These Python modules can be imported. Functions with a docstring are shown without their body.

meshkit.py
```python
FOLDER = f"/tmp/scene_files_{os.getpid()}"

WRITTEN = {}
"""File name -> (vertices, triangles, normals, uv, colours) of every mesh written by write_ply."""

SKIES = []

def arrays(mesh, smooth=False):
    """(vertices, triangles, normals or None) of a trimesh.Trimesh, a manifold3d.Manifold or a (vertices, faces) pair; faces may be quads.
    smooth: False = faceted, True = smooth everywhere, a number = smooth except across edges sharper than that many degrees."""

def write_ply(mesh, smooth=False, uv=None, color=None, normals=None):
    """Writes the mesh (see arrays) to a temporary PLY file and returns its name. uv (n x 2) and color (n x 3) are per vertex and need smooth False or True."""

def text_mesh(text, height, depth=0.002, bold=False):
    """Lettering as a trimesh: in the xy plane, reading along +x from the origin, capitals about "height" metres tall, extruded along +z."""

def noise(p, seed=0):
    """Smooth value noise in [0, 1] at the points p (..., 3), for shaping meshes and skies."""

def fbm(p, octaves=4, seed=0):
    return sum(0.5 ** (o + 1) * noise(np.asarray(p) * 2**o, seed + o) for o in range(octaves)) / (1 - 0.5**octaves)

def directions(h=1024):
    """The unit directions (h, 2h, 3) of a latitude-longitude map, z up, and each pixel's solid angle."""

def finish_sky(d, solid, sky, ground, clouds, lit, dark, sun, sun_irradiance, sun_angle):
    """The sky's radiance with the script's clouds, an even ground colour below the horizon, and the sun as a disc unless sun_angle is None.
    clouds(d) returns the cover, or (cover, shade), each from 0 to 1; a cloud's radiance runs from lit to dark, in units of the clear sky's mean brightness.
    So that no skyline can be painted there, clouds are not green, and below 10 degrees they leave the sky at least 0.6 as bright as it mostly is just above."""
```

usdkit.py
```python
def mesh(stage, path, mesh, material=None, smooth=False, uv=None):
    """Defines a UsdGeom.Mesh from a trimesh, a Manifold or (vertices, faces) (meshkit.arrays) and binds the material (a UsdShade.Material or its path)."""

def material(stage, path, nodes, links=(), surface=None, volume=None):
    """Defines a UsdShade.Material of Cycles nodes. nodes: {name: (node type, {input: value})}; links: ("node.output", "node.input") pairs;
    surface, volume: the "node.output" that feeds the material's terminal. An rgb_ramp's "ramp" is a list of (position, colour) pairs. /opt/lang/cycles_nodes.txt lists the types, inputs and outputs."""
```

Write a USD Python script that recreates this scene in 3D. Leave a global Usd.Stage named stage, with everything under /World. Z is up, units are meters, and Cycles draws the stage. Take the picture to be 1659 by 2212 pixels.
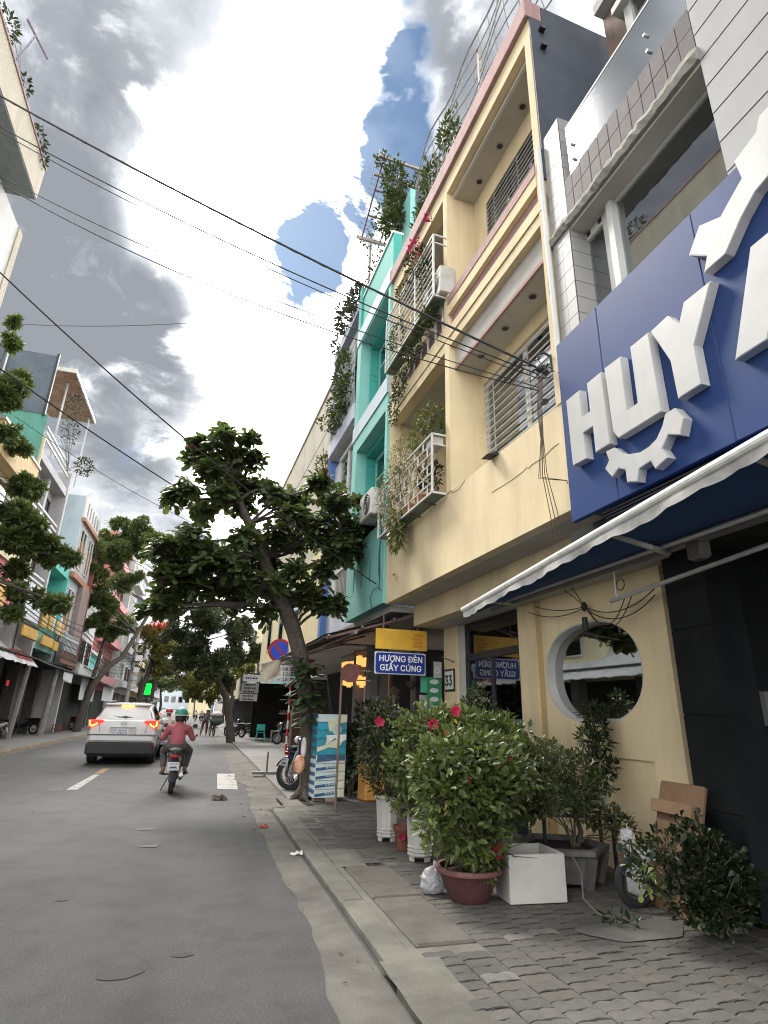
import math, random
import numpy as np, trimesh, manifold3d, usdkit, meshkit
from pxr import Usd, UsdGeom, UsdLux, UsdShade, Gf, Sdf, Vt
from shapely.geometry import Polygon, Point, LineString, box as sbox
from shapely import affinity

random.seed(7); RNG = np.random.default_rng(7)
stage = Usd.Stage.CreateInMemory()
UsdGeom.SetStageUpAxis(stage, UsdGeom.Tokens.z); UsdGeom.SetStageMetersPerUnit(stage, 1.0)
UsdGeom.Xform.Define(stage, '/World'); UsdGeom.Scope.Define(stage, '/World/Looks')

# ---------------------------------------------------------------- camera
RIGHT = np.array([0.95608673, -0.29197928, 0.0254218]); DOWN = np.array([0.12159434, 0.31624349, -0.94085327]); FWD = np.array([0.26667018, 0.90262847, 0.33785923])
EYE = np.array([0.0, 0.0, 1.5])
cam = UsdGeom.Camera.Define(stage, '/World/camera')
cam.CreateHorizontalApertureAttr(36.0); cam.CreateVerticalApertureAttr(48.0); cam.CreateFocalLengthAttr(36.0 * 2232 / 3024)
cam.CreateClippingRangeAttr(Gf.Vec2f(0.05, 2000))
mm = Gf.Matrix4d(1)
for r, v in enumerate((RIGHT, -DOWN, -FWD)): mm.SetRow(r, Gf.Vec4d(*[float(t) for t in v], 0))
mm.SetRow(3, Gf.Vec4d(*EYE, 1)); cam.AddTransformOp().Set(mm)
EXPOSURE = 1.62
cam.CreateExposureAttr(EXPOSURE)

# ---------------------------------------------------------------- sky and sun
SUN = np.array([-0.30, 0.55, 0.78]); SUN /= np.linalg.norm(SUN)
elev, rot = math.asin(SUN[2]), math.atan2(SUN[0], SUN[1])
def sky_material():
    n, l = {}, []
    n['tc'] = ('geometry', {})
    n['dir'] = ('vector_math', {'math_type': 'scale', 'scale': -1.0}); l.append(('tc.incoming', 'dir.vector1'))
    n['sky'] = ('sky_texture', {'sky_type': 'single_scattering', 'sun_disc': False, 'sun_elevation': elev, 'sun_rotation': rot, 'altitude': 10.0, 'air_density': 1.0, 'aerosol_density': 1.0, 'ozone_density': 1.0})
    # clouds on a flat layer: direction / (z + .18)
    n['sep'] = ('separate_xyz', {}); l.append(('dir.vector', 'sep.vector'))
    n['zz'] = ('math', {'math_type': 'maximum', 'value2': 0.0}); l.append(('sep.z', 'zz.value1'))
    n['za'] = ('math', {'math_type': 'add', 'value2': 0.35}); l.append(('zz.value', 'za.value1'))
    n['inv'] = ('math', {'math_type': 'divide', 'value1': 1.0}); l.append(('za.value', 'inv.value2'))
    n['flat'] = ('vector_math', {'math_type': 'scale'}); l += [('dir.vector', 'flat.vector1'), ('inv.value', 'flat.scale')]
    n['n1'] = ('noise_texture', {'scale': 2.6, 'detail': 8.0, 'roughness': 0.58, 'distortion': 0.35}); l.append(('flat.vector', 'n1.vector'))
    n['n2'] = ('noise_texture', {'scale': 4.6, 'detail': 6.0, 'roughness': 0.6, 'distortion': 0.4}); l.append(('flat.vector', 'n2.vector'))
    def lobe(k, d, c0, c1, amp):     # soft patch round direction d with ragged edges
        n['d%s' % k] = ('vector_math', {'math_type': 'dot_product', 'vector2': tuple(d)}); l.append(('dir.vector', 'd%s.vector1' % k))
        n['w%s' % k] = ('math', {'math_type': 'multiply_add', 'value2': 3.4 * (1 - math.cos(math.radians(c0))), 'value3': -1.7 * (1 - math.cos(math.radians(c0)))}); l.append(('n2.fac', 'w%s.value1' % k))
        n['e%s' % k] = ('math', {'math_type': 'add'}); l.extend([('d%s.value' % k, 'e%s.value1' % k), ('w%s.value' % k, 'e%s.value2' % k)])
        n['m%s' % k] = ('map_range', {'range_type': 'smoothstep', 'from_min': math.cos(math.radians(c0)), 'from_max': math.cos(math.radians(c1)), 'to_min': 0.0, 'to_max': amp, 'clamp': True}); l.append(('e%s.value' % k, 'm%s.value' % k))
        return 'm%s.result' % k
    def px(x, y):
        v = RIGHT * (x - 829.5) + DOWN * (y - 1106) + FWD * 1224.5
        return v / np.linalg.norm(v)
    def total(name, outs, base):
        cur = base
        for i, o in enumerate(outs):
            nm = '%s%d' % (name, i); n[nm] = ('math', {'math_type': 'add', 'use_clamp': False})
            l.append((cur, nm + '.value1')); l.append((o, nm + '.value2')); cur = nm + '.value'
        return cur
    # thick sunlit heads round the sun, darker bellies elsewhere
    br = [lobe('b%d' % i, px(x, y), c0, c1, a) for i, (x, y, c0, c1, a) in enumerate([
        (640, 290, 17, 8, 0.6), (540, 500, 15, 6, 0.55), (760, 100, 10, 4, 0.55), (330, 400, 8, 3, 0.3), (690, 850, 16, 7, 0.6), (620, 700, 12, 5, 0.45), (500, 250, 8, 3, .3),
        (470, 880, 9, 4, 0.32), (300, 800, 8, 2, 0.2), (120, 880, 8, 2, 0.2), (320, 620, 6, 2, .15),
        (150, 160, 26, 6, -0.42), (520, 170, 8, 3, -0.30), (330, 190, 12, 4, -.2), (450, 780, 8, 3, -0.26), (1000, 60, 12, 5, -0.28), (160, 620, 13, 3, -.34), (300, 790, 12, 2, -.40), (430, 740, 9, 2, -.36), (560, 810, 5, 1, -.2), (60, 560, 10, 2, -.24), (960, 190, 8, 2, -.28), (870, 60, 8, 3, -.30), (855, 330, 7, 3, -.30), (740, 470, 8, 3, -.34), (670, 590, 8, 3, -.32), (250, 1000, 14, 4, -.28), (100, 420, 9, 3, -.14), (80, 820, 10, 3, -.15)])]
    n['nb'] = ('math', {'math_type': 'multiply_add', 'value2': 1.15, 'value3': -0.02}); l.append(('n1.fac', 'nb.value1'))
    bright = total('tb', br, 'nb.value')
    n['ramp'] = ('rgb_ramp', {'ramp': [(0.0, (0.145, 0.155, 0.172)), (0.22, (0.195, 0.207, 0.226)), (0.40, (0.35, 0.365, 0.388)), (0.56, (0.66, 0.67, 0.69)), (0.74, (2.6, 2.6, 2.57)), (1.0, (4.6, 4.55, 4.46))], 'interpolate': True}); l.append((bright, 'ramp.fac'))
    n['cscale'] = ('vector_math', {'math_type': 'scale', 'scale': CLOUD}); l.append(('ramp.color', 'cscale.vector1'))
    # gaps of blue sky
    gaps = [lobe('g%d' % i, px(x, y), c0, c1, a) for i, (x, y, c0, c1, a) in enumerate([
        (855, 0, 5.0, .5, 0.62), (885, 70, 4.0, .4, 0.5), (900, 140, 3.4, .3, .42), (850, 330, 4.6, .5, 0.72), (795, 400, 4.5, .5, 0.62), (735, 470, 6.0, .8, 0.85), (680, 545, 5.5, .8, 0.8), (655, 640, 5.0, .6, 0.72), (870, 240, 3.6, .3, .45), (810, 480, 4, .5, .4), (205, 1085, 6, 2, .22)])]
    n['ng'] = ('math', {'math_type': 'multiply_add', 'value2': 1.3, 'value3': -0.65}); l.append(('n2.fac', 'ng.value1'))
    gap = total('tg', gaps, 'ng.value')
    n['cover'] = ('map_range', {'range_type': 'smoothstep', 'from_min': 0.16, 'from_max': 0.98, 'to_min': 1.0, 'to_max': 0.015, 'clamp': True}); l.append((gap, 'cover.value'))
    n['mix'] = ('mix_color', {'blend_type': 'mix', 'use_clamp': False, 'use_clamp_result': False})
    n['sat'] = ('mix_color', {'blend_type': 'multiply', 'fac': 1.0, 'b': (0.40, 0.55, 0.64), 'use_clamp': False}); l.append(('sky.color', 'sat.a'))
    l += [('cover.result', 'mix.fac'), ('sat.result', 'mix.a'), ('cscale.vector', 'mix.b')]
    n['bg'] = ('background_shader', {'strength': 0.06}); l.append(('mix.result', 'bg.color'))
    return usdkit.material(stage, '/World/Looks/sky_material', n, l, surface='bg.background')
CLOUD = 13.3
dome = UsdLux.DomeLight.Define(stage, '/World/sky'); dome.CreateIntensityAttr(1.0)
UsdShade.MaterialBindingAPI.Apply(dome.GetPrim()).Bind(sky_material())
sun = UsdLux.DistantLight.Define(stage, '/World/sun')
sun.CreateIntensityAttr(0.4); sun.CreateAngleAttr(16.0); sun.CreateNormalizeAttr(True); sun.CreateColorAttr(Gf.Vec3f(1.0, 0.95, 0.88))
zc = SUN; xc = np.cross([0, 0, 1.0], zc); xc /= np.linalg.norm(xc); yc = np.cross(zc, xc)
sm = Gf.Matrix4d(1)
for r, v in enumerate((xc, yc, zc)): sm.SetRow(r, Gf.Vec4d(*[float(t) for t in v], 0))
sun.AddTransformOp().Set(sm)
for p_, k_ in (('/World/sky', 'structure'), ('/World/sun', 'structure')): stage.GetPrimAtPath(p_).SetCustomDataByKey('kind', k_)

# ---------------------------------------------------------------- helpers
USED = {}
def path_for(name, parent):
    base = parent.GetPath().pathString if parent is not None else '/World'
    k = base + '/' + name
    i = USED.get(k, 0); USED[k] = i + 1
    return k if i == 0 else '%s_%03d' % (k, i)
def tag(o, label=None, cat=None, group=None, kind=None):
    p = o.GetPrim() if hasattr(o, 'GetPrim') else o
    for k, v in (('label', label), ('category', cat), ('group', group), ('kind', kind)):
        if v: p.SetCustomDataByKey(k, v)
    return p
def thing(name, label=None, cat=None, loc=(0, 0, 0), rz=0.0, group=None, kind=None, parent=None):
    x = UsdGeom.Xform.Define(stage, path_for(name, parent))
    if any(loc): x.AddTranslateOp().Set(Gf.Vec3d(*[float(t) for t in loc]))
    if rz: x.AddRotateZOp().Set(float(rz))
    return tag(x, label, cat, group, kind)
def copy_of(src, label, loc, rz=0.0, name=None):
    was = src.GetCustomData()
    n0 = src.GetName().rstrip('0123456789').rstrip('_')
    x = UsdGeom.Xform.Define(stage, path_for(name or n0, None))
    x.AddTranslateOp().Set(Gf.Vec3d(*[float(t) for t in loc])); x.AddRotateZOp().Set(float(rz))
    x.GetPrim().GetReferences().AddInternalReference(src.GetPath()); x.GetPrim().SetInstanceable(True)
    return tag(x, label or was.get('label'), was.get('category'), was.get('group'))
class MB:
    def __init__(s): s.v, s.f, s.n = [], [], 0
    def add(s, v, f):
        v = np.asarray(v, float).reshape(-1, 3); f = np.asarray(f, int)
        if f.shape[1] == 4: f = np.vstack([f[:, [0, 1, 2]], f[:, [0, 2, 3]]])
        s.v.append(v); s.f.append(f + s.n); s.n += len(v); return s
    def tri(s, t, M=None):
        v = np.array(t.vertices)
        if M is not None: v = trimesh.transform_points(v, M)
        return s.add(v, np.array(t.faces))
    def man(s, m):
        t = m.to_mesh(); return s.add(t.vert_properties[:, :3], t.tri_verts)
    def box(s, x0, x1, y0, y1, z0, z1, rot=None, about=None, bev=0.0):
        x0, x1 = sorted((x0, x1)); y0, y1 = sorted((y0, y1)); z0, z1 = sorted((z0, z1))
        if bev:
            b = min(bev, .45 * min(x1 - x0, y1 - y0, z1 - z0)); v = []
            for zz, ins in ((z0, b), (z0 + b, 0), (z1 - b, 0), (z1, b)):
                v += [(x0 + b + ins, y0 + ins, zz), (x1 - b - ins, y0 + ins, zz), (x1 - ins, y0 + b + ins, zz), (x1 - ins, y1 - b - ins, zz), (x1 - b - ins, y1 - ins, zz), (x0 + b + ins, y1 - ins, zz), (x0 + ins, y1 - b - ins, zz), (x0 + ins, y0 + b + ins, zz)]
            f = []
            for r in range(3):
                for k in range(8):
                    a, c = r * 8 + k, r * 8 + (k + 1) % 8
                    f += [(a, c, c + 8), (a, c + 8, a + 8)]
            f += [(0, k + 1, k) for k in range(1, 7)] + [(24, 24 + k, 25 + k) for k in range(1, 7)]
        else:
            v = [(x, y, z) for x in (x0, x1) for y in (y0, y1) for z in (z0, z1)]
            f = [(0, 1, 3), (0, 3, 2), (4, 6, 7), (4, 7, 5), (0, 4, 5), (0, 5, 1), (2, 3, 7), (2, 7, 6), (0, 2, 6), (0, 6, 4), (1, 5, 7), (1, 7, 3)]
        v = np.array(v, float)
        if rot is not None:
            c = np.array(about if about is not None else [(x0 + x1) / 2, (y0 + y1) / 2, (z0 + z1) / 2]); v = (v - c) @ np.asarray(rot).T + c
        return s.add(v, f)
    def tube(s, pts, r, n=6, cap=True, closed=False):
        P = np.asarray(pts, float); m = len(P); r = np.broadcast_to(np.asarray(r, float), (m,))
        T = np.gradient(P, axis=0); T /= np.maximum(np.linalg.norm(T, axis=1, keepdims=True), 1e-9)
        a = np.array([0, 0, 1.0]) if abs(T[0][2]) < .9 else np.array([1.0, 0, 0])
        V = []
        for i in range(m):
            a = a - T[i] * (a @ T[i]); a /= np.linalg.norm(a); b = np.cross(T[i], a)
            for k in range(n):
                t = 2 * math.pi * k / n; V.append(P[i] + r[i] * (math.cos(t) * a + math.sin(t) * b))
        F = []
        for i in range(m - 1):
            for k in range(n):
                p, q = i * n + k, i * n + (k + 1) % n; F += [(p, q, q + n), (p, q + n, p + n)]
        if cap:
            F += [(0, k + 1, k) for k in range(1, n - 1)] + [((m - 1) * n, (m - 1) * n + k, (m - 1) * n + k + 1) for k in range(1, n - 1)]
        return s.add(V, F)
    def bar(s, p, q, w=.03, h=None):       # square bar between two points
        p, q = np.array(p, float), np.array(q, float); h = h or w; t = (q - p) / np.linalg.norm(q - p)
        a = np.cross([0, 0, 1.0], t) if abs(t[2]) < .95 else np.cross([0, 1.0, 0], t); a /= np.linalg.norm(a); b = np.cross(t, a)
        v = [e + sx * a * w / 2 + sy * b * h / 2 for e in (p, q) for sx, sy in ((-1, -1), (1, -1), (1, 1), (-1, 1))]
        return s.add(v, [(0, 2, 1), (0, 3, 2), (4, 5, 6), (4, 6, 7), (0, 1, 5), (0, 5, 4), (1, 2, 6), (1, 6, 5), (2, 3, 7), (2, 7, 6), (3, 0, 4), (3, 4, 7)])
    def cyl(s, p, q, r, r2=None, n=14): return s.tube([p, q], [r, r2 if r2 is not None else r], n)
    def sph(s, c, r, sub=2):
        t = trimesh.creation.icosphere(sub); v = t.vertices * np.asarray(r) + np.asarray(c); return s.add(v, t.faces)
    def lathe(s, prof, c=(0, 0, 0), n=20, closed=False, sq=None):   # prof: (radius, z)
        V, F = [], []
        for (r, z) in prof:
            for k in range(n):
                t = 2 * math.pi * (k + .5) / n; V.append((c[0] + r * math.cos(t), c[1] + r * math.sin(t), c[2] + z))
        for i in range(len(prof) - 1):
            for k in range(n):
                p, q = i * n + k, i * n + (k + 1) % n; F += [(p, q, q + n), (p, q + n, p + n)]
        return s.add(V, F)
    def poly(s, pg, M, h):     # shapely polygon extruded by h, matrix columns: u axis, v axis, normal, origin
        for g in getattr(pg, 'geoms', [pg]):
            t = trimesh.creation.extrude_polygon(g, h, engine='earcut'); v = np.array(t.vertices)
            U, Vv, N, O = [np.array(q, float) for q in M]
            W = O + v[:, :1] * U + v[:, 1:2] * Vv + v[:, 2:] * N
            f = np.array(t.faces)
            if np.dot(np.cross(U, Vv), N) < 0: f = f[:, ::-1]
            s.add(W, f)
        return s
    def quad(s, a, b, c, d): return s.add([a, b, c, d], [(0, 1, 2), (0, 2, 3)])
    def arrays(s): return np.vstack(s.v), np.vstack(s.f)
    def build(s, name, material, parent=None, smooth=False, label=None, cat=None, group=None, kind=None):
        m = usdkit.mesh(stage, path_for(name, parent), s.arrays(), material, smooth=smooth)
        return tag(m, label, cat, group, kind)
def one(name, material, parent, *b, **k): return MB().box(*b, bev=k.pop('bev', 0.0)).build(name, material, parent, **k)
def text(name, txt, height, origin, right, up, depth, material, parent, bold=True, label=None, center=False, **k):
    t = meshkit.text_mesh(txt, height, depth, bold); v = np.array(t.vertices)
    if center: v[:, 0] -= (v[:, 0].min() + v[:, 0].max()) / 2
    R, U = np.array(right, float), np.array(up, float); N = np.cross(R, U)
    W = np.array(origin) + v[:, :1] * R + v[:, 1:2] * U + v[:, 2:] * N
    return MB().add(W, t.faces).build(name, material, parent, label=label, **k)
def rotm(axis, deg): return trimesh.transformations.rotation_matrix(math.radians(deg), axis)[:3, :3]
def rotz(d): return rotm([0, 0, 1], d)

# ---------------------------------------------------------------- materials
MATS = {}
def M(name, col, rough=.75, var=.18, scale=5.0, fine=60.0, bump=.15, metal=0.0, spec=.4, dirt=None, dirt_amt=.5, streak=False, isl=0.0, trans=0.0, coat=0.0, emit=None, es=0.0, dist=.01):
    if name in MATS: return MATS[name]
    col = np.array(col, float); n, l = {}, []
    n['g'] = ('geometry', {})
    n['n1'] = ('noise_texture', {'scale': scale, 'detail': 5.0, 'roughness': .6}); l.append(('g.position', 'n1.vector'))
    lo, hi = tuple(np.clip(col * (1 - var), 0, 1)), tuple(np.clip(col * (1 + var), 0, 1))
    n['r1'] = ('rgb_ramp', {'ramp': [(.3, lo), (.7, hi)]}); l.append(('n1.fac', 'r1.fac')); cur = 'r1.color'
    if dirt is not None:
        n['mp'] = ('mapping', {'scale': (1.0, 1.0, .12) if streak else (1.0, 1.0, 1.0)}); l.append(('g.position', 'mp.vector'))
        n['n3'] = ('noise_texture', {'scale': scale * (1.6 if streak else .45), 'detail': 6.0, 'roughness': .65}); l.append(('mp.vector', 'n3.vector'))
        n['mr'] = ('map_range', {'from_min': .47, 'from_max': .72, 'to_min': 0.0, 'to_max': dirt_amt, 'clamp': True}); l.append(('n3.fac', 'mr.value'))
        n['mx'] = ('mix_color', {'b': tuple(dirt)}); l += [('mr.result', 'mx.fac'), (cur, 'mx.a')]; cur = 'mx.result'
    if isl:
        n['hs'] = ('hsv', {}); n['iv'] = ('map_range', {'to_min': 1 - isl, 'to_max': 1 + isl}); n['ih'] = ('map_range', {'to_min': .5 - isl * .05, 'to_max': .5 + isl * .05})
        l += [('g.random_per_island', 'iv.value'), ('iv.result', 'hs.value'), ('g.random_per_island', 'ih.value'), ('ih.result', 'hs.hue'), (cur, 'hs.color')]; cur = 'hs.color'
    n['p'] = ('principled_bsdf', {'roughness': rough, 'metallic': metal, 'specular_ior_level': spec, 'coat_weight': coat})
    l.append((cur, 'p.base_color'))
    if emit is not None: n['p'][1].update({'emission_color': tuple(emit), 'emission_strength': es})
    if bump:
        n['n2'] = ('noise_texture', {'scale': fine, 'detail': 4.0, 'roughness': .6}); l.append(('g.position', 'n2.vector'))
        n['b'] = ('bump', {'strength': bump, 'distance': dist}); l += [('n2.fac', 'b.height'), ('b.normal', 'p.normal')]
    surf = 'p.BSDF'
    if trans:
        n['t'] = ('translucent_bsdf', {}); n['tm'] = ('mix_closure', {'fac': trans})
        n['tc'] = ('hsv', {'value': 1.6, 'saturation': 1.1, 'hue': .49}); l += [(cur, 'tc.color'), ('tc.color', 't.color'), ('p.BSDF', 'tm.closure1'), ('t.BSDF', 'tm.closure2')]; surf = 'tm.closure'
    MATS[name] = usdkit.material(stage, '/World/Looks/' + name, n, l, surface=surf); return MATS[name]
def glass(name, tint=(.9, .95, .95), refl=.25, rough=.02):
    if name in MATS: return MATS[name]
    n = {'f': ('fresnel', {'IOR': 1.5}), 'a': ('math', {'math_type': 'add', 'value2': refl, 'use_clamp': True}), 't': ('transparent_bsdf', {'color': tint}), 'g': ('glossy_bsdf', {'roughness': rough, 'color': (.9, .93, .95)}), 'm': ('mix_closure', {})}
    l = [('f.fac', 'a.value1'), ('a.value', 'm.fac'), ('t.BSDF', 'm.closure1'), ('g.BSDF', 'm.closure2')]
    MATS[name] = usdkit.material(stage, '/World/Looks/' + name, n, l, surface='m.closure'); return MATS[name]

YELLOW = M('yellow_render', (.68, .56, .35), .85, .09, 1.1, 90, .15, dirt=(.40, .33, .22), dirt_amt=.5, streak=True)
OCHRE = M('ochre_render', (.50, .36, .16), .85, .08, 2, 90, .12)
PINK = M('pink_paint', (.36, .22, .21), .8, .1, 3, 80, .1, dirt=(.2, .14, .12), streak=True)
SOFFIT = M('grey_soffit', (.44, .42, .38), .9, .08, 2, 60, .1, dirt=(.2, .19, .17), dirt_amt=.35)
WHITEF = M('white_frame', (.54, .535, .50), .5, .06, 4, 60, .05)
WHITEW = M('white_render', (.48, .475, .455), .8, .07, 2, 70, .1, dirt=(.35, .33, .29), streak=True, dirt_amt=.35)
BLACKF = M('black_frame', (.02, .022, .028), .35, .1, 4, 60, .05)
NAVYCLAD = M('navy_cladding', (.045, .055, .075), .6, .2, 3, 30, .2)
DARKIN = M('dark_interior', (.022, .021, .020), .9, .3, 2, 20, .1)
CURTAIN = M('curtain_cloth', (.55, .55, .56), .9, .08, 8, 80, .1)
GLASS = glass('window_glass', refl=.22)
GLASSD = glass('dark_glass', (.35, .38, .4), .2)
GLASSR = glass('railing_glass', (.75, .84, .84), .26, .1)
BLUES = M('sign_blue', (.020, .046, .150), .55, .10, 1.2, 50, .03, spec=.2, dirt=(.02, .05, .17), dirt_amt=.3)
LETTER = M('letter_white', (.46, .46, .45), .4, .08, 3, 60, .03, dirt=(.42, .40, .36), dirt_amt=.6, streak=True)
CONC = M('concrete', (.30, .29, .265), .9, .16, 3, 50, .3, dirt=(.16, .155, .14), dirt_amt=.6)
CONCW = M('weathered_concrete', (.27, .26, .225), .9, .2, 5, 40, .4, dirt=(.16, .15, .12), dirt_amt=.7)
TILEB = M('brown_tile', (.085, .073, .074), .7, .2, 6, 40, .25)
BROWNW = M('brown_wall', (.20, .14, .11), .8, .16, 4, 50, .2, dirt=(.1, .08, .07), streak=True)
TILEW = M('white_tile', (.29, .282, .272), .5, .06, 3, 60, .05, dirt=(.40, .36, .34), dirt_amt=.4, streak=True)
BLACKT = M('black_tile', (.011, .012, .013), .5, .25, 3, 60, .04, spec=.15)
STEEL = M('galvanised_steel', (.45, .45, .44), .45, .12, 8, 60, .1, metal=.6)
WHITEBAR = M('white_painted_bar', (.56, .56, .53), .5, .08, 12, 60, .1, dirt=(.3, .25, .2))
RUST = M('rusty_bar', (.16, .10, .085), .8, .25, 12, 60, .2)
WIRE = M('black_cable', (.012, .012, .013), .6, .1, 8, 40, 0)
CANVASB = M('blue_canvas', (.018, .05, .14), .8, .12, 3, 90, .15)
CANVASW = M('white_canvas', (.5, .49, .47), .85, .1, 6, 60, .25, dirt=(.2, .19, .17), dirt_amt=.8)
BARK = M('tree_bark', (.075, .062, .05), .95, .35, 14, 45, .9, dirt=(.14, .13, .11), dist=.03)
SOIL = M('potting_soil', (.03, .024, .018), 1, .4, 30, 60, .8)
ASPH = None
# ---------------------------------------------------------------- the setting: ground, road, kerbs, pavements
def asphalt():
    n = {'g': ('geometry', {}),
         'a': ('noise_texture', {'scale': 0.35, 'detail': 4.0, 'roughness': .6}), 'b': ('noise_texture', {'scale': 70.0, 'detail': 4.0, 'roughness': .7}),
         'v': ('voronoi_texture', {'scale': 42.0}), 'c': ('noise_texture', {'scale': 2.2, 'detail': 7.0, 'roughness': .7}),
         'ra': ('rgb_ramp', {'ramp': [(.3, (.040, .040, .0405)), (.7, (.066, .0655, .064))]}), 'rb': ('rgb_ramp', {'ramp': [(.3, (.45, .45, .45)), (.5, (1, 1, 1)), (.7, (1.6, 1.59, 1.55))]}),
         'rc': ('rgb_ramp', {'ramp': [(.36, (.74, .74, .74)), (.5, (1, 1, 1)), (.68, (1.16, 1.15, 1.12))]}),
         'rv': ('rgb_ramp', {'ramp': [(0.0, (2.6, 2.57, 2.5)), (.17, (1, 1, 1)), (1, (1, 1, 1))]}),
         'm1': ('mix_color', {'blend_type': 'multiply', 'fac': 1.0, 'use_clamp': False}), 'm2': ('mix_color', {'blend_type': 'multiply', 'fac': 1.0, 'use_clamp': False}), 'm3': ('mix_color', {'blend_type': 'multiply', 'fac': .55, 'use_clamp': False}),
         'p': ('principled_bsdf', {'roughness': .78, 'specular_ior_level': .45}), 'bm': ('bump', {'strength': .5, 'distance': .012}),
         'mp': ('mapping', {'scale': (1.0, .12, 1.0)}), 'w': ('noise_texture', {'scale': 1.1, 'detail': 3.0}), 'rw': ('rgb_ramp', {'ramp': [(.3, (.82, .82, .82)), (.7, (1.14, 1.14, 1.13))]}), 'm4': ('mix_color', {'blend_type': 'multiply', 'fac': 1.0, 'use_clamp': False})}
    l = [('g.position', 'a.vector'), ('g.position', 'b.vector'), ('g.position', 'c.vector'), ('g.position', 'v.vector'), ('a.fac', 'ra.fac'), ('b.fac', 'rb.fac'), ('c.fac', 'rc.fac'), ('v.distance', 'rv.fac'),
         ('ra.color', 'm1.a'), ('rb.color', 'm1.b'), ('m1.result', 'm2.a'), ('rc.color', 'm2.b'), ('m2.result', 'm3.a'), ('rv.color', 'm3.b'),
         ('g.position', 'mp.vector'), ('mp.vector', 'w.vector'), ('w.fac', 'rw.fac'), ('m3.result', 'm4.a'), ('rw.color', 'm4.b'), ('m4.result', 'p.base_color'), ('b.fac', 'bm.height'), ('bm.normal', 'p.normal')]
    return usdkit.material(stage, '/World/Looks/asphalt', n, l, surface='p.BSDF')
ASPH = asphalt()
EARTH = M('ground_earth', (.12, .11, .095), .95, .2, 1, 20, .3)
GUTTER = M('gutter_concrete', (.125, .117, .102), .9, .28, 2.2, 55, .5, dirt=(.055, .052, .048), dirt_amt=.9, dist=.015)
KERBM = M('kerb_concrete', (.14, .134, .113), .9, .26, 2.6, 55, .5, dirt=(.062, .058, .05), dirt_amt=.9, dist=.015)
SLABM = M('cover_slab_concrete', (.095, .084, .073), .9, .25, 4, 50, .55, dirt=(.18, .17, .145), dirt_amt=.45, dist=.015)
FARWALK = M('smooth_walk_concrete', (.19, .184, .174), .9, .14, 1.2, 50, .35, dirt=(.11, .105, .095), dirt_amt=.6)
MORTAR = M('dirty_joint', (.022, .020, .018), 1, .3, 12, 60, .5)
PAVM = [M('paver_%s' % nm, c, .85, .14, 7, 70, .5, dirt=d, dirt_amt=.55, dist=.008) for nm, c, d in (
    ('grey', (.097, .093, .085), (.15, .14, .125)), ('mid', (.085, .081, .075), (.07, .066, .06)), ('warm', (.095, .087, .076), (.075, .07, .063)), ('dark', (.072, .069, .065), (.11, .105, .096)))]
PAVWHITE = M('paint_stained_paver', (.14, .134, .122), .85, .2, 9, 70, .5, dirt=(.18, .17, .15), dirt_amt=.8)
MARK = M('worn_road_paint', (.36, .35, .325), .8, .12, 9, 60, .3, dirt=(.13, .13, .125), dirt_amt=.95)
MARKY = M('worn_yellow_paint', (.28, .21, .09), .85, .15, 9, 60, .3, dirt=(.15, .14, .12), dirt_amt=.95)
FADED = M('faded_road_paint', (.10, .099, .096), .85, .2, 9, 60, .3, dirt=(.10, .10, .10), dirt_amt=.9)
LITTER = M('dry_litter', (.16, .10, .06), .9, .4, 9, 60, .1)

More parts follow.
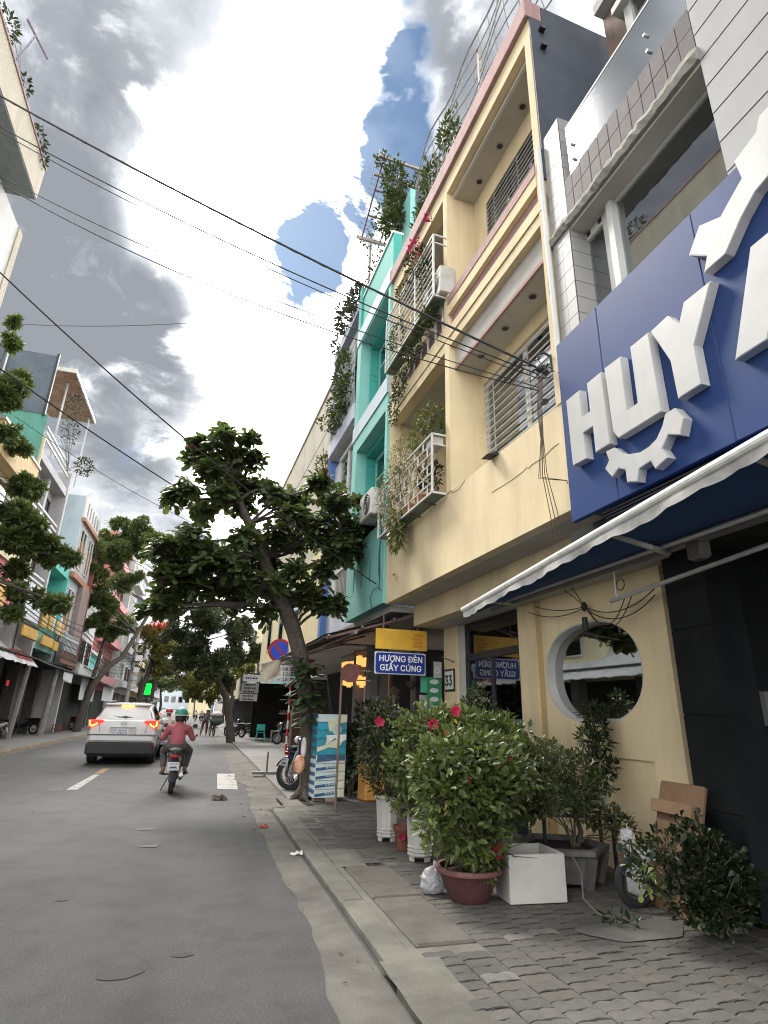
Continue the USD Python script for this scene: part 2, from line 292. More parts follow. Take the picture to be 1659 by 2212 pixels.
MB().quad((-260, -60, -.12), (260, -60, -.12), (260, 420, -.12), (-260, 420, -.12)).build('ground', EARTH, kind='structure')
MB().quad((-5.95, -40, 0), (1.29, -40, 0), (1.29, 300, 0), (-5.95, 300, 0)).build('road', ASPH, kind='structure')
def ragged(x0, x1, ya, yb, amp, z, name, mat, seed, step=.12, right=0.0, kind='structure', parent=None):
    ys = np.arange(ya, yb + step, step); r = meshkit.fbm(np.stack([ys * 1.3, ys * 0, ys * 0 + seed], -1), 5, seed) - .5
    r2 = meshkit.fbm(np.stack([ys * 1.7, ys * 0 + 9, ys * 0 + seed], -1), 4, seed + 3) - .5
    V, F = [], []
    for k, y in enumerate(ys):
        V += [(x0(y) + amp * r[k] * 2, y, z), (x1(y) + right * r2[k] * 2, y, z)]
        if k: F.append((2 * k - 2, 2 * k - 1, 2 * k + 1, 2 * k))
    return MB().add(V, F).build(name, mat, parent, kind=kind)
gx = lambda y: 1.08 if y > 10.6 else (1.02 if y > 4.2 else 1.02 - (4.2 - y) * .10)
ragged(lambda y: gx(y) - .06, lambda y: 1.262, -3, 10.55, .07, .004, 'gutter', GUTTER, 3)
ragged(lambda y: 1.0 + .05 * math.sin(y * .6), lambda y: 1.75, 10.45, 60, .16, .006, 'gutter', GUTTER, 8)
# dark crack filled with dirt between gutter and kerb
MB().quad((1.25, -3, -.03), (1.40, -3, -.03), (1.40, 10.6, -.03), (1.25, 10.6, -.03)).build('gutter_slot', MORTAR, kind='structure')
kerb = thing('kerb', kind='structure')
ys = [-3, -.8, 1.5, 3.75]
MB().box(1.27, 1.53, -3, 3.78, -.1, .045).build('kerb_apron', KERBM, kerb)
y = 3.86; k = 0
while y < 10.2:
    L = [1.5, 1.32, 1.7, 1.25, 1.4][k % 5]; L = min(L, 10.3 - y); j = RNG.normal(0, .008)
    MB().box(1.305 + j, 1.545, y, y + L - .012, -.1, .052 + RNG.normal(0, .004), bev=.018).build('kerb_stone', KERBM, kerb); y += L; k += 1
MB().box(1.26, 1.56, 10.32, 10.6, -.1, .05, bev=.03).build('kerb_stone', KERBM, kerb)
pav = thing('pavement', kind='structure')
MB().quad((1.5, -6, .034), (14, -6, .034), (14, 11.6, .034), (1.5, 11.6, .034)).build('pavement_bed', MORTAR, pav)
# zig-zag interlocking pavers, each its own stone
def paver(cx, cy, lx, ly, seed):
    r = np.random.default_rng(seed); w = .020
    n = 5; ts = np.linspace(-.5, .5, n); zig = lambda k: (w if k % 2 else -w) * .5
    g = .0035
    p = [(cx + t * (lx - 2 * g), cy - ly / 2 + g + zig(k)) for k, t in enumerate(ts)] + [(cx + lx / 2 - g + (.010 if k == 1 else -.004), cy + (k - 1) * .33 * ly) for k in range(3)][0:0] + \
        [(cx + t * (lx - 2 * g), cy + ly / 2 - g + zig(k)) for k, t in reversed(list(enumerate(ts)))]
    p = np.array(p) ; c = np.array([cx, cy]); a = r.normal(0, .012); R = np.array([[math.cos(a), -math.sin(a)], [math.sin(a), math.cos(a)]]); p = (p - c) @ R.T + c
    z = .058 + r.normal(0, .0016) + .010 * (meshkit.noise(np.array([cx * .9, cy * .9, 4.0])) - .5); tx, ty = r.normal(0, .006, 2)
    q = c + (p - c) * .965; m = len(p)
    V = [(x, y, z - .006 + (x - cx) * tx + (y - cy) * ty) for x, y in p] + [(x, y, z + (x - cx) * tx + (y - cy) * ty) for x, y in q] + [(x, y, .02) for x, y in p]
    F = [(m, m + k, m + k + 1) for k in range(1, m - 1)]
    for k in range(m):
        b = (k + 1) % m; F += [(k, b, m + b), (k, m + b, m + k), (2 * m + k, 2 * m + b, b), (2 * m + k, b, k)]
    return V, F
LX, LY = .226, .114
cells = []
for i in range(14):
    for jx, yy in enumerate(np.arange(1.6, 11.2, LY)):
        cx = 1.665 + LX * i; cy = yy + (LY / 2 if i % 2 else 0)
        if cx > 4.45: continue
        if 4.16 < cy < 6.52 and cx < 2.62 + .0: 
            if cx < 2.05 or (cx < 2.5 and 5.4 < cy < 6.4 and False): continue
        if cy > 10.4 and cx < 2.1: continue
        cells.append((cx, cy))
cells.sort(key=lambda c: math.hypot(c[0], c[1]))
white = [(2.27, 4.32), (2.40, 4.24), (1.95, 3.72), (2.62, 4.30)]
rest = [MB() for _ in PAVM]; cnt = 0
for idx, (cx, cy) in enumerate(cells):
    V, F = paver(cx, cy, LX, LY, 100 + idx)
    wn = min(math.hypot(cx - a, (cy - b)) for a, b in white)
    t = meshkit.noise(np.array([cx * 1.3, cy * 1.3, 2.0])) + RNG.normal(0, .12); mi = 0 if t > .6 else (1 if t > .42 else (2 if t > .28 else 3))
    vis = cy > 1.95 and -.35 < (cx - .667 * cy)  + 3 
    if cnt < 300 and cy > 2.6:
        MB().add(V, F).build('paver', PAVWHITE if wn < .085 else PAVM[mi], pav); cnt += 1
    else: rest[mi].add(V, F)
for k, m in enumerate(rest):
    if m.n: m.build('paver_field', PAVM[k], pav, kind='stuff')
# concrete drain covers let into the walk
for (a, b, x1) in ((4.27, 5.31, 2.0), (5.345, 6.36, 2.02)):
    MB().box(1.565, x1, a, b, .01, .066, bev=.012).build('cover_slab', SLABM, pav)
MB().box(1.49, 1.555, 4.0, 6.5, .01, .056).build('slab_edge', KERBM, pav)
MB().box(2.03, 2.14, 4.2, 6.5, .01, .055).build('slab_edge', KERBM, pav)
MB().box(1.5, 2.05, 4.0, 4.255, .01, .052, bev=.01).build('cement_patch', KERBM, pav)
ragged(lambda y: 1.26, lambda y: 1.60, -3, 4.05, .03, .0575, 'cement_patch', KERBM, 5, right=.10, kind=None, parent=pav)
ragged(lambda y: 1.5, lambda y: 1.85, 6.4, 11.4, .02, .0568, 'cement_patch', KERBM, 12, right=.07, kind=None, parent=pav)
blob = [(3.25 + .42 * math.cos(t) * (1 + .2 * math.sin(3 * t)), 4.18 + .24 * math.sin(t) * (1 + .25 * math.cos(2 * t)), .0655) for t in np.linspace(0, 6.1, 22)]
MB().add([(3.25, 4.18, .071)] + blob, [(0, k, k + 1) for k in range(1, 22)] + [(0, 22, 1)]).build('cement_patch', M('dull_cement', (.10, .096, .088), .9, .2, 5, 60, .5), pav)
MB().box(1.7, 5.4, 11.25, 300, .0, .058).build('concrete_walk', FARWALK, pav)
MB().box(5.4, 20, 11.25, 300, .0, .05).build('concrete_walk', FARWALK, pav)
lk = thing('kerb', kind='structure')
for k in range(34):
    y0 = 8 + k * 1.6 if k < 33 else 60.8
    MB().box(-6.09, -5.92, y0, y0 + 1.58 if k < 33 else 300, -.1, .115 + RNG.normal(0, .004), bev=.02).build('kerb_stone', M('ochre_kerb', (.21, .165, .10), .9, .3, 3, 40, .4, dirt=(.15, .13, .10), dirt_amt=.8), lk)
MB().box(-16, -6.09, -10, 300, -.1, .105).build('pavement', FARWALK, kind='structure')
ragged(lambda y: -5.93, lambda y: -5.74, 8, 70, .02, .003, 'gutter', M('sandy_gutter', (.14, .115, .085), .95, .3, 3, 50, .4), 21, right=.12)
# painted markings and patches on the road
for nm, mat, pts in (('lane_marking', MARK, [(-2.28, 13.3), (-2.10, 13.3), (-2.11, 16.2), (-2.27, 16.2)]), ('lane_marking', MARKY, [(-2.27, 16.4), (-2.11, 16.4), (-2.11, 17.7), (-2.27, 17.7)]),
                     ('lane_marking', FADED, [(-2.62, 13.2), (-2.36, 13.22), (-2.36, 13.5), (-2.62, 13.5)]), ('lane_marking', FADED, [(-4.3, 15.6), (-4.02, 15.75), (-4.02, 16.3), (-4.3, 16.2)]),
                     ('road_patch', MARK, [(.50, 13.2), (.93, 13.15), (1.04, 16.3), (.60, 16.3)]), ('lane_marking', FADED, [(-.62, 9.0), (-.4, 9.0), (-.4, 9.12), (-.62, 9.12)]), ('lane_marking', FADED, [(-.5, 7.9), (-.3, 7.9), (-.3, 8.0), (-.5, 8.0)]),
                     ('lane_marking', MARK, [(-2.28, 24), (-2.12, 24), (-2.12, 28), (-2.28, 28)]), ('lane_marking', MARK, [(-2.28, 34), (-2.12, 34), (-2.12, 38), (-2.28, 38)]), ('lane_marking', MARK, [(-2.28, 44), (-2.12, 44), (-2.12, 48), (-2.28, 48)])):
    q = [(x + RNG.normal(0, .01), y + RNG.normal(0, .02), .005) for x, y in pts]
    MB().add(q, [(0, 1, 2), (0, 2, 3)]).build(nm, mat, kind='structure')
OIL = M('oil_stain', (.031, .031, .032), .7, .15, 6, 80, .2)
for cx, cy, rx, ry, sd in ((-.27, 4.42, .14, .10, 1), (.08, 4.62, .07, .04, 2), (-.9, 6.0, .05, .03, 3), (-2.6, 10.2, .14, .1, 5)):
    t = np.linspace(0, 2 * math.pi, 26)[:-1]; rr = 1 + .3 * (meshkit.noise(np.stack([np.cos(t) * 1.5 + sd * 5, np.sin(t) * 1.5, t * 0], -1)) - .5)
    MB().add([(cx, cy, .004)] + [(cx + rx * r_ * math.cos(a), cy + ry * r_ * math.sin(a), .004) for a, r_ in zip(t, rr)], [(0, k, k % 25 + 1) for k in range(1, 26)]).build('road_stain', OIL, kind='structure')
lit = MB()
for _ in range(150):
    x, yy = (RNG.uniform(.8, 1.35), RNG.uniform(3, 18)) if RNG.random() < .5 else ((RNG.uniform(1.5, 4), RNG.uniform(3, 10)) if RNG.random() < .5 else (RNG.uniform(-6, .8), RNG.uniform(5, 30)))
    z = .068 if x > 1.5 else .012; a, s_ = RNG.uniform(0, 6.28), RNG.uniform(.008, .026) * (1.3 if yy > 8 else 1)
    dx, dy = math.cos(a) * s_, math.sin(a) * s_; lit.add([(x - dx, yy - dy, z), (x + dy * .4, yy - dx * .4, z + s_ * .35), (x + dx, yy + dy, z), (x - dy * .4, yy + dx * .4, z + s_ * .3)], [(0, 1, 2), (0, 2, 3)])
lit.build('leaf_litter', LITTER, label='dry leaf scraps scattered over road and pavement', cat='litter', kind='stuff')
def scrap(label, x, y_, z, s_, mat, seed):
    r = np.random.default_rng(seed); g = 6
    V = [(x + (i / (g - 1) - .5) * s_ + r.normal(0, s_ * .04), y_ + (j / (g - 1) - .5) * s_ * .7 + r.normal(0, s_ * .04), z + abs(r.normal(0, s_ * .16))) for i in range(g) for j in range(g)]
    MB().add(V, [(i * g + j, (i + 1) * g + j, (i + 1) * g + j + 1, i * g + j + 1) for i in range(g - 1) for j in range(g - 1)]).build('paper_scrap', mat, label=label, cat='litter')
scrap('white crumpled scrap lying at the kerb slot', 1.22, 7.25, .008, .13, WHITEW, 1)
scrap('dark flattened scrap lying on the road by the white patch', .52, 11.7, .006, .26, M('brown_card', (.12, .09, .07), .9), 2)
scrap('small red scrap lying in the gutter', 1.02, 8.9, .008, .13, M('red_scrap', (.25, .04, .03), .7), 3)
# ---------------------------------------------------------------- yellow shophouse (x = depth into the house, y = along the street)
HP, HR = (3.16, 4.35, 0.0), 2.0
def hw(d, v, z):    # local to world
    a = math.radians(HR); return (HP[0] + d * math.cos(a) - v * math.sin(a), HP[1] + d * math.sin(a) + v * math.cos(a), z)
yh = thing('yellow_house', 'ochre yellow three storey shophouse with oval window and open balconies', 'house', HP, HR)
def B(nm, mat, d0, d1, v0, v1, z0, z1, parent=None, bev=0.0, **k): return MB().box(d0, d1, v0, v1, z0, z1, bev=bev).build(nm, mat, parent or yh, **k)
STREET = ((0, 1, 0), (0, 0, 1), (1, 0, 0))     # u along v, up, extruded inward
def wallpoly(pg, d0, d1): return MB().poly(pg, ((0, 1, 0), (0, 0, 1), (1, 0, 0), (d0, 0, 0)), d1 - d0)
def superoval(cv, cz, a, b, p=2.35, n=56):
    t = np.linspace(0, 2 * math.pi, n, endpoint=False)
    return Polygon([(cv + a * math.copysign(abs(math.cos(q)) ** (2 / p), math.cos(q)), cz + b * math.copysign(abs(math.sin(q)) ** (2 / p), math.sin(q))) for q in t])
oval = superoval(1.515, 2.045, .86, .575)
# ground floor
wallpoly(sbox(.26, 0, 3.0, 3.04).difference(oval.buffer(.004)), 1.235, 1.36).build('ground_wall', YELLOW, yh)
wallpoly(sbox(.26, 0, .65, 1.14).union(sbox(.26, 1.14, 2.41, 3.04)).difference(oval.buffer(.004)), 1.2, 1.2345).build('wall_panel', YELLOW, yh)
B('pier', YELLOW, 1.2, 1.2345, 2.585, 3.0, 0, 3.04); B('groove_strip', OCHRE, 1.228, 1.2345, 2.411, 2.584, 0, 3.04)
B('pier', YELLOW, 1.2, 1.47, 5.03, 5.56, 0, 3.04)
B('door_jamb', SOFFIT, 1.235, 1.47, 4.77, 5.03, 0, 3.04)
wallpoly(oval.buffer(.0035).difference(oval.buffer(-.012)), 1.205, 1.345).build('window_reveal', WHITEW, yh)
ow = wallpoly(oval.buffer(-.012), 1.33, 1.34).build('oval_window', glass('oval_glass', (.8, .84, .86), .5), yh)
wallpoly(superoval(1.515, 1.515, .5, .02).intersection(sbox(0, 0, 5, 5)), 1.21, 1.32).build('window_sill', WHITEW, yh)
# room behind
rm = MB(); 
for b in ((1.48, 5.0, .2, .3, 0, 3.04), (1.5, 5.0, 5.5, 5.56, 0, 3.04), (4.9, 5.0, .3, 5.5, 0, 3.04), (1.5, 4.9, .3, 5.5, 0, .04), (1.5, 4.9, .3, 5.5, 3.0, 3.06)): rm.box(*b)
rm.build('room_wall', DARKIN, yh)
B('table', M('red_cloth', (.5, .015, .02), .7), 1.46, 1.9, 1.72, 2.46, .9, 1.68, bev=.03, label='red box added behind the oval window in place of a red reflection')  # red box added behind the glass to stand in for a reflection
for k in range(9): MB().box(1.42, 1.425, .62, 2.44, 1.86 + k * .10, 1.955 + k * .10, rot=rotm([0, 1, 0], 14)).build('reflection_slat', M('pale_reflection', (.62, .63, .62), .6), yh)  # slats added behind the glass to imitate pale bands reflected from an awning
# door with transom
fr = MB()
for b in ((1.24, 1.32, 3.02, 3.08, .05, 3.03), (1.24, 1.32, 4.70, 4.765, .05, 3.03), (1.24, 1.32, 3.08, 4.70, 2.41, 2.52), (1.24, 1.32, 3.08, 4.70, 2.96, 3.03), (1.25, 1.31, 3.86, 3.92, .05, 2.41), (1.25, 1.31, 3.08, 4.70, .05, .15)): fr.box(*b)
dr = fr.build('door', BLACKF, yh)
for v0, v1, z0, z1 in ((3.08, 3.86, .15, 2.41), (3.92, 4.70, .15, 2.41), (3.08, 4.70, 2.52, 2.96)): MB().box(1.275, 1.283, v0, v1, z0, z1).build('pane', glass('door_glass', (.62, .64, .66), .12), dr)
V, F = [], []
for k in range(41):
    v = 3.95 + .68 * k / 40; d = 1.42 + .028 * math.sin(k * 1.35); V += [(d, v, .2), (d, v, 2.4)]
    if k: F.append((2 * k - 2, 2 * k - 1, 2 * k + 1, 2 * k))
MB().add(V, F).build('curtain', CURTAIN, yh)
V, F = [], []
for k in range(15):
    v = 3.35 + .3 * k / 14; d = 1.45 + .02 * math.sin(k * 1.6); V += [(d, v, .2), (d, v, 2.4)]
    if k: F.append((2 * k - 2, 2 * k - 1, 2 * k + 1, 2 * k))
MB().add(V, F).build('curtain', M('grey_curtain', (.3, .3, .31), .9), yh)
# overhang
B('beam', YELLOW, .55, .8, -.03, 5.44, 3.04, 3.41); B('lower_soffit', SOFFIT, .8, 1.47, -.03, 5.56, 3.04, 3.2); B('soffit', SOFFIT, .15, .55, -.03, 5.45, 3.41, 3.5)
B('parapet', YELLOW, 0, .15, -.03, 5.44, 3.40, 4.57); B('floor_slab', SOFFIT, .15, 6, -.03, 5.44, 4.30, 4.42)
# crack across the parapet
cr = MB(); P = []
for k in range(60):
    v = .12 + 2.2 * k / 59; P.append((-.002, v, 4.13 - .12 * k / 59 + .06 * (meshkit.noise(np.array([v * 5, 1.0, 0])) - .5) + (.05 if k > 15 else 0)))
cr.tube(P[:38], .0035, 4); cr.tube([(-.002, 2.62, 4.53), (-.002, 2.4, 4.50), (-.002, 2.2, 4.57)], .004, 4); cr.build('crack', M('crack_line', (.2, .15, .08), 1), yh)
# posts and cross walls
B('post', YELLOW, -.012, .53, 2.63, 2.78, 4.57, 10.27); B('post', YELLOW, -.012, .2, -.03, .095, 4.57, 10.27); B('post', YELLOW, -.01, .2, 5.36, 5.44, 4.57, 10.27)
B('side_wall', YELLOW, .2, 3.0, -.03, .03, 4.42, 10.27); B('side_wall', YELLOW, .2, 3.0, 5.38, 5.44, 4.42, 10.27); B('side_wall', YELLOW, .53, 3.0, 2.66, 2.78, 4.42, 10.27)
# right bay, first floor: recessed wall with barred window
wallpoly(sbox(.03, 4.42, 2.66, 6.62).difference(sbox(.32, 4.5, 2.56, 6.40)), .53, .66).build('bay_wall', YELLOW, yh)
wallpoly(sbox(.03, 7.6, 2.66, 10.2).difference(sbox(.28, 8.3, 2.22, 9.78)), .53, .66).build('bay_wall', YELLOW, yh)
def barred(nm, v0, v1, z0, z1, d, frame, leaves, bars, barm, curt):
    f = MB(); w = .045
    for b in ((d, d + .06, v0, v1, z0, z0 + w), (d, d + .06, v0, v1, z1 - w, z1), (d, d + .06, v0, v0 + w, z0 + w, z1 - w), (d, d + .06, v1 - w, v1, z0 + w, z1 - w)): f.box(*b)
    xs = np.linspace(v0, v1, leaves + 1)
    for q in xs[1:-1]: f.box(d - .004, d + .064, q - .04, q + .04, z0 + w, z1 - w)
    wn = f.build(nm, frame, yh)
    for a, b in zip(xs[:-1], xs[1:]):
        MB().box(d + .02, d + .026, a + .045, b - .045, z0 + w, z1 - w).build('pane', GLASS, wn)
    g = MB()
    for k in range(bars):
        z = z0 + .1 + (z1 - z0 - .2) * k / (bars - 1); g.box(d - .03, d - .016, v0 + .01, v1 - .01, z - .008, z + .008)
    for q in np.linspace(v0 + .25, v1 - .25, 3): g.box(d - .0155, d - .004, q - .006, q + .006, z0 + .01, z1 - .01)
    g.build('grille', barm, wn)
    m = MB(); V, F = [], []
    for k in range(61):
        v = v0 + .05 + (v1 - v0 - .1) * k / 60; dd = d + .16 + .022 * math.sin(k * 1.1); V += [(dd, v, z0 + .02), (dd, v, z1 - .02)]
        if k: F.append((2 * k - 2, 2 * k - 1, 2 * k + 1, 2 * k))
    if curt: m.add(V, F).build('curtain', curt, wn)
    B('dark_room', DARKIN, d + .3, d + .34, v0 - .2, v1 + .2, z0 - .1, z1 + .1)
    return wn
barred('barred_window', .33, 2.55, 4.51, 6.39, .57, WHITEF, 2, 15, WHITEBAR, CURTAIN)
barred('shuttered_window', .29, 2.21, 8.31, 9.77, .55, BLACKF, 3, 14, M('grey_louvre', (.34, .34, .33), .6), M('dark_curtain', (.13, .13, .14), .9))
B('ceiling', SOFFIT, .13, .53, .03, 2.63, 6.62, 6.72); B('ceiling_fascia', SOFFIT, .10, .13, .095, 2.63, 6.67, 7.03); B('ceiling_trim', PINK, .088, .13, .095, 2.63, 6.615, 6.668)
B('ceiling', SOFFIT, .16, .53, .03, 2.63, 10.2, 10.28); B('ceiling_fascia', SOFFIT, .13, .16, .095, 2.63, 10.25, 10.6); B('ceiling_trim', WHITEF, .118, .16, .095, 2.63, 10.19, 10.248)
dlm = M('downlight_ring', (.30, .29, .27), .4)
for z, vs, d in ((6.62, (.78, 1.46, 2.16), .30), (10.2, (.81, 1.48, 2.17), .40)):
    for v in vs:
        dl = MB().lathe([(.02, -.004), (.055, -.012), (.062, -.004), (.062, .001)], (d, v, z), 16).build('downlight', dlm, yh); MB().lathe([(0, -.003), (.03, -.009), (.045, -.0135)], (d, v, z), 14).build('bulb', BLACKF, dl)
# bands between the floors
B('band', YELLOW, 0, .2, -.03, 5.44, 7.03, 7.195); B('band', YELLOW, -.018, .2, -.03, 2.78, 7.205, 7.37); B('band', YELLOW, -.018, .2, 2.782, 5.44, 7.205, 7.47)
B('pink_panel', PINK, .05, .2, .095, 2.63, 7.37, 7.63); B('band', YELLOW, -.018, .2, .095, 2.63, 7.63, 7.82); B('pink_band', PINK, -.03, .2, .095, 2.63, 7.82, 7.97)
B('floor_slab', SOFFIT, .2, 6, -.03, 5.44, 7.05, 7.18)
B('balcony_wall', YELLOW, 1.5, 1.6, 2.78, 5.38, 4.42, 7.05); B('balcony_wall', YELLOW, 1.5, 1.6, 2.78, 5.38, 7.18, 10.3)
B('balcony_door', DARKIN, 1.47, 1.5, 3.3, 4.6, 4.42, 6.5); B('balcony_door', DARKIN, 1.47, 1.5, 3.3, 4.6, 7.2, 9.4)
# roof
B('roof_beam', YELLOW, 0, .2, -.03, 5.44, 10.27, 10.60); B('roof_ceiling', SOFFIT, .2, 1.6, 2.78, 5.38, 10.30, 10.45)
B('cornice', PINK, -.07, .2, -.05, 5.46, 10.60, 10.95, bev=.01); B('roof_slab', SOFFIT, .2, 6, -.03, 5.44, 10.6, 10.78)
wallpoly(sbox(0, 0, 1, 1), 0, .01) if False else None
B('flank_cladding', NAVYCLAD, -.005, 5.0, -.055, -.031, 7.6, 10.6); B('flank_cladding', NAVYCLAD, .2, 5.0, -.052, -.031, 10.6, 10.92)
for z in (10.35, 10.0):
    B('wall_spot', BLACKF, .12, .2, -.12, -.055, z, z + .05)
B('peeling_patch', M('old_green_paint', (.10, .30, .22), .8), -.014, -.011, -.005, .03, 6.95, 7.25); B('peeling_patch', M('old_green_paint', (.10, .30, .22), .8), -.014, -.011, .0, .045, 5.95, 6.2)
ventm = M('vent_hood', (.02, .02, .02), .6)
MB().add([(-.01, 1.28, 4.60), (-.01, 1.48, 4.60), (-.16, 1.30, 4.53), (-.16, 1.46, 4.53), (-.01, 1.28, 4.55), (-.01, 1.48, 4.55)], [(0, 2, 3), (0, 3, 1), (4, 5, 3), (4, 3, 2), (0, 4, 2), (1, 3, 5)]).build('vent_hood', ventm, yh)
MB().tube([(0, 4.95, 3.83), (-.05, 4.95, 3.83), (-.05, 4.83, 3.83), (-.05, 4.80, 3.72)], .012, 6).build('pipe_stub', M('clay_pipe', (.36, .25, .13), .7), yh)
for d_, v_ in ((.9, 3.95),): MB().lathe([(0, -.03), (.07, -.03), (.09, 0)], (d_, v_, 3.04), 14).build('ceiling_lamp', dlm, yh)
# house number plate
npl = thing('number_plate', 'white house number plate reading 33 on the yellow pier', 'number plate', HP, HR)
MB().box(1.18, 1.198, 5.10, 5.50, 1.93, 2.31).build('frame', M('plate_frame', (.03, .015, .012), .5), npl)
MB().box(1.172, 1.18, 5.135, 5.465, 1.965, 2.275).build('plate', M('plate_white', (.6, .6, .58), .5, .1, 12), npl)
text('digits', '33', .17, (1.171, 5.31, 2.03), (0, -1, 0), (0, 0, 1), .006, BLACKF, npl, center=True)
MB().bar((1.2, 5.12, 2.42), (1.0, 5.2, 2.50), .02).build('bracket', RUST, npl)
# ---------------------------------------------------------------- grey shop building with the blue sign (x = depth, y = along the street, negative towards the viewer)
GP, GR = (3.03, 4.2, 0.0), 0.9
def gw(d, v, z):
    a = math.radians(GR); return (GP[0] + d * math.cos(a) - v * math.sin(a), GP[1] + d * math.sin(a) + v * math.cos(a), z)
sh = thing('shop_building', 'grey shop building with tiled parapet and glass balcony above a blue sign', 'building', GP, GR)
def G(nm, mat, d0, d1, v0, v1, z0, z1, parent=None, bev=0.0, **k): return MB().box(d0, d1, v0, v1, z0, z1, bev=bev).build(nm, mat, parent or sh, **k)
G('core_wall', WHITEW, .42, .7, -6, .0, 3.2, 5.06)
G('wall_corner', CONC, .13, .42, -6, -.02, 3.3, 5.0)
G('window_sill', WHITEW, .30, .60, -1.96, -.1, 5.06, 5.16)
# first floor glazing
wf = MB()
for b in ((.36, .42, -.13, -.06, 5.16, 6.5), (.36, .42, -.60, -.48, 5.16, 6.5), (.36, .42, -.48, -.13, 6.40, 6.5), (.36, .42, -.48, -.13, 5.16, 5.22), (.30, .42, -.68, -.605, 5.16, 6.5), (.36, .42, -1.97, -.68, 6.47, 6.5), (.36, .42, -1.97, -.68, 5.16, 5.20)): wf.box(*b)
wn = wf.build('window', WHITEF, sh)
for v0, v1 in ((-.48, -.13), (-1.97, -.68)): MB().box(.385, .391, v0, v1, 5.18, 6.47).build('pane', glass('shop_glass', (.8, .85, .86), .22), wn)
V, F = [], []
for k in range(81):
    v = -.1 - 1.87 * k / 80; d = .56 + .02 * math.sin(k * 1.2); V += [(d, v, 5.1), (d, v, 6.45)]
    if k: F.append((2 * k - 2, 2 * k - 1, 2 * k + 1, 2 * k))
MB().add(V, F).build('curtain', CURTAIN, sh)  # curtain added behind the panes to imitate their pale street reflection
for k in range(9): G('reflection_grille_bar', WHITEBAR, .47, .48, -1.97, -.1, 5.22 + k * .14, 5.232 + k * .14)  # white bars added with the curtain, part of the imitated reflection
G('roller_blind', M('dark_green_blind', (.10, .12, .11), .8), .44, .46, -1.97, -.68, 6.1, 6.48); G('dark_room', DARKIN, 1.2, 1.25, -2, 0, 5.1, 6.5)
G('hinge', BLACKF, .352, .36, -.29, -.24, 6.44, 6.49); G('hinge', BLACKF, .352, .36, -.47, -.42, 6.44, 6.49)
# thin concrete ledge with a rough edge
lg = MB(); xs = np.linspace(-1.98, .09, 44); V, F = [], []
for k, v in enumerate(xs):
    r = RNG.normal(0, .006, 4); V += [(.12 + r[0], v, 6.535), (.095 + r[1], v, 6.60 + r[2]), (.115 + r[3] * 1.5, v, 6.675 + r[2]), (.45, v, 6.70), (.45, v, 6.535)]
    if k:
        a = 5 * (k - 1); F += [(a + i, a + i + 5, a + (i + 1) % 5 + 5, a + (i + 1) % 5) for i in range(5)]
lg.add(V, F).add([V[i] for i in range(5)], [(0, 1, 2), (0, 2, 3), (0, 3, 4)]).add([V[-5 + i] for i in range(5)], [(0, 2, 1), (0, 3, 2), (0, 4, 3)])
lg.build('ledge', CONCW, sh)
G('soffit', SOFFIT, .16, .44, -1.98, .05, 6.50, 6.534)
# tiled parapet: each tile its own piece
pw = G('parapet', M('dark_grout', (.03, .028, .027), .9), .185, .45, -1.975, -.20, 6.70, 7.20)
for r_, (z0, z1) in enumerate(((6.705, 6.95), (6.955, 7.20))):
    v = -1.97
    while v < -.22:
        w = .148; v1 = min(v + w, -.205)
        m = MB(); nr = 4; h = (z1 - z0) / nr
        m.box(.150 + RNG.normal(0, .001), .1848, v + .0025, v1 - .0025, z0, z1, bev=.003)
        m.build('tile', TILEB, pw); v += w
gl = G('glass_panel', GLASSR, .150, .162, -1.97, -.33, 7.17, 7.86)
G('glass_rail', WHITEF, .145, .167, -1.97, -.33, 7.86, 7.885, parent=gl)
for v in (-.42, -1.55):
    for z in (7.3, 7.52): MB().cyl((.12, v, z), (.19, v, z), .016, n=10).build('clamp', STEEL, gl)
# white tiled pillar at the joint with the yellow house
pl = G('pillar', MORTAR, .155, .40, -.215, .085, 5.0, 8.18)
z = 5.02
while z < 8.15:
    for v0, v1 in ((-.213, -.066), (-.064, .083)):
        MB().box(.148, .156, v0, v1, z, z + .196, bev=.002).build('tile', TILEW, pl)
    MB().box(.158, .398, -.223, -.2155, z, z + .196, bev=.002).build('tile', TILEW, pl)
    z += .2
MB().cyl(gw(.12, .12, 4.9), gw(.10, .12, 8.1), .03).build('drain_pipe', WHITEF, None, label='white drain pipe between the tiled pillar and the yellow post', cat='pipe')
# set-back upper storey
G('upper_wall', BROWNW, 1.25, 1.5, -6, -.06, 6.7, 14.0); G('balcony_floor', SOFFIT, .45, 1.3, -6, -.06, 6.7, 6.9)
uw = MB()
for b in ((1.15, 1.25, -.62, -.5, 8.3, 10.3), (1.15, 1.25, -2.4, -.5, 8.2, 8.3), (1.15, 1.25, -1.5, -1.38, 8.3, 10.3), (1.05, 1.25, -2.5, -.4, 10.3, 10.42)): uw.box(*b)
w2 = uw.build('window', WHITEF, sh); MB().box(1.2, 1.21, -2.4, -.62, 8.3, 10.3).build('pane', glass('pale_glass', (.6, .65, .65), .3), w2)
uw = MB()
for b in ((1.15, 1.25, -.62, -.5, 11.3, 13.3), (1.15, 1.25, -2.4, -.5, 11.2, 11.3)): uw.box(*b)
w2 = uw.build('window', WHITEF, sh); MB().box(1.2, 1.21, -2.4, -.62, 11.3, 13.3).build('pane', glass('pale_glass'), w2)
G('string_course', WHITEW, 1.1, 1.25, -6, -.06, 10.9, 11.1)
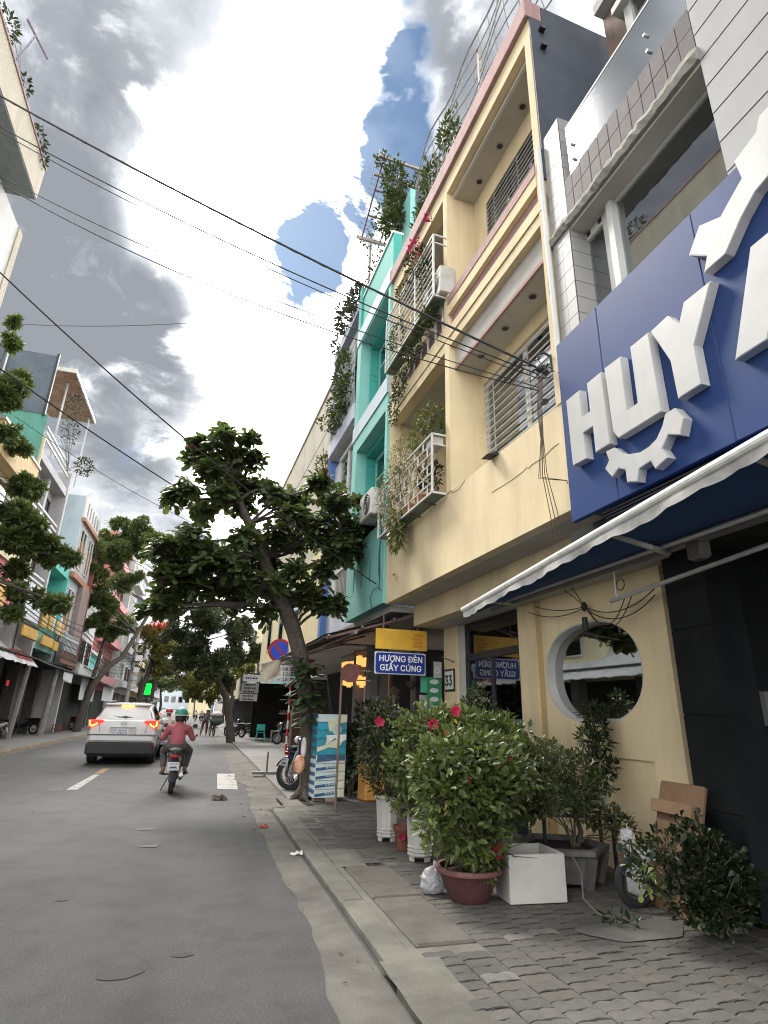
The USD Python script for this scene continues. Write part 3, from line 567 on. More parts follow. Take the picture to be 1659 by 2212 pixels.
# white clapboard on the near part, board by board
cb = G('clad_wall', MORTAR, .16, .44, -7, -1.985, 3.2, 14)
z = 5.0
while z < 11.5:
    m = MB(); m.add([(.137, -7, z), (.141, -7, z + .296), (.16, -7, z + .296), (.16, -7, z), (.137, -1.98, z), (.141, -1.98, z + .296), (.16, -1.98, z + .296), (.16, -1.98, z)],
          [(0, 4, 5), (0, 5, 1), (4, 7, 6), (4, 6, 5), (0, 3, 7), (0, 7, 4), (1, 5, 6), (1, 6, 2), (0, 1, 2), (0, 2, 3)])
    m.build('clapboard', M('clapboard_white', (.25, .25, .247), .6, .06, 3, 60, .04, dirt=(.3, .3, .29), streak=True), cb); z += .303
# ground floor
G('tiled_column', BLACKT, 1.22, 1.6, -.22, .255, 0, 3.1)
for k in range(4): G('tile', BLACKT, 1.206, 1.2195, -.218, .253, .06 + k * .76, .06 + k * .76 + .752)
G('column_return', BLACKT, 1.62, 4.5, -.1, .2, 0, 3.1)
G('switch_box', M('box_white', (.12, .12, .12), .5), 1.6, 1.66, -.27, -.2215, 1.5, 1.78)
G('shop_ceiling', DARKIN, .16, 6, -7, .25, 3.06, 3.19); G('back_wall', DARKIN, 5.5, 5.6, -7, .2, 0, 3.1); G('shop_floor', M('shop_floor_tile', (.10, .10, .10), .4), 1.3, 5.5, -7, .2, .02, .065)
st = MB()
for k in range(30): st.box(1.9, 1.93, -2.6, -.75, .1 + k * .1, .1 + k * .1 + .09)
G('folding_gate', M('dark_grey_gate', (.05, .048, .047), .5), 1.62, 1.70, -.95, -.78, .06, 3.05)
for k in range(9): G('gate_leaf', M('dark_grey_gate', (.05, .048, .047), .5), 1.66 + .05 * (k % 2), 1.70 + .05 * (k % 2), -1.02 - k * .075, -.955 - k * .075, .08, 2.6)
for k in range(4): G('louvre', BLACKF, .045 + .012 * k, .20, -6, -.37, 3.165 - .022 * k, 3.182 - .022 * k)
G('louvre_backing', DARKIN, .2, .3, -6, -.3, 3.07, 3.2); G('concrete_lintel', CONC, .12, .6, -6, .0, 2.96, 3.06)
# ---------------------------------------------------------------- the big blue sign
sg = thing('shop_sign', 'big blue shop sign with raised white letters HUY and half gears', 'sign', GP, GR)
MB().box(.0, .055, -.63, -.001, 3.2, 5.11, bev=.006).build('sign_panel', BLUES, sg); MB().box(.0015, .055, -1.735, -.632, 3.2, 5.11, bev=.006).build('sign_panel', BLUES, sg)
MB().box(.0, .055, -2.85, -1.737, 3.2, 5.11, bev=.006).build('sign_panel', BLUES, sg); MB().box(.001, .055, -4.2, -2.852, 3.2, 5.11, bev=.006).build('sign_panel', BLUES, sg)
MB().box(.0555, .125, -4.2, -.02, 3.25, 5.06).build('sign_frame', STEEL, sg)
LD, SC = .078, 1.0268
def lp(pts): return Polygon([(-((v + 4.2) * SC - 4.2), (z - 1.5) * SC + 1.5) for v, z in pts])
def letter(nm, pg, label=None):
    pg = pg.buffer(0)
    m = MB().poly(pg, ((0, -1, 0), (0, 0, 1), (-1, 0, 0), (-.002, 0, 0)), LD - .004)
    inner = pg.buffer(-.006)
    m.build(nm, LETTER, sg, label=label)
    MB().poly(inner, ((0, -1, 0), (0, 0, 1), (-1, 0, 0), (-LD + .0021, 0, 0)), .004).build('letter_face', LETTER, sg)
letter('letter', lp([(-.29, 4.275), (-.49, 4.275), (-.49, 4.005), (-.595, 4.005), (-.595, 4.28), (-.785, 4.28), (-.79, 3.605), (-.61, 3.605), (-.61, 3.85), (-.485, 3.85), (-.49, 3.605), (-.30, 3.615)]), 'raised white letter H')
letter('letter', lp([(-.83, 4.285), (-1.025, 4.275), (-1.02, 3.785), (-1.135, 3.785), (-1.14, 4.285), (-1.335, 4.285), (-1.345, 3.6), (-.89, 3.605), (-.84, 3.69)]), 'raised white letter U')
letter('letter', lp([(-1.36, 4.275), (-1.53, 4.29), (-1.615, 4.16), (-1.68, 4.29), (-1.91, 4.285), (-1.70, 3.92), (-1.70, 3.615), (-1.5, 3.615), (-1.49, 3.93)]), 'raised white letter Y')
letter('letter', lp([(-2.21, 4.29), (-1.96, 3.63), (-2.18, 3.63), (-2.23, 3.75), (-2.52, 3.75), (-2.56, 3.63), (-2.78, 3.63), (-2.50, 4.29)]).difference(lp([(-2.30, 3.9), (-2.37, 4.12), (-2.45, 3.9)])), 'raised white letter A')
letter('half_gear', lp([(-.73, 3.56), (-.83, 3.55), (-.90, 3.47), (-.98, 3.425), (-1.09, 3.39), (-1.18, 3.395), (-1.26, 3.42), (-1.33, 3.49), (-1.37, 3.565), (-1.46, 3.565), (-1.52, 3.455), (-1.47, 3.35), (-1.37, 3.40), (-1.30, 3.325), (-1.335, 3.24), (-1.21, 3.205), (-1.18, 3.28), (-1.06, 3.27), (-1.025, 3.18), (-.92, 3.215), (-.92, 3.32), (-.85, 3.36), (-.77, 3.32), (-.70, 3.42), (-.755, 3.47)]), 'white half gear under the letters')
letter('half_gear', lp([(-2.41, 5.03), (-2.24, 4.98), (-2.26, 4.81), (-2.14, 4.73), (-2.07, 4.68), (-1.91, 4.76), (-1.79, 4.61), (-1.92, 4.485), (-1.875, 4.38), (-2.05, 4.385), (-2.2, 4.54), (-2.32, 4.63), (-2.6, 4.70), (-3.0, 4.72), (-3.0, 5.0), (-2.75, 4.98), (-2.7, 5.12), (-2.45, 5.12)]), 'white half gear above the letters')
# ---------------------------------------------------------------- rolled awning over the shop front
aw = thing('shop_awning', 'blue roller awning with white scalloped valance below the blue sign', 'awning', GP, GR)
o1, o2 = np.array([-.31, 1.66, 2.645]), np.array([-.66, -2.7, 2.815]); i1, i2 = np.array([.05, 1.64, 2.72]), np.array([.05, -3.0, 2.72])
MB().cyl(o1, o2, .03, n=12).build('front_pipe', WHITEBAR, aw); MB().sph(o1, .033, 1).build('pipe_end', WHITEBAR, aw)
V, F = [], []
for k in range(60):
    t = k / 59
    for j in range(6):
        s_ = j / 5; p = (o1 * (1 - t) + o2 * t) * (1 - s_) + (i1 * (1 - t) + i2 * t) * s_; V.append(p + np.array([0, 0, -.05 * math.sin(math.pi * s_) - .004 * math.sin(k * .8 + j)]))
    if k: F += [(6 * (k - 1) + j, 6 * k + j, 6 * k + j + 1, 6 * (k - 1) + j + 1) for j in range(5)]
MB().add(V, F).build('canvas', CANVASB, aw)
V, F = [], []
for k in range(181):
    t = k / 180; p = o1 * (1 - t) + o2 * t; sc = .082 + .012 * abs(math.sin(k * .32 + .6 * math.sin(k * .07))) + .008 * math.sin(k * .11); w = .010 * math.sin(k * .21)
    V += [p + [0, 0, -.012], p + [w - .006, 0, -.05], p + [w * 1.5, 0, -sc]]
    if k: F += [(3 * (k - 1) + j, 3 * k + j, 3 * k + j + 1, 3 * (k - 1) + j + 1) for j in range(2)]
MB().add(V, F).build('valance', CANVASW, aw)
MB().cyl(i1 + [0, .0, -.03], i2 + [0, 0, -.03], .035, n=10).build('roller', M('dark_roller', (.12, .12, .12), .5), aw)
MB().cyl(i1 + [-.12, .0, -.05], i2 + [-.12, 0, -.05], .018, n=8).build('rail', STEEL, aw)
for v in (1.2, -1.0, -2.2):
    t = (1.64 - v) / 4.3; pf = o1 * (1 - t) + o2 * t
    MB().bar((.06, v, 2.66), (-.2, v - .12, 2.64), .03).bar((-.2, v - .12, 2.64), pf, .03).build('arm', STEEL, aw)
MB().box(.02, .12, -1.32, -1.18, 2.55, 2.72, bev=.02).build('gear_box', M('greasy_metal', (.08, .07, .06), .5), aw)
# steel bar and loose wires under the awning, on the yellow wall
pb = thing('hanger_bar', 'grey steel bar bracketed below the awning beside the dark column', 'bar', (0, 0, 0))
MB().cyl(hw(.95, .72, 2.72), hw(.75, -2.0, 2.84), .022, n=10).build('bar', STEEL, pb); MB().cyl(hw(.945, .62, 2.71), hw(.945, .62, 3.04), .014, n=8).build('hanger', STEEL, pb)
def catenary(p, q, sag, n=24): 
    p, q = np.array(p, float), np.array(q, float); t = np.linspace(0, 1, n)[:, None]; return p + (q - p) * t + np.array([0, 0, -1.0]) * sag * 4 * t * (1 - t)
def cable(label, pts, r=.009, mat=None, n=6, cat='cable', name='cable', group=None): return MB().tube(pts, r, n).build(name, mat or WIRE, label=label, cat=cat, smooth=True, group=group)
lw = thing('loose_wiring', 'tangle of black wires with a hanging box above the oval window', 'wires')
for k, (p, q, s_) in enumerate([(hw(1.05, 2.3, 2.93), hw(1.1, 1.36, 2.78), .05), (hw(1.1, 2.55, 2.90), hw(1.1, 1.36, 2.77), .09), (hw(1.1, 1.36, 2.78), hw(1.1, .25, 2.78), .14), (hw(1.1, 1.36, 2.76), hw(1.1, .25, 2.72), .18), (hw(1.1, 1.3, 2.75), hw(1.0, .55, 2.76), .25), (hw(1.1, 1.3, 2.72), hw(1.0, .45, 2.76), .27), (hw(.9, 1.45, 2.98), hw(1.1, 1.36, 2.78), -.01), (hw(.9, 1.3, 2.98), hw(1.1, 1.36, 2.78), -.01)]):
    MB().tube(catenary(p, q, s_, 18), .006, 5).build('wire', WIRE if k < 4 else M('brown_wire', (.06, .035, .025), .7), lw)
MB().box(*[f(a) for a in (0,) for f in ()] or (0, 0.001, 0, .001, 0, .001)) if False else None
c_ = hw(1.1, 1.37, 2.62); MB().box(c_[0] - .025, c_[0] + .025, c_[1] - .03, c_[1] + .03, 2.50, 2.66, bev=.008).build('box', BLACKF, lw)
c_ = hw(1.1, 1.36, 2.78); MB().sph((c_[0], c_[1], 2.78), (.035, .04, .06), 1).build('knot', WIRE, lw)
th = math.pi * 2
MB().tube([np.array(hw(.95, .55, 2.93)) + .06 * np.array([0, math.cos(t), math.sin(t) - 1]) for t in np.linspace(0, th, 18)], .006, 5).build('wire', M('brown_wire', (.06, .035, .025), .7), lw)
# ---------------------------------------------------------------- leaves and plants
LEAF = {'ovate': ([(0, 0, 0), (.28, .22, .03), (.28, 0, -.02), (.28, -.22, .03), (.65, .19, .02), (.65, 0, -.03), (.65, -.19, .02), (1, 0, -.10)],
                  [(0, 2, 1), (0, 3, 2), (1, 2, 5), (1, 5, 4), (2, 3, 6), (2, 6, 5), (4, 5, 7), (5, 6, 7)]),
        'obovate': ([(0, 0, 0), (.35, .10, .02), (.35, 0, 0), (.35, -.10, .02), (.75, .24, .03), (.75, 0, -.02), (.75, -.24, .03), (1, 0, -.08), (.93, .15, -.03), (.93, -.15, -.03)],
                    [(0, 2, 1), (0, 3, 2), (1, 2, 5), (1, 5, 4), (2, 3, 6), (2, 6, 5), (4, 5, 8), (5, 7, 8), (5, 9, 7), (5, 6, 9)]),
        'narrow': ([(0, 0, 0), (.4, .09, .02), (.4, -.09, .02), (1, 0, -.12)], [(0, 2, 1), (1, 2, 3)]),
        'small': ([(0, 0, 0), (.5, .3, .04), (.5, -.3, .04), (1, 0, -.06)], [(0, 2, 1), (1, 2, 3)])}
def unitv(a): return a / np.maximum(np.linalg.norm(a, axis=-1, keepdims=True), 1e-9)
def leaves(P, D, N, L, kind='ovate', wr=1.0):
    T, F = LEAF[kind]; T = np.array(T); F = np.array(F); P = np.asarray(P, float); n = len(P)
    D = unitv(np.asarray(D, float)); N = np.asarray(N, float); S = unitv(np.cross(N, D)); N = np.cross(D, S); L = np.broadcast_to(np.asarray(L, float), (n,))
    V = P[:, None, :] + L[:, None, None] * (T[None, :, :1] * D[:, None] + wr * T[None, :, 1:2] * S[:, None] + T[None, :, 2:] * N[:, None])
    FF = F[None] + (np.arange(n) * len(T))[:, None, None]
    return V.reshape(-1, 3), FF.reshape(-1, 3)
def blob_pts(c, r, n, rng, shell=.45):
    d = unitv(rng.normal(size=(n, 3))); rad = (shell + (1 - shell) * rng.random(n) ** .6)[:, None]
    nz = .75 + .5 * meshkit.noise(d * 2.3 + np.asarray(c) * 3.1)[:, None]
    return np.asarray(c) + d * rad * nz * np.asarray(r), d
def bush_leaves(blobs, size, rng, kind='ovate', up=.55, wr=1.0, jit=.35, droop=0.0):
    PP, DD, NN, LL = [], [], [], []
    for c, r, n in blobs:
        p, d = blob_pts(c, r, n, rng); dd = d + rng.normal(size=d.shape) * .55 + np.array([0, 0, .15 - droop]); nn = np.array([0, 0, up]) + d * .5 + rng.normal(size=d.shape) * .3
        PP.append(p); DD.append(dd); NN.append(nn); LL.append(size * (1 - jit + 2 * jit * rng.random(n)))
    return leaves(np.vstack(PP), np.vstack(DD), np.vstack(NN), np.concatenate(LL), kind, wr)
def LM(name, col, var=.35, rough=.42, trans=.22, spec=.45): return M(name, col, rough, .28, 3.0, 30, 0, isl=var, trans=trans, spec=spec)
HIBL = LM('hibiscus_leaf', (.13, .205, .055), .5); HIBD = LM('dark_bush_leaf', (.030, .055, .018), .4); HIBY = LM('pale_leaf', (.15, .19, .05), .4)
CITL = LM('citrus_leaf', (.022, .042, .014), .4, .35); BONL = LM('bonsai_leaf', (.030, .052, .016), .4); VINEL = LM('vine_leaf', (.07, .12, .03), .5); FERNL = LM('feathery_leaf', (.13, .17, .035), .4)
TERML = LM('almond_leaf', (.10, .17, .055), .5, .3, .48); TERMR = LM('brown_almond_leaf', (.10, .055, .028), .4); MIDL = LM('street_leaf', (.15, .235, .075), .45); DARKL = LM('dark_street_leaf', (.085, .125, .052), .4)
YELL = LM('yellow_green_leaf', (.17, .19, .04), .4); ORNG = LM('orange_blossom', (.55, .13, .02), .3); PETAL = LM('red_petal', (.52, .012, .022), .25, .5, .3); YLEAF = LM('yellow_leaf', (.5, .36, .03), .2)
STEM = M('green_brown_stem', (.10, .085, .05), .85, .3, 20, 60, .4)
def plant(name, label, cat, base, blobs, size, mat, kind='ovate', seed=1, stems=7, sr=.012, group=None, wr=1.0, up=.55, extra=None, droop=0.0, sprays=0):
    rng = np.random.default_rng(seed); t = thing(name, label, cat, group=group)
    if sprays:
        tw, P, D, N = MB(), [], [], []
        for k in range(sprays):
            c, r, n = blobs[rng.integers(len(blobs))]; d = unitv(rng.normal(size=3) + [0, 0, .35]); a = np.array(c) + d * np.array(r) * .75; b = a + d * rng.uniform(.1, .24) + [0, 0, rng.uniform(-.03, .05)]
            tw.tube([np.array(c), a, b], [.006, .004, .002], 4)
            for q in range(9): u = rng.uniform(.1, 1.05); P.append(a + (b - a) * u); D.append(d * .5 + rng.normal(size=3) * .8); N.append(np.array([0, 0, .7]) + rng.normal(size=3) * .5)
        tw.build('twigs', STEM, t); MB().add(*leaves(P, D, N, size * rng.uniform(.6, 1.25, len(P)), kind, wr)).build('outer_foliage', LM('highlight_leaf', (.17, .25, .07), .4) if mat is HIBL else mat, t)  # outer hibiscus leaves painted lighter, for variety and for leaf highlights
    v, f = bush_leaves(blobs, size, rng, kind, up, wr, droop=droop); MB().add(v, f).build('foliage', mat, t)
    s = MB(); base = np.array(base, float)
    for k in range(stems):
        c, r, n = blobs[k % len(blobs)]; e = np.array(c) + rng.normal(size=3) * np.array(r) * .45; b = base + np.array([rng.normal(0, .03), rng.normal(0, .03), 0])
        m = (b + e) / 2 + rng.normal(size=3) * .05; s.tube([b, b + (m - b) * .5 + [0, 0, .05], m, m + (e - m) * .5, e], np.linspace(sr, sr * .35, 5), 5)
        for _ in range(3): s.tube([m, e + rng.normal(size=3) * np.array(r) * .5], [sr * .4, sr * .2], 4)
    s.build('stem', STEM, t)
    return t
def flower(t, p, d, size=.06, mat=PETAL, seed=0):
    rng = np.random.default_rng(seed); d = unitv(np.array(d, float)); a = unitv(np.cross(d, [.3, .5, .8])); b = np.cross(d, a); P, D, N = [], [], []
    for k in range(5):
        q = 2 * math.pi * k / 5 + rng.normal(0, .1); rad = math.cos(q) * a + math.sin(q) * b; P.append(np.array(p)); D.append(rad + d * .45); N.append(d - rad * .3)
    v, f = leaves(P, D, N, size, 'ovate', 1.9); m = MB().add(v, f); m.build('flower', mat, t)
    MB().tube([np.array(p), np.array(p) + d * size * .9], [.004, .003], 5).build('stamen', YLEAF, t)
# ---------------------------------------------------------------- balcony cages of the yellow house
def L(*a): return hw(*a)
def cage(name, label, z0, z1, v0, v1, dout, fret, seed):
    t = thing(name, label, 'railing', HP, HR, group=None); rng = np.random.default_rng(seed); d = -dout
    fr = MB(); w = .028
    for z in (z0, z1): fr.bar((d, v0, z), (d, v1, z), w).bar((d, v0, z), (-.015, v0, z), w).bar((d, v1, z), (-.015, v1, z), w)
    for v in (v0, v1): fr.bar((d, v, z0), (d, v, z1), w)
    fr.bar((d, v0, z1 - .17), (-.015, v0, z1 - .17), .022)
    fr.build('frame', WHITEBAR, t)
    b = MB(); bw = .016
    if fret:      # stepped fret of short bars
        zs = np.linspace(z0, z1, 7)
        for z in zs[1:-1]:
            v = v0
            while v < v1 - .05:
                e = min(v + rng.choice([.45, .75, 1.1]), v1); b.bar((d, v, z), (d, e, z), bw); v = e + (.0 if rng.random() < .7 else .22)
        for k in range(len(zs) - 1):
            for v in np.arange(v0 + .18 + .16 * (k % 2), v1, .36 + .05 * rng.random()): b.bar((d, v, zs[k]), (d, v, zs[k + 1]), bw)
        b.build('fret_bars', WHITEBAR, t)
    else:
        for z in np.linspace(z0 + .1, z1 - .1, 9): MB().bar((d, v0, z), (d, v1, z), .016).build('bar', WHITEBAR, t)
        for v in (v0 + .82, v0 + 1.62): b.bar((d, v, z0), (d, v, z1), .026)
        for v in np.arange(v0 + .3, v1, .37):
            k = rng.integers(1, 7); za = z0 + .1 + (z1 - z0 - .2) * k / 8; b.bar((d, v, za), (d, v, za + .14), bw)
        b.build('upright', WHITEBAR, t)
    MB().box(d + .01, -.015, v0 + .01, v1 - .01, z0 - .012, z0 - .004).build('floor_sheet', M('greenish_sheet', (.12, .17, .14), .5, .2, 4), t)
    s = MB()
    for v in np.arange(v0 + .4, v1, .6): s.bar((d, v, z0 - .03), (0, v, z0 - .03), .02)
    s.build('support', RUST, t, kind='stuff')
    return t
cage('balcony_cage', 'white fret balcony railing full of feathery plants on the first floor', 4.57, 5.52, 2.79, 5.28, .235, True, 4)
cage('balcony_cage', 'white barred balcony railing with climbing plants on the second floor', 8.02, 9.30, 2.70, 5.12, .235, False, 5)
rl = thing('balcony_balusters', 'white balusters with brown planks under the second floor cage', 'balustrade', HP, HR)
for k, v in enumerate((2.92, 3.22, 3.55, 3.87, 4.2, 4.52, 4.9)): MB().cyl((.03, v, 7.48), (.03, v, 8.02), .022, n=8).sph((.03, v, 7.75), (.034, .034, .06), 1).build('baluster', WHITEBAR, rl)
for k in range(4): MB().box(.06, .08, 2.79, 5.35, 7.5 + k * .125, 7.61 + k * .125).build('plank', M('brown_plank', (.20, .12, .085), .7, .2, 8), rl)
hb = thing('hanging_box', 'white planter box with snake plant on the corner of the fret railing', 'planter', HP, HR)
MB().box(-.20, -.03, 2.82, 3.1, 5.36, 5.50, bev=.01).build('box', WHITEW, hb)
P, D, N = [], [], []; rg = np.random.default_rng(3)
for k in range(16): P.append((-.11 + rg.normal(0, .03), 2.95 + rg.normal(0, .05), 5.48)); D.append((rg.normal(0, .3), rg.normal(0, .35), 1)); N.append((1, rg.normal(0, .5), 0))
v, f = leaves(P, D, N, [rg.uniform(.18, .33) for _ in P], 'narrow', 1.3); MB().add(v, f).build('leaf_cluster', LM('snake_leaf', (.05, .075, .03), .3), hb)
def Lb(blobs): return [(hw(*c), r, n) for c, r, n in blobs]
plant('balcony_plant', 'yellow green feathery plant spilling through the first floor fret railing', 'plant', hw(-.1, 4.2, 4.62), Lb([((-.22, 4.5, 5.35), (.25, .45, .35), 900), ((-.25, 3.9, 5.6), (.25, .4, .3), 750), ((-.2, 4.9, 5.3), (.25, .3, .4), 550), ((-.15, 3.5, 5.85), (.22, .35, .22), 450), ((-.28, 4.75, 4.95), (.16, .3, .3), 380), ((-.1, 4.3, 6.05), (.15, .3, .2), 180)]), .055, FERNL, 'narrow', 11, 14, .006, wr=1.3)
plant('balcony_plant', 'tall pale shrub under the first floor balcony ceiling', 'plant', hw(.25, 4.0, 4.6), Lb([((.1, 3.6, 6.25), (.25, .42, .2), 520), ((.2, 4.1, 6.15), (.25, .35, .25), 330)]), .06, HIBY, 'small', 12, 6, .008)
plant('balcony_plant', 'drooping grassy plant hanging below the fret railing', 'plant', hw(-.24, 4.15, 4.6), Lb([((-.28, 4.2, 4.55), (.1, .16, .22), 260), ((-.3, 4.12, 4.25), (.1, .13, .2), 160)]), .16, FERNL, 'narrow', 13, 4, .004, droop=1.1, wr=.8)
plant('balcony_plant', 'dark potted plants at the near end of the fret railing', 'plant', hw(-.1, 2.95, 4.62), Lb([((-.1, 2.98, 4.95), (.1, .12, .2), 130), ((-.12, 3.3, 5.0), (.1, .2, .2), 150)]), .07, BONL, 'ovate', 14, 4, .006)
for k, v in enumerate((3.5, 3.95, 4.5, 4.95)):
    p = hw(-.12, v, 4.58); MB().lathe([(.075, 0), (.1, .17), (.11, .17), (.11, .2), (.09, .2), (.085, .16), (0, .15)], p, 14).build('clay_pot', M('clay', (.30, .14, .075), .8), label='clay pot in the first floor fret railing, ' + {3.5: 'nearest the snake plant', 3.95: 'second from the near end', 4.5: 'third from the near end', 4.95: 'nearest the teal house'}[v], cat='pot', group='clay pots in the fret railing')
plant('balcony_plant', 'bougainvillea with red blooms over the second floor cage', 'plant', hw(-.1, 3.2, 8.1), Lb([((-.25, 3.45, 9.35), (.2, .4, .25), 420), ((-.2, 3.1, 8.8), (.12, .25, .35), 200), ((-.25, 4.05, 9.2), (.15, .3, .2), 130)]), .06, BONL, 'ovate', 15, 8, .007)
fl = MB(); v, f = bush_leaves(Lb([((-.32, 3.35, 9.55), (.12, .25, .12), 90), ((-.2, 3.0, 10.0), (.05, .08, .06), 26)]), .05, np.random.default_rng(5), 'ovate', wr=1.6); MB().add(v, f).build('bougainvillea_bloom', LM('pink_bloom', (.5, .05, .08), .3), label='red bougainvillea blooms above the second floor cage', cat='flowers', kind='stuff')
plant('balcony_plant', 'green creeper draped from the second floor cage down over the yellow band', 'plant', hw(-.1, 3.6, 8.0), Lb([((-.14, 3.2, 7.95), (.12, .4, .22), 420), ((-.14, 3.9, 7.75), (.12, .4, .25), 420), ((-.12, 4.6, 7.5), (.1, .35, .3), 420), ((-.08, 5.0, 7.15), (.08, .2, .35), 220), ((-.22, 4.5, 8.5), (.1, .4, .3), 260)]), .055, VINEL, 'small', 16, 12, .005)
def acunit(label, p, rz):
    t = thing('air_conditioner', label, 'air conditioner', p, rz)
    MB().box(-.14, .14, -.38, .38, 0, .54, bev=.015).build('case', M('ac_case', (.50, .49, .46), .5, .1, 4, dirt=(.25, .22, .18)), t)
    MB().lathe([(.0, 0), (.2, 0)], n=24).build('fan', BLACKF, t) if False else None
    g = MB(); 
    for r in (.21, .16, .11, .06): g.tube([(-.146, -.1 + r * math.cos(q), .27 + r * math.sin(q)) for q in np.linspace(0, 2 * math.pi, 24)], .006, 4)
    g.build('fan_guard', M('ac_guard', (.2, .2, .19), .5), t)
    MB().cyl((-.141, -.1, .27), (-.1425, -.1, .27), .21, n=24).build('fan', BLACKF, t)
    MB().bar((-.12, -.25, -.02), (.3, -.25, -.02), .03).bar((-.12, .25, -.02), (.3, .25, -.02), .03).build('bracket', RUST, t); return t
acunit('air conditioner on brackets on the teal house beside the fret railing', hw(-.20, 5.85, 5.12), HR)
acunit('round-fanned air conditioner inside the second floor cage', hw(-.02, 2.98, 8.06), HR)
# roof net fence
nt = thing('roof_net', 'rope net fence on steel poles along the roof of the yellow house', 'net', HP, HR); nm = MB(); rg = np.random.default_rng(9)
TOP = lambda v: 13.5 + .08 * math.sin(v * 2.2)
NP = {}
for i in range(20):
    for j in range(9):
        v = -.9 + i * .3; zt = TOP(v); zz = 10.98 + (zt - 10.98) * j / 8; NP[i, j] = np.array([.30 + .05 * math.sin(j * .9 + i) , v + rg.normal(0, .015), zz - .02 * math.sin(i * 1.3 + j)])
for i in range(20): nm.tube([NP[i, j] for j in range(9)], .011, 4)
for j in range(9): nm.tube([NP[i, j] for i in range(20)], .011 if j < 8 else .018, 4)
nm.build('net', M('net_rope', (.22, .215, .21), .8), nt)
for v in (-.4, 1.9, 4.0): MB().bar((.34, v, 10.9), (.34, v, 13.2), .05).build('pole', M('old_grey_pole', (.30, .27, .24), .7, .2, 8), nt)
MB().bar((.34, 4.0, 12.9), (1.6, 4.0, 12.9), .05).build('arm', M('old_grey_pole'  , 0), nt)
plant('roof_vine', 'sparse vine climbing the roof net of the yellow house', 'vine', hw(.3, 3.6, 11), Lb([((.28, 3.2, 12.6), (.06, .5, .5), 110), ((.28, 2.9, 12.2), (.06, .3, .25), 70), ((.28, 4.1, 12.2), (.1, .35, .8), 260), ((.28, 4.6, 11.6), (.12, .4, .5), 200)]), .11, VINEL, 'ovate', 21, 6, .008)
# ---------------------------------------------------------------- teal house
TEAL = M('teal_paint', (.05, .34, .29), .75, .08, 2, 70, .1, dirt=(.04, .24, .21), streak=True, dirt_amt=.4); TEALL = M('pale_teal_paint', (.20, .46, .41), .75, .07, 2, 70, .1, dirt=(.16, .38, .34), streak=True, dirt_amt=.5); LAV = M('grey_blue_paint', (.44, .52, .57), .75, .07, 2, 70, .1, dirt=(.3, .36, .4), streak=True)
th_ = thing('teal_house', 'teal and pale green narrow house with tall recessed windows', 'house', HP, HR)
def T_(nm, mat, *b, parent=None, **k): return MB().box(*b, bev=k.pop('bev', 0)).build(nm, mat, parent or th_, **k)
T_('wall', TEALL, -.06, .2, 5.445, 8.05, 3.42, 5.02)
for v in (5.72, 6.28, 6.86, 7.45): T_('slit', M('dark_teal', (.03, .22, .19), .8), -.066, -.0605, v - .028, v + .028, 3.98, 4.44)
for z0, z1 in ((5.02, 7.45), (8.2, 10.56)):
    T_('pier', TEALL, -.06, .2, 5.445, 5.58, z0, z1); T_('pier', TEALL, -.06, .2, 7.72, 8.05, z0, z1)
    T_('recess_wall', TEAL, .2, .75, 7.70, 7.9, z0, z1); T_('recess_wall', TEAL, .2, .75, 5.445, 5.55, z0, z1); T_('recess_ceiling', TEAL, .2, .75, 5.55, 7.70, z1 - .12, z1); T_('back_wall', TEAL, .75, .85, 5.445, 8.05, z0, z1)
    f = MB()
    for b in ((.42, .48, 5.6, 7.68, z0 + .05, z0 + .12), (.42, .48, 5.6, 7.68, z1 - .22, z1 - .14), (.42, .48, 5.6, 5.66, z0, z1 - .2), (.42, .48, 7.62, 7.68, z0, z1 - .2), (.42, .48, 6.25, 6.31, z0, z1 - .2), (.42, .48, 6.95, 7.01, z0, z1 - .2), (.42, .48, 5.66, 7.62, z1 - .75, z1 - .69)): f.box(*b)
    w = f.build('window', M('teal_frame', (.2, .5, .45), .6), th_); T_('pane', GLASS, .44, .446, 5.66, 7.62, z0 + .12, z1 - .22, parent=w); T_('curtain', M('pale_curtain', (.6, .62, .63), .9), .6, .62, 5.6, 7.65, z0, z1 - .14)
    for z in (z0 + .4, z0 + .55, z0 + 1.3, z0 + 1.45, z0 + 2.1): T_('groove', M('dark_teal', 0), .21, .6, 7.697, 7.6995, z, z + .02)
T_('beam', TEALL, -.06, .2, 5.445, 8.05, 7.45, 7.80); T_('band', LAV, -.085, .2, 5.445, 8.05, 7.81, 8.20); T_('beam', TEALL, -.06, .2, 5.445, 8.05, 10.56, 10.62); T_('band', LAV, -.085, .2, 5.445, 8.05, 10.62, 11.05)
T_('parapet', TEAL, -.02, .18, 5.445, 8.05, 11.05, 12.1); T_('coping', WHITEF, -.05, .22, 5.445, 8.06, 12.1, 12.16); T_('roof_slab', SOFFIT, .18, 6, 5.445, 8.05, 10.9, 11.0); T_('floor_slab', SOFFIT, .2, 6, 5.445, 8.05, 7.7, 7.79)
T_('corner_post', TEAL, -.07, .25, 7.86, 8.07, 11.05, 12.5); T_('stair_tower', TEALL, .4, .55, 5.5, 7.0, 11.0, 13.7); T_('stair_tower', NAVYCLAD, .55, 3, 5.48, 7.0, 11.0, 13.72)
cable('black cable dangling down the pale teal wall', [L(-.075, 5.55, 5.0), L(-.08, 5.6, 4.7), L(-.08, 5.66, 4.4), L(-.08, 5.60, 4.0), L(-.08, 5.62, 3.72), L(-.08, 5.5, 3.66)], .008)
cable('thin looped wire below the teal wall junction', [L(-.08, 5.62, 3.74), L(-.08, 5.9, 3.77), L(-.08, 6.15, 3.65), L(-.08, 6.05, 3.45), L(-.08, 5.8, 3.37)], .006)
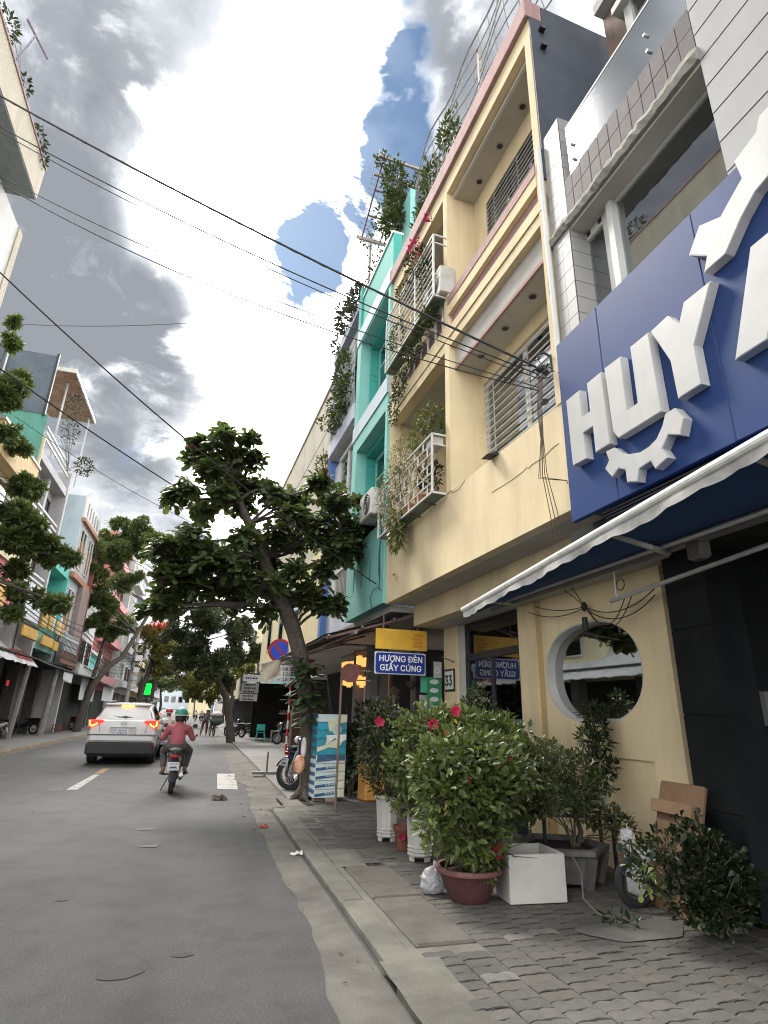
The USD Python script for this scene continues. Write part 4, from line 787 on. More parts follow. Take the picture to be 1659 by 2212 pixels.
# pergola on the teal roof
pg = thing('roof_pergola', 'rusty steel pergola with wire mesh and vines on the teal roof', 'pergola', HP, HR)
PB = M('old_grey_pole', 0)
for d, v, z0, z1 in ((.15, 8.0, 12.1, 14.6), (.5, 6.6, 13.7, 15.4), (1.8, 6.4, 11, 15.4), (1.8, 8.0, 11, 14.6)): MB().bar((d, v, z0), (d, v, z1), .055).build('post', PB, pg)
for v, z in ((6.2, 15.35), (6.55, 15.1), (8.1, 14.45), (7.85, 14.15)): MB().bar((-.25, v, z), (2.1, v, z), .06).build('beam', PB, pg)
for d in (-.1, .45, 1.0, 1.6): MB().bar((d, 6.1, 15.35), (d, 8.2, 14.35), .035).build('rafter', RUST, pg)
for v in (6.9, 7.5): z = 15.35 - (v - 6.1) * .476; MB().bar((-.1, v, z), (1.6, v, z), .03).build('rafter', RUST, pg)
nm = MB()
for k in range(19):
    v = 6.1 + 2.1 * k / 18; z = 15.39 - (v - 6.1) * .476; nm.bar((-.3, v, z), (1.6, v + .25, z - .12), .008)
for k in range(16): d = -.3 + 1.9 * k / 15; nm.bar((d, 6.1, 15.39), (d + .1, 8.2, 14.39), .008)
nm.build('mesh', M('old_wire', (.22, .21, .2), .6), pg)
plant('roof_vine', 'thick vine hanging from the pergola beside the navy stair tower', 'vine', hw(.3, 6.3, 12.2), Lb([((.2, 6.2, 14.6), (.3, .3, .7), 700), ((.25, 6.2, 13.8), (.25, .28, .5), 650), ((.2, 6.1, 13.1), (.3, .35, .4), 620), ((.9, 6.3, 14.4), (.4, .4, .8), 380), ((.5, 7.2, 14.5), (.5, .5, .4), 240), ((.3, 7.7, 14.0), (.4, .5, .5), 130), ((-.1, 6.3, 15.4), (.2, .2, .2), 90)]), .10, VINEL, 'ovate', 22, 10, .01)
plant('roof_shrub', 'reddish leaved shrub behind the teal roof parapet', 'shrub', hw(.4, 7.2, 11.1), Lb([((.2, 7.4, 12.5), (.3, .5, .35), 260), ((.2, 8.3, 12.4), (.3, .4, .35), 240)]), .10, LM('reddish_leaf', (.10, .08, .04), .5), 'ovate', 23, 8, .01)
# ---------------------------------------------------------------- blue house
BLUEP = M('blue_pilaster', (.10, .19, .42), .7, .08, 2, 60, .1, dirt=(.07, .12, .28), streak=True); LILAC = M('lilac_wall', (.50, .52, .60), .75, .07, 2, 60, .1, dirt=(.34, .35, .42), streak=True)
bh = thing('blue_house', 'lilac house with blue pilasters and a planted top balcony', 'house', HP, HR)
def U_(nm, mat, *b, parent=None, **k): return MB().box(*b, bev=k.pop('bev', 0)).build(nm, mat, parent or bh, **k)
U_('wall', LILAC, .15, .4, 8.06, 10.75, 3.3, 5.9); U_('pilaster', BLUEP, -.02, .4, 10.75, 11.0, 3.3, 12.0); U_('wall', LILAC, .15, .4, 10.1, 10.75, 5.9, 8.3); U_('wall', LILAC, .15, .4, 8.06, 8.3, 5.9, 8.3)
f = MB()
for b in ((.1, .2, 8.3, 10.1, 5.85, 5.95), (.1, .2, 8.3, 10.1, 8.2, 8.3), (.1, .2, 8.3, 8.4, 5.9, 8.25), (.1, .2, 10.0, 10.1, 5.9, 8.25), (.12, .2, 9.15, 9.23, 5.9, 8.25)): f.box(*b)
w = f.build('window', WHITEF, bh); U_('pane', GLASS, .16, .166, 8.4, 10.0, 5.95, 8.2, parent=w); U_('curtain', M('brown_curtain', (.28, .25, .23), .9), .3, .32, 8.4, 10.0, 5.95, 8.2)
f = MB()
for b in ((.1, .2, 8.4, 9.9, 3.9, 4.0), (.1, .2, 8.4, 9.9, 4.9, 5.0), (.1, .2, 8.4, 8.48, 4, 4.9), (.1, .2, 9.82, 9.9, 4, 4.9)): f.box(*b)
for v in np.arange(8.6, 9.8, .13): f.box(.11, .125, v, v + .015, 4.0, 4.9)
w = f.build('window', WHITEF, bh); U_('pane', GLASSD, .13, .1355, 8.48, 9.82, 4, 4.9, parent=w)
U_('slab', LILAC, -.1, .5, 8.06, 10.75, 8.55, 9.0, bev=.01); U_('soffit', SOFFIT, .0, .5, 8.1, 10.7, 8.50, 8.548); U_('back_wall', M('deep_blue', (.05, .08, .2), .8), 1.0, 1.2, 8.06, 10.9, 9, 12.2); U_('roof_slab', LILAC, -.05, 3, 8.06, 11.0, 12.0, 12.3); U_('end_wall', BLUEP, .4, 3, 10.8, 11.0, 3.3, 12.0); U_('string_course', LILAC, .02, .15, 8.06, 10.75, 5.35, 5.5)
g = MB()
for k in range(26): v = 8.1 + 2.6 * k / 25; g.bar((-.06, v, 9.0), (-.06, v + .4 if v < 10.3 else v, 11.3 if v < 10.3 else 11.3), .01).bar((-.06, v + .4 if v < 10.3 else v, 9.0), (-.06, v, 11.3), .01)
g.build('lattice', M('pale_lattice', (.45, .45, .42), .7), bh)
plant('balcony_plant', 'hanging greenery covering the top balcony of the blue house', 'plant', hw(.1, 9.5, 9.1), Lb([((-.1, 9.3, 10.6), (.25, .7, .7), 900), ((-.1, 10.0, 9.9), (.25, .5, .6), 500), ((-.15, 8.8, 9.7), (.25, .5, .5), 500), ((-.15, 9.4, 9.2), (.2, .8, .25), 420), ((-.25, 10.7, 9.7), (.2, .25, .25), 90)]), .10, VINEL, 'ovate', 24, 10, .01)
plant('roof_shrub', 'leafy frangipani on the roof edge of the blue house', 'shrub', hw(.2, 9, 12.2), Lb([((.0, 8.6, 12.6), (.3, .5, .5), 260), ((.0, 9.6, 12.8), (.35, .6, .45), 300), ((.0, 10.4, 12.5), (.3, .4, .4), 140)]), .15, LM('greyish_leaf', (.07, .085, .05), .5), 'ovate', 25, 10, .02)
plant('hanging_plant', 'pale trailing plant hanging at the corner of the blue house', 'plant', hw(-.1, 11.1, 9.0), Lb([((-.15, 11.2, 8.6), (.2, .2, .4), 200), ((-.15, 11.15, 7.9), (.1, .12, .4), 130)]), .10, FERNL, 'ovate', 26, 4, .006)
# ---------------------------------------------------------------- beige block beyond
BEIGE = M('beige_block_wall', (.46, .42, .34), .85, .06, 1.2, 60, .15, dirt=(.27, .25, .21), streak=True, dirt_amt=.7); CREAM = M('cream_wall', (.60, .52, .32), .85, .06, 1.5, 60, .12, dirt=(.40, .34, .2), streak=True)
bb = thing('beige_building', 'long beige building with weather streaks beyond the blue house', 'building', HP, HR)
def E_(nm, mat, *b, parent=None, **k): return MB().box(*b).build(nm, mat, parent or bb, **k)
E_('wall', BEIGE, .0, 8, 11.01, 23.2, 6.0, 11.4); E_('wall', CREAM, -.004, 8, 11.02, 23.2, 3.3, 5.995); E_('ground_wall', DARKIN, 3.2, 8, 11.0, 32, 0, 3.3); E_('soffit', SOFFIT, .0, 3.2, 11.02, 23.2, 3.26, 3.299); E_('coping', BEIGE, -.04, .3, 11.0, 23.25, 11.4, 11.5)
for z in (7.1, 8.5, 9.9): E_('joint', MORTAR, -.004, -.001, 11.02, 23.2, z, z + .03)
for v in (14, 17, 20):
    m = MB()
    for b in ((-.03, -.001, v, v + .06, 4, 5.4), (-.03, -.001, v + 1.14, v + 1.2, 4, 5.4), (-.03, -.001, v, v + 1.2, 5.4, 5.46), (-.03, -.001, v, v + 1.2, 3.94, 4)): m.box(*b)
    w = m.build('window', WHITEF, bb); E_('pane', GLASSD, -.014, -.008, v + .06, v + 1.14, 4, 5.4, parent=w)
rr = thing('roof_railing', 'brown roof railing on the far end of the beige building', 'railing', HP, HR); m = MB()
for k in range(16): m.bar((.4, 19.6 + k * .23, 11.5), (.4, 19.6 + k * .23, 12.7), .03)
for z in (11.7, 12.2, 12.7): m.bar((.4, 19.6, z), (.4, 23.1, z), .04)
m.build('rails', M('brown_rail', (.12, .07, .06), .7), rr); MB().box(.9, 1.1, 19.6, 23.1, 11.5, 13.0).build('roof_hut_wall', CREAM, rr)
# ---------------------------------------------------------------- ground floor shops under the teal and blue houses
gs = thing('corner_shop', 'dim votive paper shop under the teal house with grey columns', 'shop', HP, HR)
def S_(nm, mat, *b, parent=None, **k): return MB().box(*b, bev=k.pop('bev', 0)).build(nm, mat, parent or gs, **k)
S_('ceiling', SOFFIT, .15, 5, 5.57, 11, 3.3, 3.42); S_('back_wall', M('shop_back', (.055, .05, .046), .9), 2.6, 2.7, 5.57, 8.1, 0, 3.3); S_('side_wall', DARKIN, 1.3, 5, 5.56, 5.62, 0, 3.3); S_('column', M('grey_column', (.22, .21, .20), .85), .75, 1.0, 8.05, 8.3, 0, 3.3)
S_('dark_door', BLACKF, 1.3, 1.38, 6.6, 7.2, 0.05, 2.5); S_('cupboard', M('dark_wood', (.06, .035, .022), .6), 1.5, 1.9, 5.7, 6.4, .05, 2.2, bev=.01); S_('column', M('grey_column', 0), 1.3, 1.5, 7.25, 7.5, 0, 3.3)
CREAMP = M('cream_panel', (.62, .58, .48), .7, .08, 3)
S_('shop_front', CREAMP, 1.2, 1.26, 8.3, 11, .06, 2.1)
for v in (8.35, 9.2, 10.1):
    w = S_('window', M('grey_column', 0), 1.15, 1.2, v, v + .75, 1.0, 2.45); S_('pane', M('milky_pane', (.5, .47, .40), .3), 1.142, 1.15, v + .06, v + .69, 1.06, 2.39, parent=w)
WARM = M('warm_lamp', (.5, .25, .08), .6, emit=(1.0, .36, .09), es=.55)
lt = thing('lit_lanterns', 'row of glowing orange lanterns hanging in the shop front', 'lanterns', HP, HR)
for v, z in ((8.2, 2.62), (8.75, 2.70), (9.25, 2.62), (8.2, 2.2), (8.7, 2.25), (9.3, 2.2), (9.9, 2.65), (9.8, 2.25)):
    m = MB(); rg = np.random.default_rng(int(v * 100 + z * 10))
    for k in range(6): a = rg.uniform(-.02, .02); m.box(.52 + a, .60 + a, v + k * .07, v + k * .07 + .06, z - rg.uniform(.02, .12), z + .10)
    m.build('lantern', WARM, lt)
for z in (2.48, 2.9): MB().bar((.6, 7.9, z), (.6, 10.6, z), .05, .06).build('beam', M('grey_column', 0), lt)
for v in (8.05, 9.05): MB().box(.5, .72, v - .09, v + .09, .06, 2.95).build('column', M('grey_column', 0), lt)
# dark awning of the shop
ta = thing('shop_awning', 'dark sheet awning sloping out over the pavement from the teal house', 'awning', HP, HR)
def TA(d, v): return np.array([d, v, 3.36 - (.75 - d) * .31])
V, F = [], []
for k in range(46):
    v = 5.55 + 5.4 * k / 45
    for s_ in range(2): V.append(TA((.75, -1.05)[s_], v) + [0, 0, .016 * (k % 2)])
    if k: F.append((2 * k - 2, 2 * k - 1, 2 * k + 1, 2 * k))
MB().add(V, F).build('roof_sheet', M('dark_sheet', (.045, .042, .04), .6, .3, 4), ta)
for d in (-1.0, -.4, .2): MB().bar(TA(d, 5.5) - [0, 0, .03], TA(d, 10.95) - [0, 0, .03], .035).build('purlin', M('dull_steel', (.2, .2, .19), .5, metal=.5), ta)
for v in (5.6, 7.3, 9.1, 10.9): MB().bar(TA(-1.03, v) - [0, 0, .06], TA(.75, v) - [0, 0, .06], .04).build('rafter', RUST, ta)
MB().cyl(TA(-.55, 5.4) - [0, 0, .10], TA(-.95, 10.6) - [0, 0, .12], .035, n=10).build('pipe', M('dull_steel', 0), ta)
fl = thing('cloth_flap', 'cream cloth flap hanging from the far end of the dark awning', 'cloth')
V, F = [], []
for i in range(9):
    for j in range(6):
        u, w = i / 8, j / 5; V.append((1.33 + .46 * u, 15.0 + .03 * math.sin(5 * u + 3 * w), 2.66 + .13 * u - (.44 + .02 * math.sin(4 * u)) * w * (1 - .12 * u) - .02))
for i in range(8):
    for j in range(5): F.append((i * 6 + j, (i + 1) * 6 + j, (i + 1) * 6 + j + 1, i * 6 + j + 1))
MB().add(V, F).build('cloth', M('cream_cloth', (.50, .46, .35), .9, .1, 8, 60, .3, dirt=(.3, .27, .2)), fl); MB().bar((1.30, 15.0, 2.63), (1.86, 15.0, 2.80), .025).build('bar', STEEL, fl); MB().bar((1.86, 15.0, 2.80), (3.3, 14.7, 3.1), .025).build('bar', STEEL, fl)
# hanging signs facing down the street
def board(name, label, x0, x1, y, z0, z1, mat, th=.03, round_=0.0, cat='sign', frame=None):
    t = thing(name, label, cat)
    pgn = sbox(x0, z0, x1, z1); 
    if round_: pgn = pgn.buffer(-round_).buffer(round_)
    MB().poly(pgn, ((1, 0, 0), (0, 0, 1), (0, -1, 0), (0, y + th, 0)), th).build('panel', mat, t)
    return t
ys_ = board('hanging_sign', 'faded plain yellow sign with a rusty right end above the blue sign', 2.81, 3.77, 9.8, 2.61, 2.965, M('faded_yellow', (.62, .36, .035), .6, .12, 3, 50, .1, dirt=(.42, .22, .04), dirt_amt=.6))
for k in range(4):
    z = 2.66 + k * .065; MB().box(3.50 + .02 * (k % 2), 3.70 - .02 * (k % 3), 9.797, 9.7995, z, z + .045).build('faded_mark', M('orange_mark', (.52, .22, .03), .7, .2, 30), ys_)
MB().bar((2.95, 9.82, 2.96), (2.95, 9.82, 3.25), .02).bar((3.6, 9.82, 2.96), (3.6, 9.82, 3.25), .02).build('hanger', RUST, ys_)
bs = board('hanging_sign', 'blue sign reading HƯƠNG ĐÈN GIẤY CÚNG in white letters', 2.80, 3.745, 9.8, 2.185, 2.56, M('white_enamel', (.55, .57, .62), .4), round_=.012)
MB().poly(sbox(2.815, 2.2, 3.73, 2.545).buffer(-.05).buffer(.05), ((1, 0, 0), (0, 0, 1), (0, -1, 0), (0, 9.7995, 0)), .004).build('field', M('enamel_blue', (.012, .03, .20), .35, .06, 3), bs)
text('lettering', 'HƯƠNG ĐÈN', .098, (3.28, 9.795, 2.40), (1, 0, 0), (0, 0, 1), .004, M('enamel_letter', (.72, .72, .70), .4, .05), bs, center=True)
text('lettering', 'GIẤY CÚNG', .098, (3.28, 9.795, 2.245), (1, 0, 0), (0, 0, 1), .004, M('enamel_letter', 0), bs, center=True)
MB().bar((2.95, 9.825, 2.555), (2.95, 9.825, 2.62), .02).bar((3.6, 9.825, 2.555), (3.6, 9.825, 2.62), .02).build('hanger', RUST, bs)
gsn = thing('price_banner', 'tall green banner with a column of pale oval price marks beside the house number', 'banner')
MB().box(3.80, 4.08, 9.86, 9.875, .9, 2.17).build('sheet', M('green_sheet', (.02, .16, .07), .6), gsn); MB().box(3.68, 3.80, 9.87, 9.885, 1.9, 2.17).build('sheet', M('light_green_sheet', (.05, .27, .17), .6), gsn); MB().box(3.66, 3.80, 9.87, 9.885, 1.2, 1.86).build('sheet', M('grey_print', (.24, .25, .22), .6, .5, 16), gsn)
for k in range(7): MB().poly(Point(0, 0).buffer(1, 12), ((.085, 0, 0), (0, 0, .042), (0, -1, 0), (3.935, 9.8595, 2.09 - k * .148)), .003).build('price_mark', M('pale_print', (.42, .45, .42), .6, .4, 50), gsn)
lg_ = thing('paper_banner', 'grey paper sheet with a round logo above the green banner', 'banner'); MB().box(3.92, 4.07, 9.84, 9.85, 2.16, 2.44).build('sheet', M('grey_paper', (.33, .34, .34), .7), lg_); MB().poly(Point(0, 0).buffer(.055, 12).difference(Point(0, 0).buffer(.03, 12)), ((1, 0, 0), (0, 0, 1), (0, -1, 0), (3.99, 9.8395, 2.29)), .002).build('logo', WHITEW, lg_)
rs = thing('round_sign', 'round dark maroon sign on a pole beside the shop columns', 'sign')
MB().poly(Point(0, 0).buffer(.155, 24), ((1, 0, 0), (0, 0, 1), (0, -1, 0), (2.36, 9.8, 2.17)), .03).build('disc', M('maroon', (.10, .035, .03), .6, .2, 6), rs); MB().poly(Point(0, 0).buffer(.158, 24).difference(Point(0, 0).buffer(.138, 24)), ((1, 0, 0), (0, 0, 1), (0, -1, 0), (2.36, 9.769, 2.17)), .008).build('rim', M('maroon_rim', (.16, .05, .04), .5), rs)
MB().cyl((2.23, 9.83, .06), (2.23, 9.83, 2.2), .02, n=8).bar((2.23, 9.84, 2.22), (2.75, 9.84, 2.22), .02).bar((2.23, 9.84, 2.06), (2.75, 9.84, 2.06), .02).build('pole', RUST, rs)
# ---------------------------------------------------------------- street trees
TREEZ = 11.2
def timg(x, y, yy=TREEZ):      # crown layout: points measured in the plane of the trunk
    v = RIGHT * (450 + x / 1.508 - 1512) + DOWN * (1600 + y / 1.508 - 2016) + FWD * 2232
    return EYE + v * (yy / v[1])
big = thing('almond_tree', 'leaning tropical almond tree with large dark leaves growing beside the pavement edge', 'tree')
def zim(x, y, yy): v = RIGHT * (900 + x / 1.659 - 1512) + DOWN * (2200 + y / 1.659 - 2016) + FWD * 2232; return EYE + v * (yy / v[1])
tk = [zim(503, 1590, 11.3), zim(506, 1540, 11.3), zim(512, 1350, 11.3), zim(516, 1100, 11.3), zim(500, 850, 11.25), timg(1105, 1480), timg(1065, 1330), timg(1015, 1200), timg(930, 1070), timg(890, 900), timg(800, 700), timg(740, 560), timg(690, 430)]
tk[0][2] = .0
tm = MB().tube(tk, [.19, .14, .125, .13, .14, .15, .15, .15, .145, .115, .09, .07, .045], 12)
bx_, by_ = tk[0][:2]
for a in np.linspace(0, 5.6, 6): tm.tube([(bx_ + .08 * math.cos(a), by_ + .08 * math.sin(a), .25), (bx_ + .20 * math.cos(a), by_ + .2 * math.sin(a), .1), (bx_ + .36 * math.cos(a + .2), by_ + .36 * math.sin(a + .2), .03)], [.07, .055, .02], 6)
tm.build('trunk', BARK, big, smooth=True)
tb = [(640, 250, 95, -.1), (740, 300, 90, .1), (560, 330, 80, 0), (560, 430, 70, -.2), (700, 430, 100, .2), (830, 300, 50, .1), (850, 440, 90, .3), (420, 580, 75, -.3), (350, 590, 40, -.2), (520, 600, 60, .1), (640, 560, 70, -.2), (760, 540, 80, .3), (950, 520, 80, 0), (1080, 540, 80, .2), (1200, 520, 85, -.2), (1300, 520, 70, .1), (1150, 640, 80, .3), (1270, 650, 90, -.4), (1390, 710, 85, .1), (1480, 760, 70, -.2), (1330, 790, 90, .3), (1200, 780, 90, -.3), (1440, 860, 85, .1), (1310, 900, 85, -.3), (1260, 960, 55, .2), (1540, 780, 35, 0),
      (290, 880, 75, -.2), (370, 830, 80, .2), (470, 850, 95, -.3), (580, 830, 85, .3), (330, 930, 80, .1), (450, 960, 100, .3), (570, 960, 95, -.3), (690, 900, 85, .2), (760, 860, 70, -.4), (850, 800, 70, .2), (950, 800, 70, -.2), (700, 1020, 100, -.3), (820, 980, 95, .3), (940, 900, 70, .3), (600, 1080, 85, .2), (480, 1070, 75, -.2), (730, 1130, 85, .3), (860, 1120, 85, -.4), (960, 1060, 75, .3), (1060, 1010, 70, -.2), (1060, 1120, 65, .3), (1140, 1140, 65, -.2), (1200, 1170, 50, .1), (1270, 1200, 55, -.2), (1330, 1180, 40, .1), (900, 1230, 60, .1), (330, 1060, 70, -.3), (400, 1110, 60, .1), (280, 1110, 60, .2), (240, 1195, 45, 0), (300, 1200, 40, -.2), (190, 1210, 28, .1), (1080, 780, 70, .3), (1050, 690, 70, -.2), (1430, 580, 30, 0), (660, 160, 30, 0), (500, 200, 30, .1), (800, 210, 30, -.1), (470, 290, 45, .1)]
rng = np.random.default_rng(31); P, D, N, LL = [], [], [], []; limbs = MB(); tips = []
for (x, y, r, dy) in tb:
    R = r / 300.0; c = timg(x, y, TREEZ) + np.array([0, dy * 1.7, 0])
    # limb from the nearest higher-up trunk point
    j = min(range(6, len(tk)), key=lambda i: np.linalg.norm(tk[i] - c) + (0 if tk[i][2] < c[2] + .4 else 1.2)); s = tk[j]; md = (s + c) / 2 + np.array([0, 0, .12]) + rng.normal(0, .06, 3)
    limbs.tube([s, (s + md) / 2 + rng.normal(0, .03, 3), md, (md + c) / 2, c], np.linspace(.028, .012, 5) * (1 + R), 6)
    for k in range(int(7 + 80 * R)):
        d = unitv(rng.normal(size=3) + np.array([0, 0, .35])); t = c + d * R * (.35 + .75 * rng.random()) * np.array([1, 1.5, .95]); limbs.tube([c, (c + t) / 2 + rng.normal(0, .02, 3), t], [.012, .009, .006], 4); tips.append((t, d))
limbs.build('branches', BARK, big)
for t, d in tips:
    ax = unitv(d * .6 + np.array([0, 0, .8]) + rng.normal(0, .2, 3)); a = unitv(np.cross(ax, [.3, .7, .1])); b = np.cross(ax, a); m = rng.integers(7, 11)
    for k in range(m):
        q = 6.283 * k / m + rng.normal(0, .25); rad = math.cos(q) * a + math.sin(q) * b; el = rng.uniform(-.45, .75)
        P.append(t + rad * .02); D.append(rad + ax * el); N.append(ax - rad * el * .5 + rng.normal(0, .15, 3)); LL.append(rng.uniform(.10, .27))
P, D, N, LL = map(np.array, (P, D, N, LL))
depth = (P - EYE) @ FWD; front = np.argsort(depth - LL * 6 + rng.random(len(P)) * .6)
crown = thing('crown', parent=big.GetPath() and stage.GetPrimAtPath(big.GetPath()))
sel = front[:300]; oth = front[300:]
for i in sel:
    v, f = leaves(P[i:i + 1], D[i:i + 1], N[i:i + 1], LL[i:i + 1], 'obovate', 1.05); MB().add(v, f).build('leaf', TERML, crown)
br = rng.random(len(oth)) < .04
for msk, mt in ((~br, TERML), (br, TERMR)):
    o = oth[msk]; v, f = leaves(P[o], D[o], N[o], LL[o], 'obovate', 1.05); MB().add(v, f).build('leaf_mass', mt, crown, kind='stuff')
# big epiphyte leaves on the trunk
ep = thing('epiphyte', 'clump of broad drooping leaves growing on the almond tree trunk', 'plant'); rng = np.random.default_rng(33)
for k in range(90):
    z = rng.uniform(1.35, 2.5); q = zim(530 - (z - 1.5) * 40, 1590 - 520 * z + 140, 11.2); a = rng.uniform(-2.9, -.1) if rng.random() < .8 else rng.uniform(0, 6.28); p = np.array([q[0] + .15 * math.cos(a), 11.2 + .15 * math.sin(a), z]); d = np.array([math.cos(a), math.sin(a), rng.uniform(-.9, .35)])
    v, f = leaves([p], [d], [[math.cos(a) * .6, math.sin(a) * .6, .8]], [rng.uniform(.2, .36)], 'obovate', 1.15); MB().add(v, f).build('leaf', LM('epiphyte_leaf', (.06, .105, .04), .4, .62, .3, .25), ep)
def street_tree(name, label, trunk, radii, blobs, size, mat, seed, kind='ovate', group=None, wr=1.0, extra=(), per=2.0):
    rng = np.random.default_rng(seed); t = thing(name, label, 'tree', group=group); T = [np.array(p, float) for p in trunk]
    MB().tube(T, radii, 9).build('trunk', BARK, t, smooth=True); lb = MB(); bl = []
    for (c, r, n) in blobs:
        c = np.array(c); j = min(range(max(1, len(T) // 2), len(T)), key=lambda i: np.linalg.norm(T[i] - c)); s = T[j]; md = (s + c) / 2 + rng.normal(0, .15, 3) + [0, 0, .15]
        lb.tube([s, md, c], [radii[j] * .6, radii[j] * .35, .02], 6)
        # break each clump into small tufts so that the sky shows between them
        for k in range(9):
            d = unitv(rng.normal(size=3)); q = c + d * np.array(r) * rng.uniform(.35, .95); rr = np.array(r) * rng.uniform(.28, .46); lb.tube([c, (c + q) / 2 + rng.normal(0, .05, 3), q], [.022, .015, .008], 4); bl.append((q, rr, int(n * per / 9)))
    lb.build('branches', BARK, t); cr = bush_leaves(bl, size, rng, kind, .8, wr); MB().add(*cr).build('crown', mat, t)
    for nm, bb, sz, mt in extra: MB().add(*bush_leaves(bb, sz, rng, 'ovate', wr=1.4)).build(nm, mt, t)
    return t
def ray(xf, yf, Y):
    v = RIGHT * (xf - 1512) + DOWN * (yf - 2016) + FWD * 2232; return EYE + v * (Y / v[1])
def RB(lst, Y, yj=1.0, seed=0):      # (x px, y px, r px, n) in the plane y = Y
    r_ = np.random.default_rng(seed); out = []
    for x, y, r, n in lst:
        c = ray(x, y, Y); R = r * np.linalg.norm(ray(x + 10, y, Y) - c) / 10; out.append((c + [0, r_.uniform(-1, 1) * yj, 0], (R, R * 1.2, R * .85), n))
    return out
# dark round tree behind the almond tree
street_tree('street_tree', 'dark dense round-crowned street tree behind the almond tree on the right pavement', [(1.65, 32, 0), (1.5, 32, .9), (1.17, 32, 2.2), (.72, 32, 2.9), (.3, 32, 3.75), (-.2, 32, 5.0)], [.24, .2, .18, .16, .13, .06],
    RB([(760, 2440, 90, 900), (860, 2450, 95, 900), (690, 2480, 65, 600), (780, 2560, 85, 900), (900, 2570, 80, 800), (720, 2590, 55, 500), (960, 2480, 70, 700), (820, 2640, 60, 500), (900, 2660, 45, 300), (990, 2580, 45, 350)], 32, 1.2, 3), .16, DARKL, 41, per=5.0)
# big left-hand tree arching over the pavement
street_tree('street_tree', 'tall feathery street tree arching over the left pavement behind the white car', [(-7.05, 40.5, 0), (-6.9, 40.5, 1.5), (-6.6, 40.5, 2.8), (-6.0, 40.6, 3.9), (-5.3, 41, 4.6), (-4.7, 41.5, 6.2), (-4.0, 42, 8.2), (-3.4, 42, 10)], [.26, .22, .19, .17, .15, .12, .09, .05],
    RB([(360, 2140, 60, 700), (430, 2120, 65, 800), (500, 2090, 55, 700), (560, 2090, 50, 600), (390, 2210, 70, 800), (470, 2190, 70, 800), (540, 2170, 60, 600), (600, 2150, 45, 450), (400, 2290, 65, 700), (460, 2280, 60, 600), (370, 2350, 55, 600), (430, 2380, 65, 800), (380, 2440, 60, 700), (460, 2450, 60, 600), (410, 2490, 45, 400), (530, 2260, 40, 260), (640, 2190, 35, 250), (465, 2060, 30, 200)], 41, 1.6, 5), .19, MIDL, 42, per=5.0)
street_tree('street_tree', 'second slim trunk tree beside the arching tree on the left pavement', [(-7.5, 43, 0), (-7.3, 43, 2), (-7.0, 43, 4), (-6.8, 43, 6.5)], [.2, .17, .14, .06], RB([(330, 2360, 50, 500), (330, 2440, 45, 450), (345, 2270, 45, 450)], 43, 1, 6), .2, MIDL, 43)
# branches of a near left tree reaching into the frame
street_tree('street_tree', 'leafy tree whose branches reach in from the left edge of the view', [(-9.6, 19.5, 0), (-9.5, 19.5, 3), (-9.3, 19.6, 6), (-8.9, 19.8, 8.5)], [.24, .2, .15, .06],
    RB([(30, 1330, 45, 110), (25, 1210, 30, 60), (40, 1480, 60, 260), (30, 1600, 60, 300), (60, 1560, 50, 180), (30, 1720, 55, 260), (70, 1760, 40, 150), (60, 1870, 60, 260), (110, 1900, 45, 110), (40, 2010, 70, 420), (90, 2050, 60, 320), (150, 2090, 55, 220), (60, 2130, 70, 420), (120, 2150, 60, 300), (210, 2140, 45, 110), (270, 2190, 45, 140), (40, 2220, 45, 200), (170, 2180, 45, 150), (60, 2330, 40, 120), (130, 2330, 35, 80), (200, 2400, 40, 110), (265, 2390, 35, 90), (40, 2420, 40, 110)], 20.5, 1.0, 7), .20, MIDL, 44, wr=1.0, per=5.0)
# yellow green flame tree and the far crowns
street_tree('flame_tree', 'yellow green flame tree with orange blossom on top beyond the arching tree', [(-5.8, 62, 0), (-5.7, 62, 3), (-5.2, 62, 6), (-4.8, 62, 9)], [.3, .25, .2, .08],
    RB([(600, 2500, 50, 700), (650, 2530, 55, 800), (600, 2570, 50, 600), (660, 2610, 60, 700), (720, 2640, 55, 600), (620, 2640, 45, 420), (690, 2560, 45, 500), (560, 2490, 28, 200), (760, 2690, 45, 420)], 62, 2, 8), .26, YELL, 45, per=3.0, extra=(('blossom', RB([(620, 2470, 38, 260), (590, 2480, 28, 120), (650, 2480, 28, 140)], 61, .5, 9), .26, ORNG),))
far = [('leafy green tree rising behind the rider at the far left kerb', (-5.6, 92), [(640, 2640, 30), (600, 2640, 28), (670, 2670, 26), (640, 2690, 24)], YELL), ('far green tree over the right kerb beyond the loaded bicycle', (2.8, 80), [(810, 2640, 34), (770, 2660, 30), (740, 2690, 26), (840, 2620, 30)], MIDL), ('broad distant tree closing the street view', (-1.5, 150), [(700, 2700, 22), (730, 2710, 20), (670, 2715, 18)], MIDL), ('far street tree with thin crown beyond the flame tree on the left pavement', (-7.0, 85), [(560, 2620, 30), (600, 2680, 35), (640, 2700, 35), (690, 2690, 30), (580, 2690, 30)], MIDL), ('far street tree on the right pavement leaning over the road beyond the dark tree', (3.0, 62), [(800, 2690, 40), (850, 2680, 45), (900, 2700, 35), (830, 2740, 35), (780, 2720, 30)], YELL),
       ('farthest small tree closing the street on the right', (1.5, 110), [(760, 2720, 25), (790, 2740, 25), (735, 2740, 20)], MIDL), ('bushy green tree beside the stall signs on the right pavement', (4.2, 46), [(900, 2650, 40), (950, 2640, 40), (930, 2690, 40), (880, 2700, 30)], YELL), ('far dark tree on the left pavement near the green cross', (-7.4, 100), [(540, 2640, 25), (560, 2700, 25), (590, 2720, 22)], DARKL)]
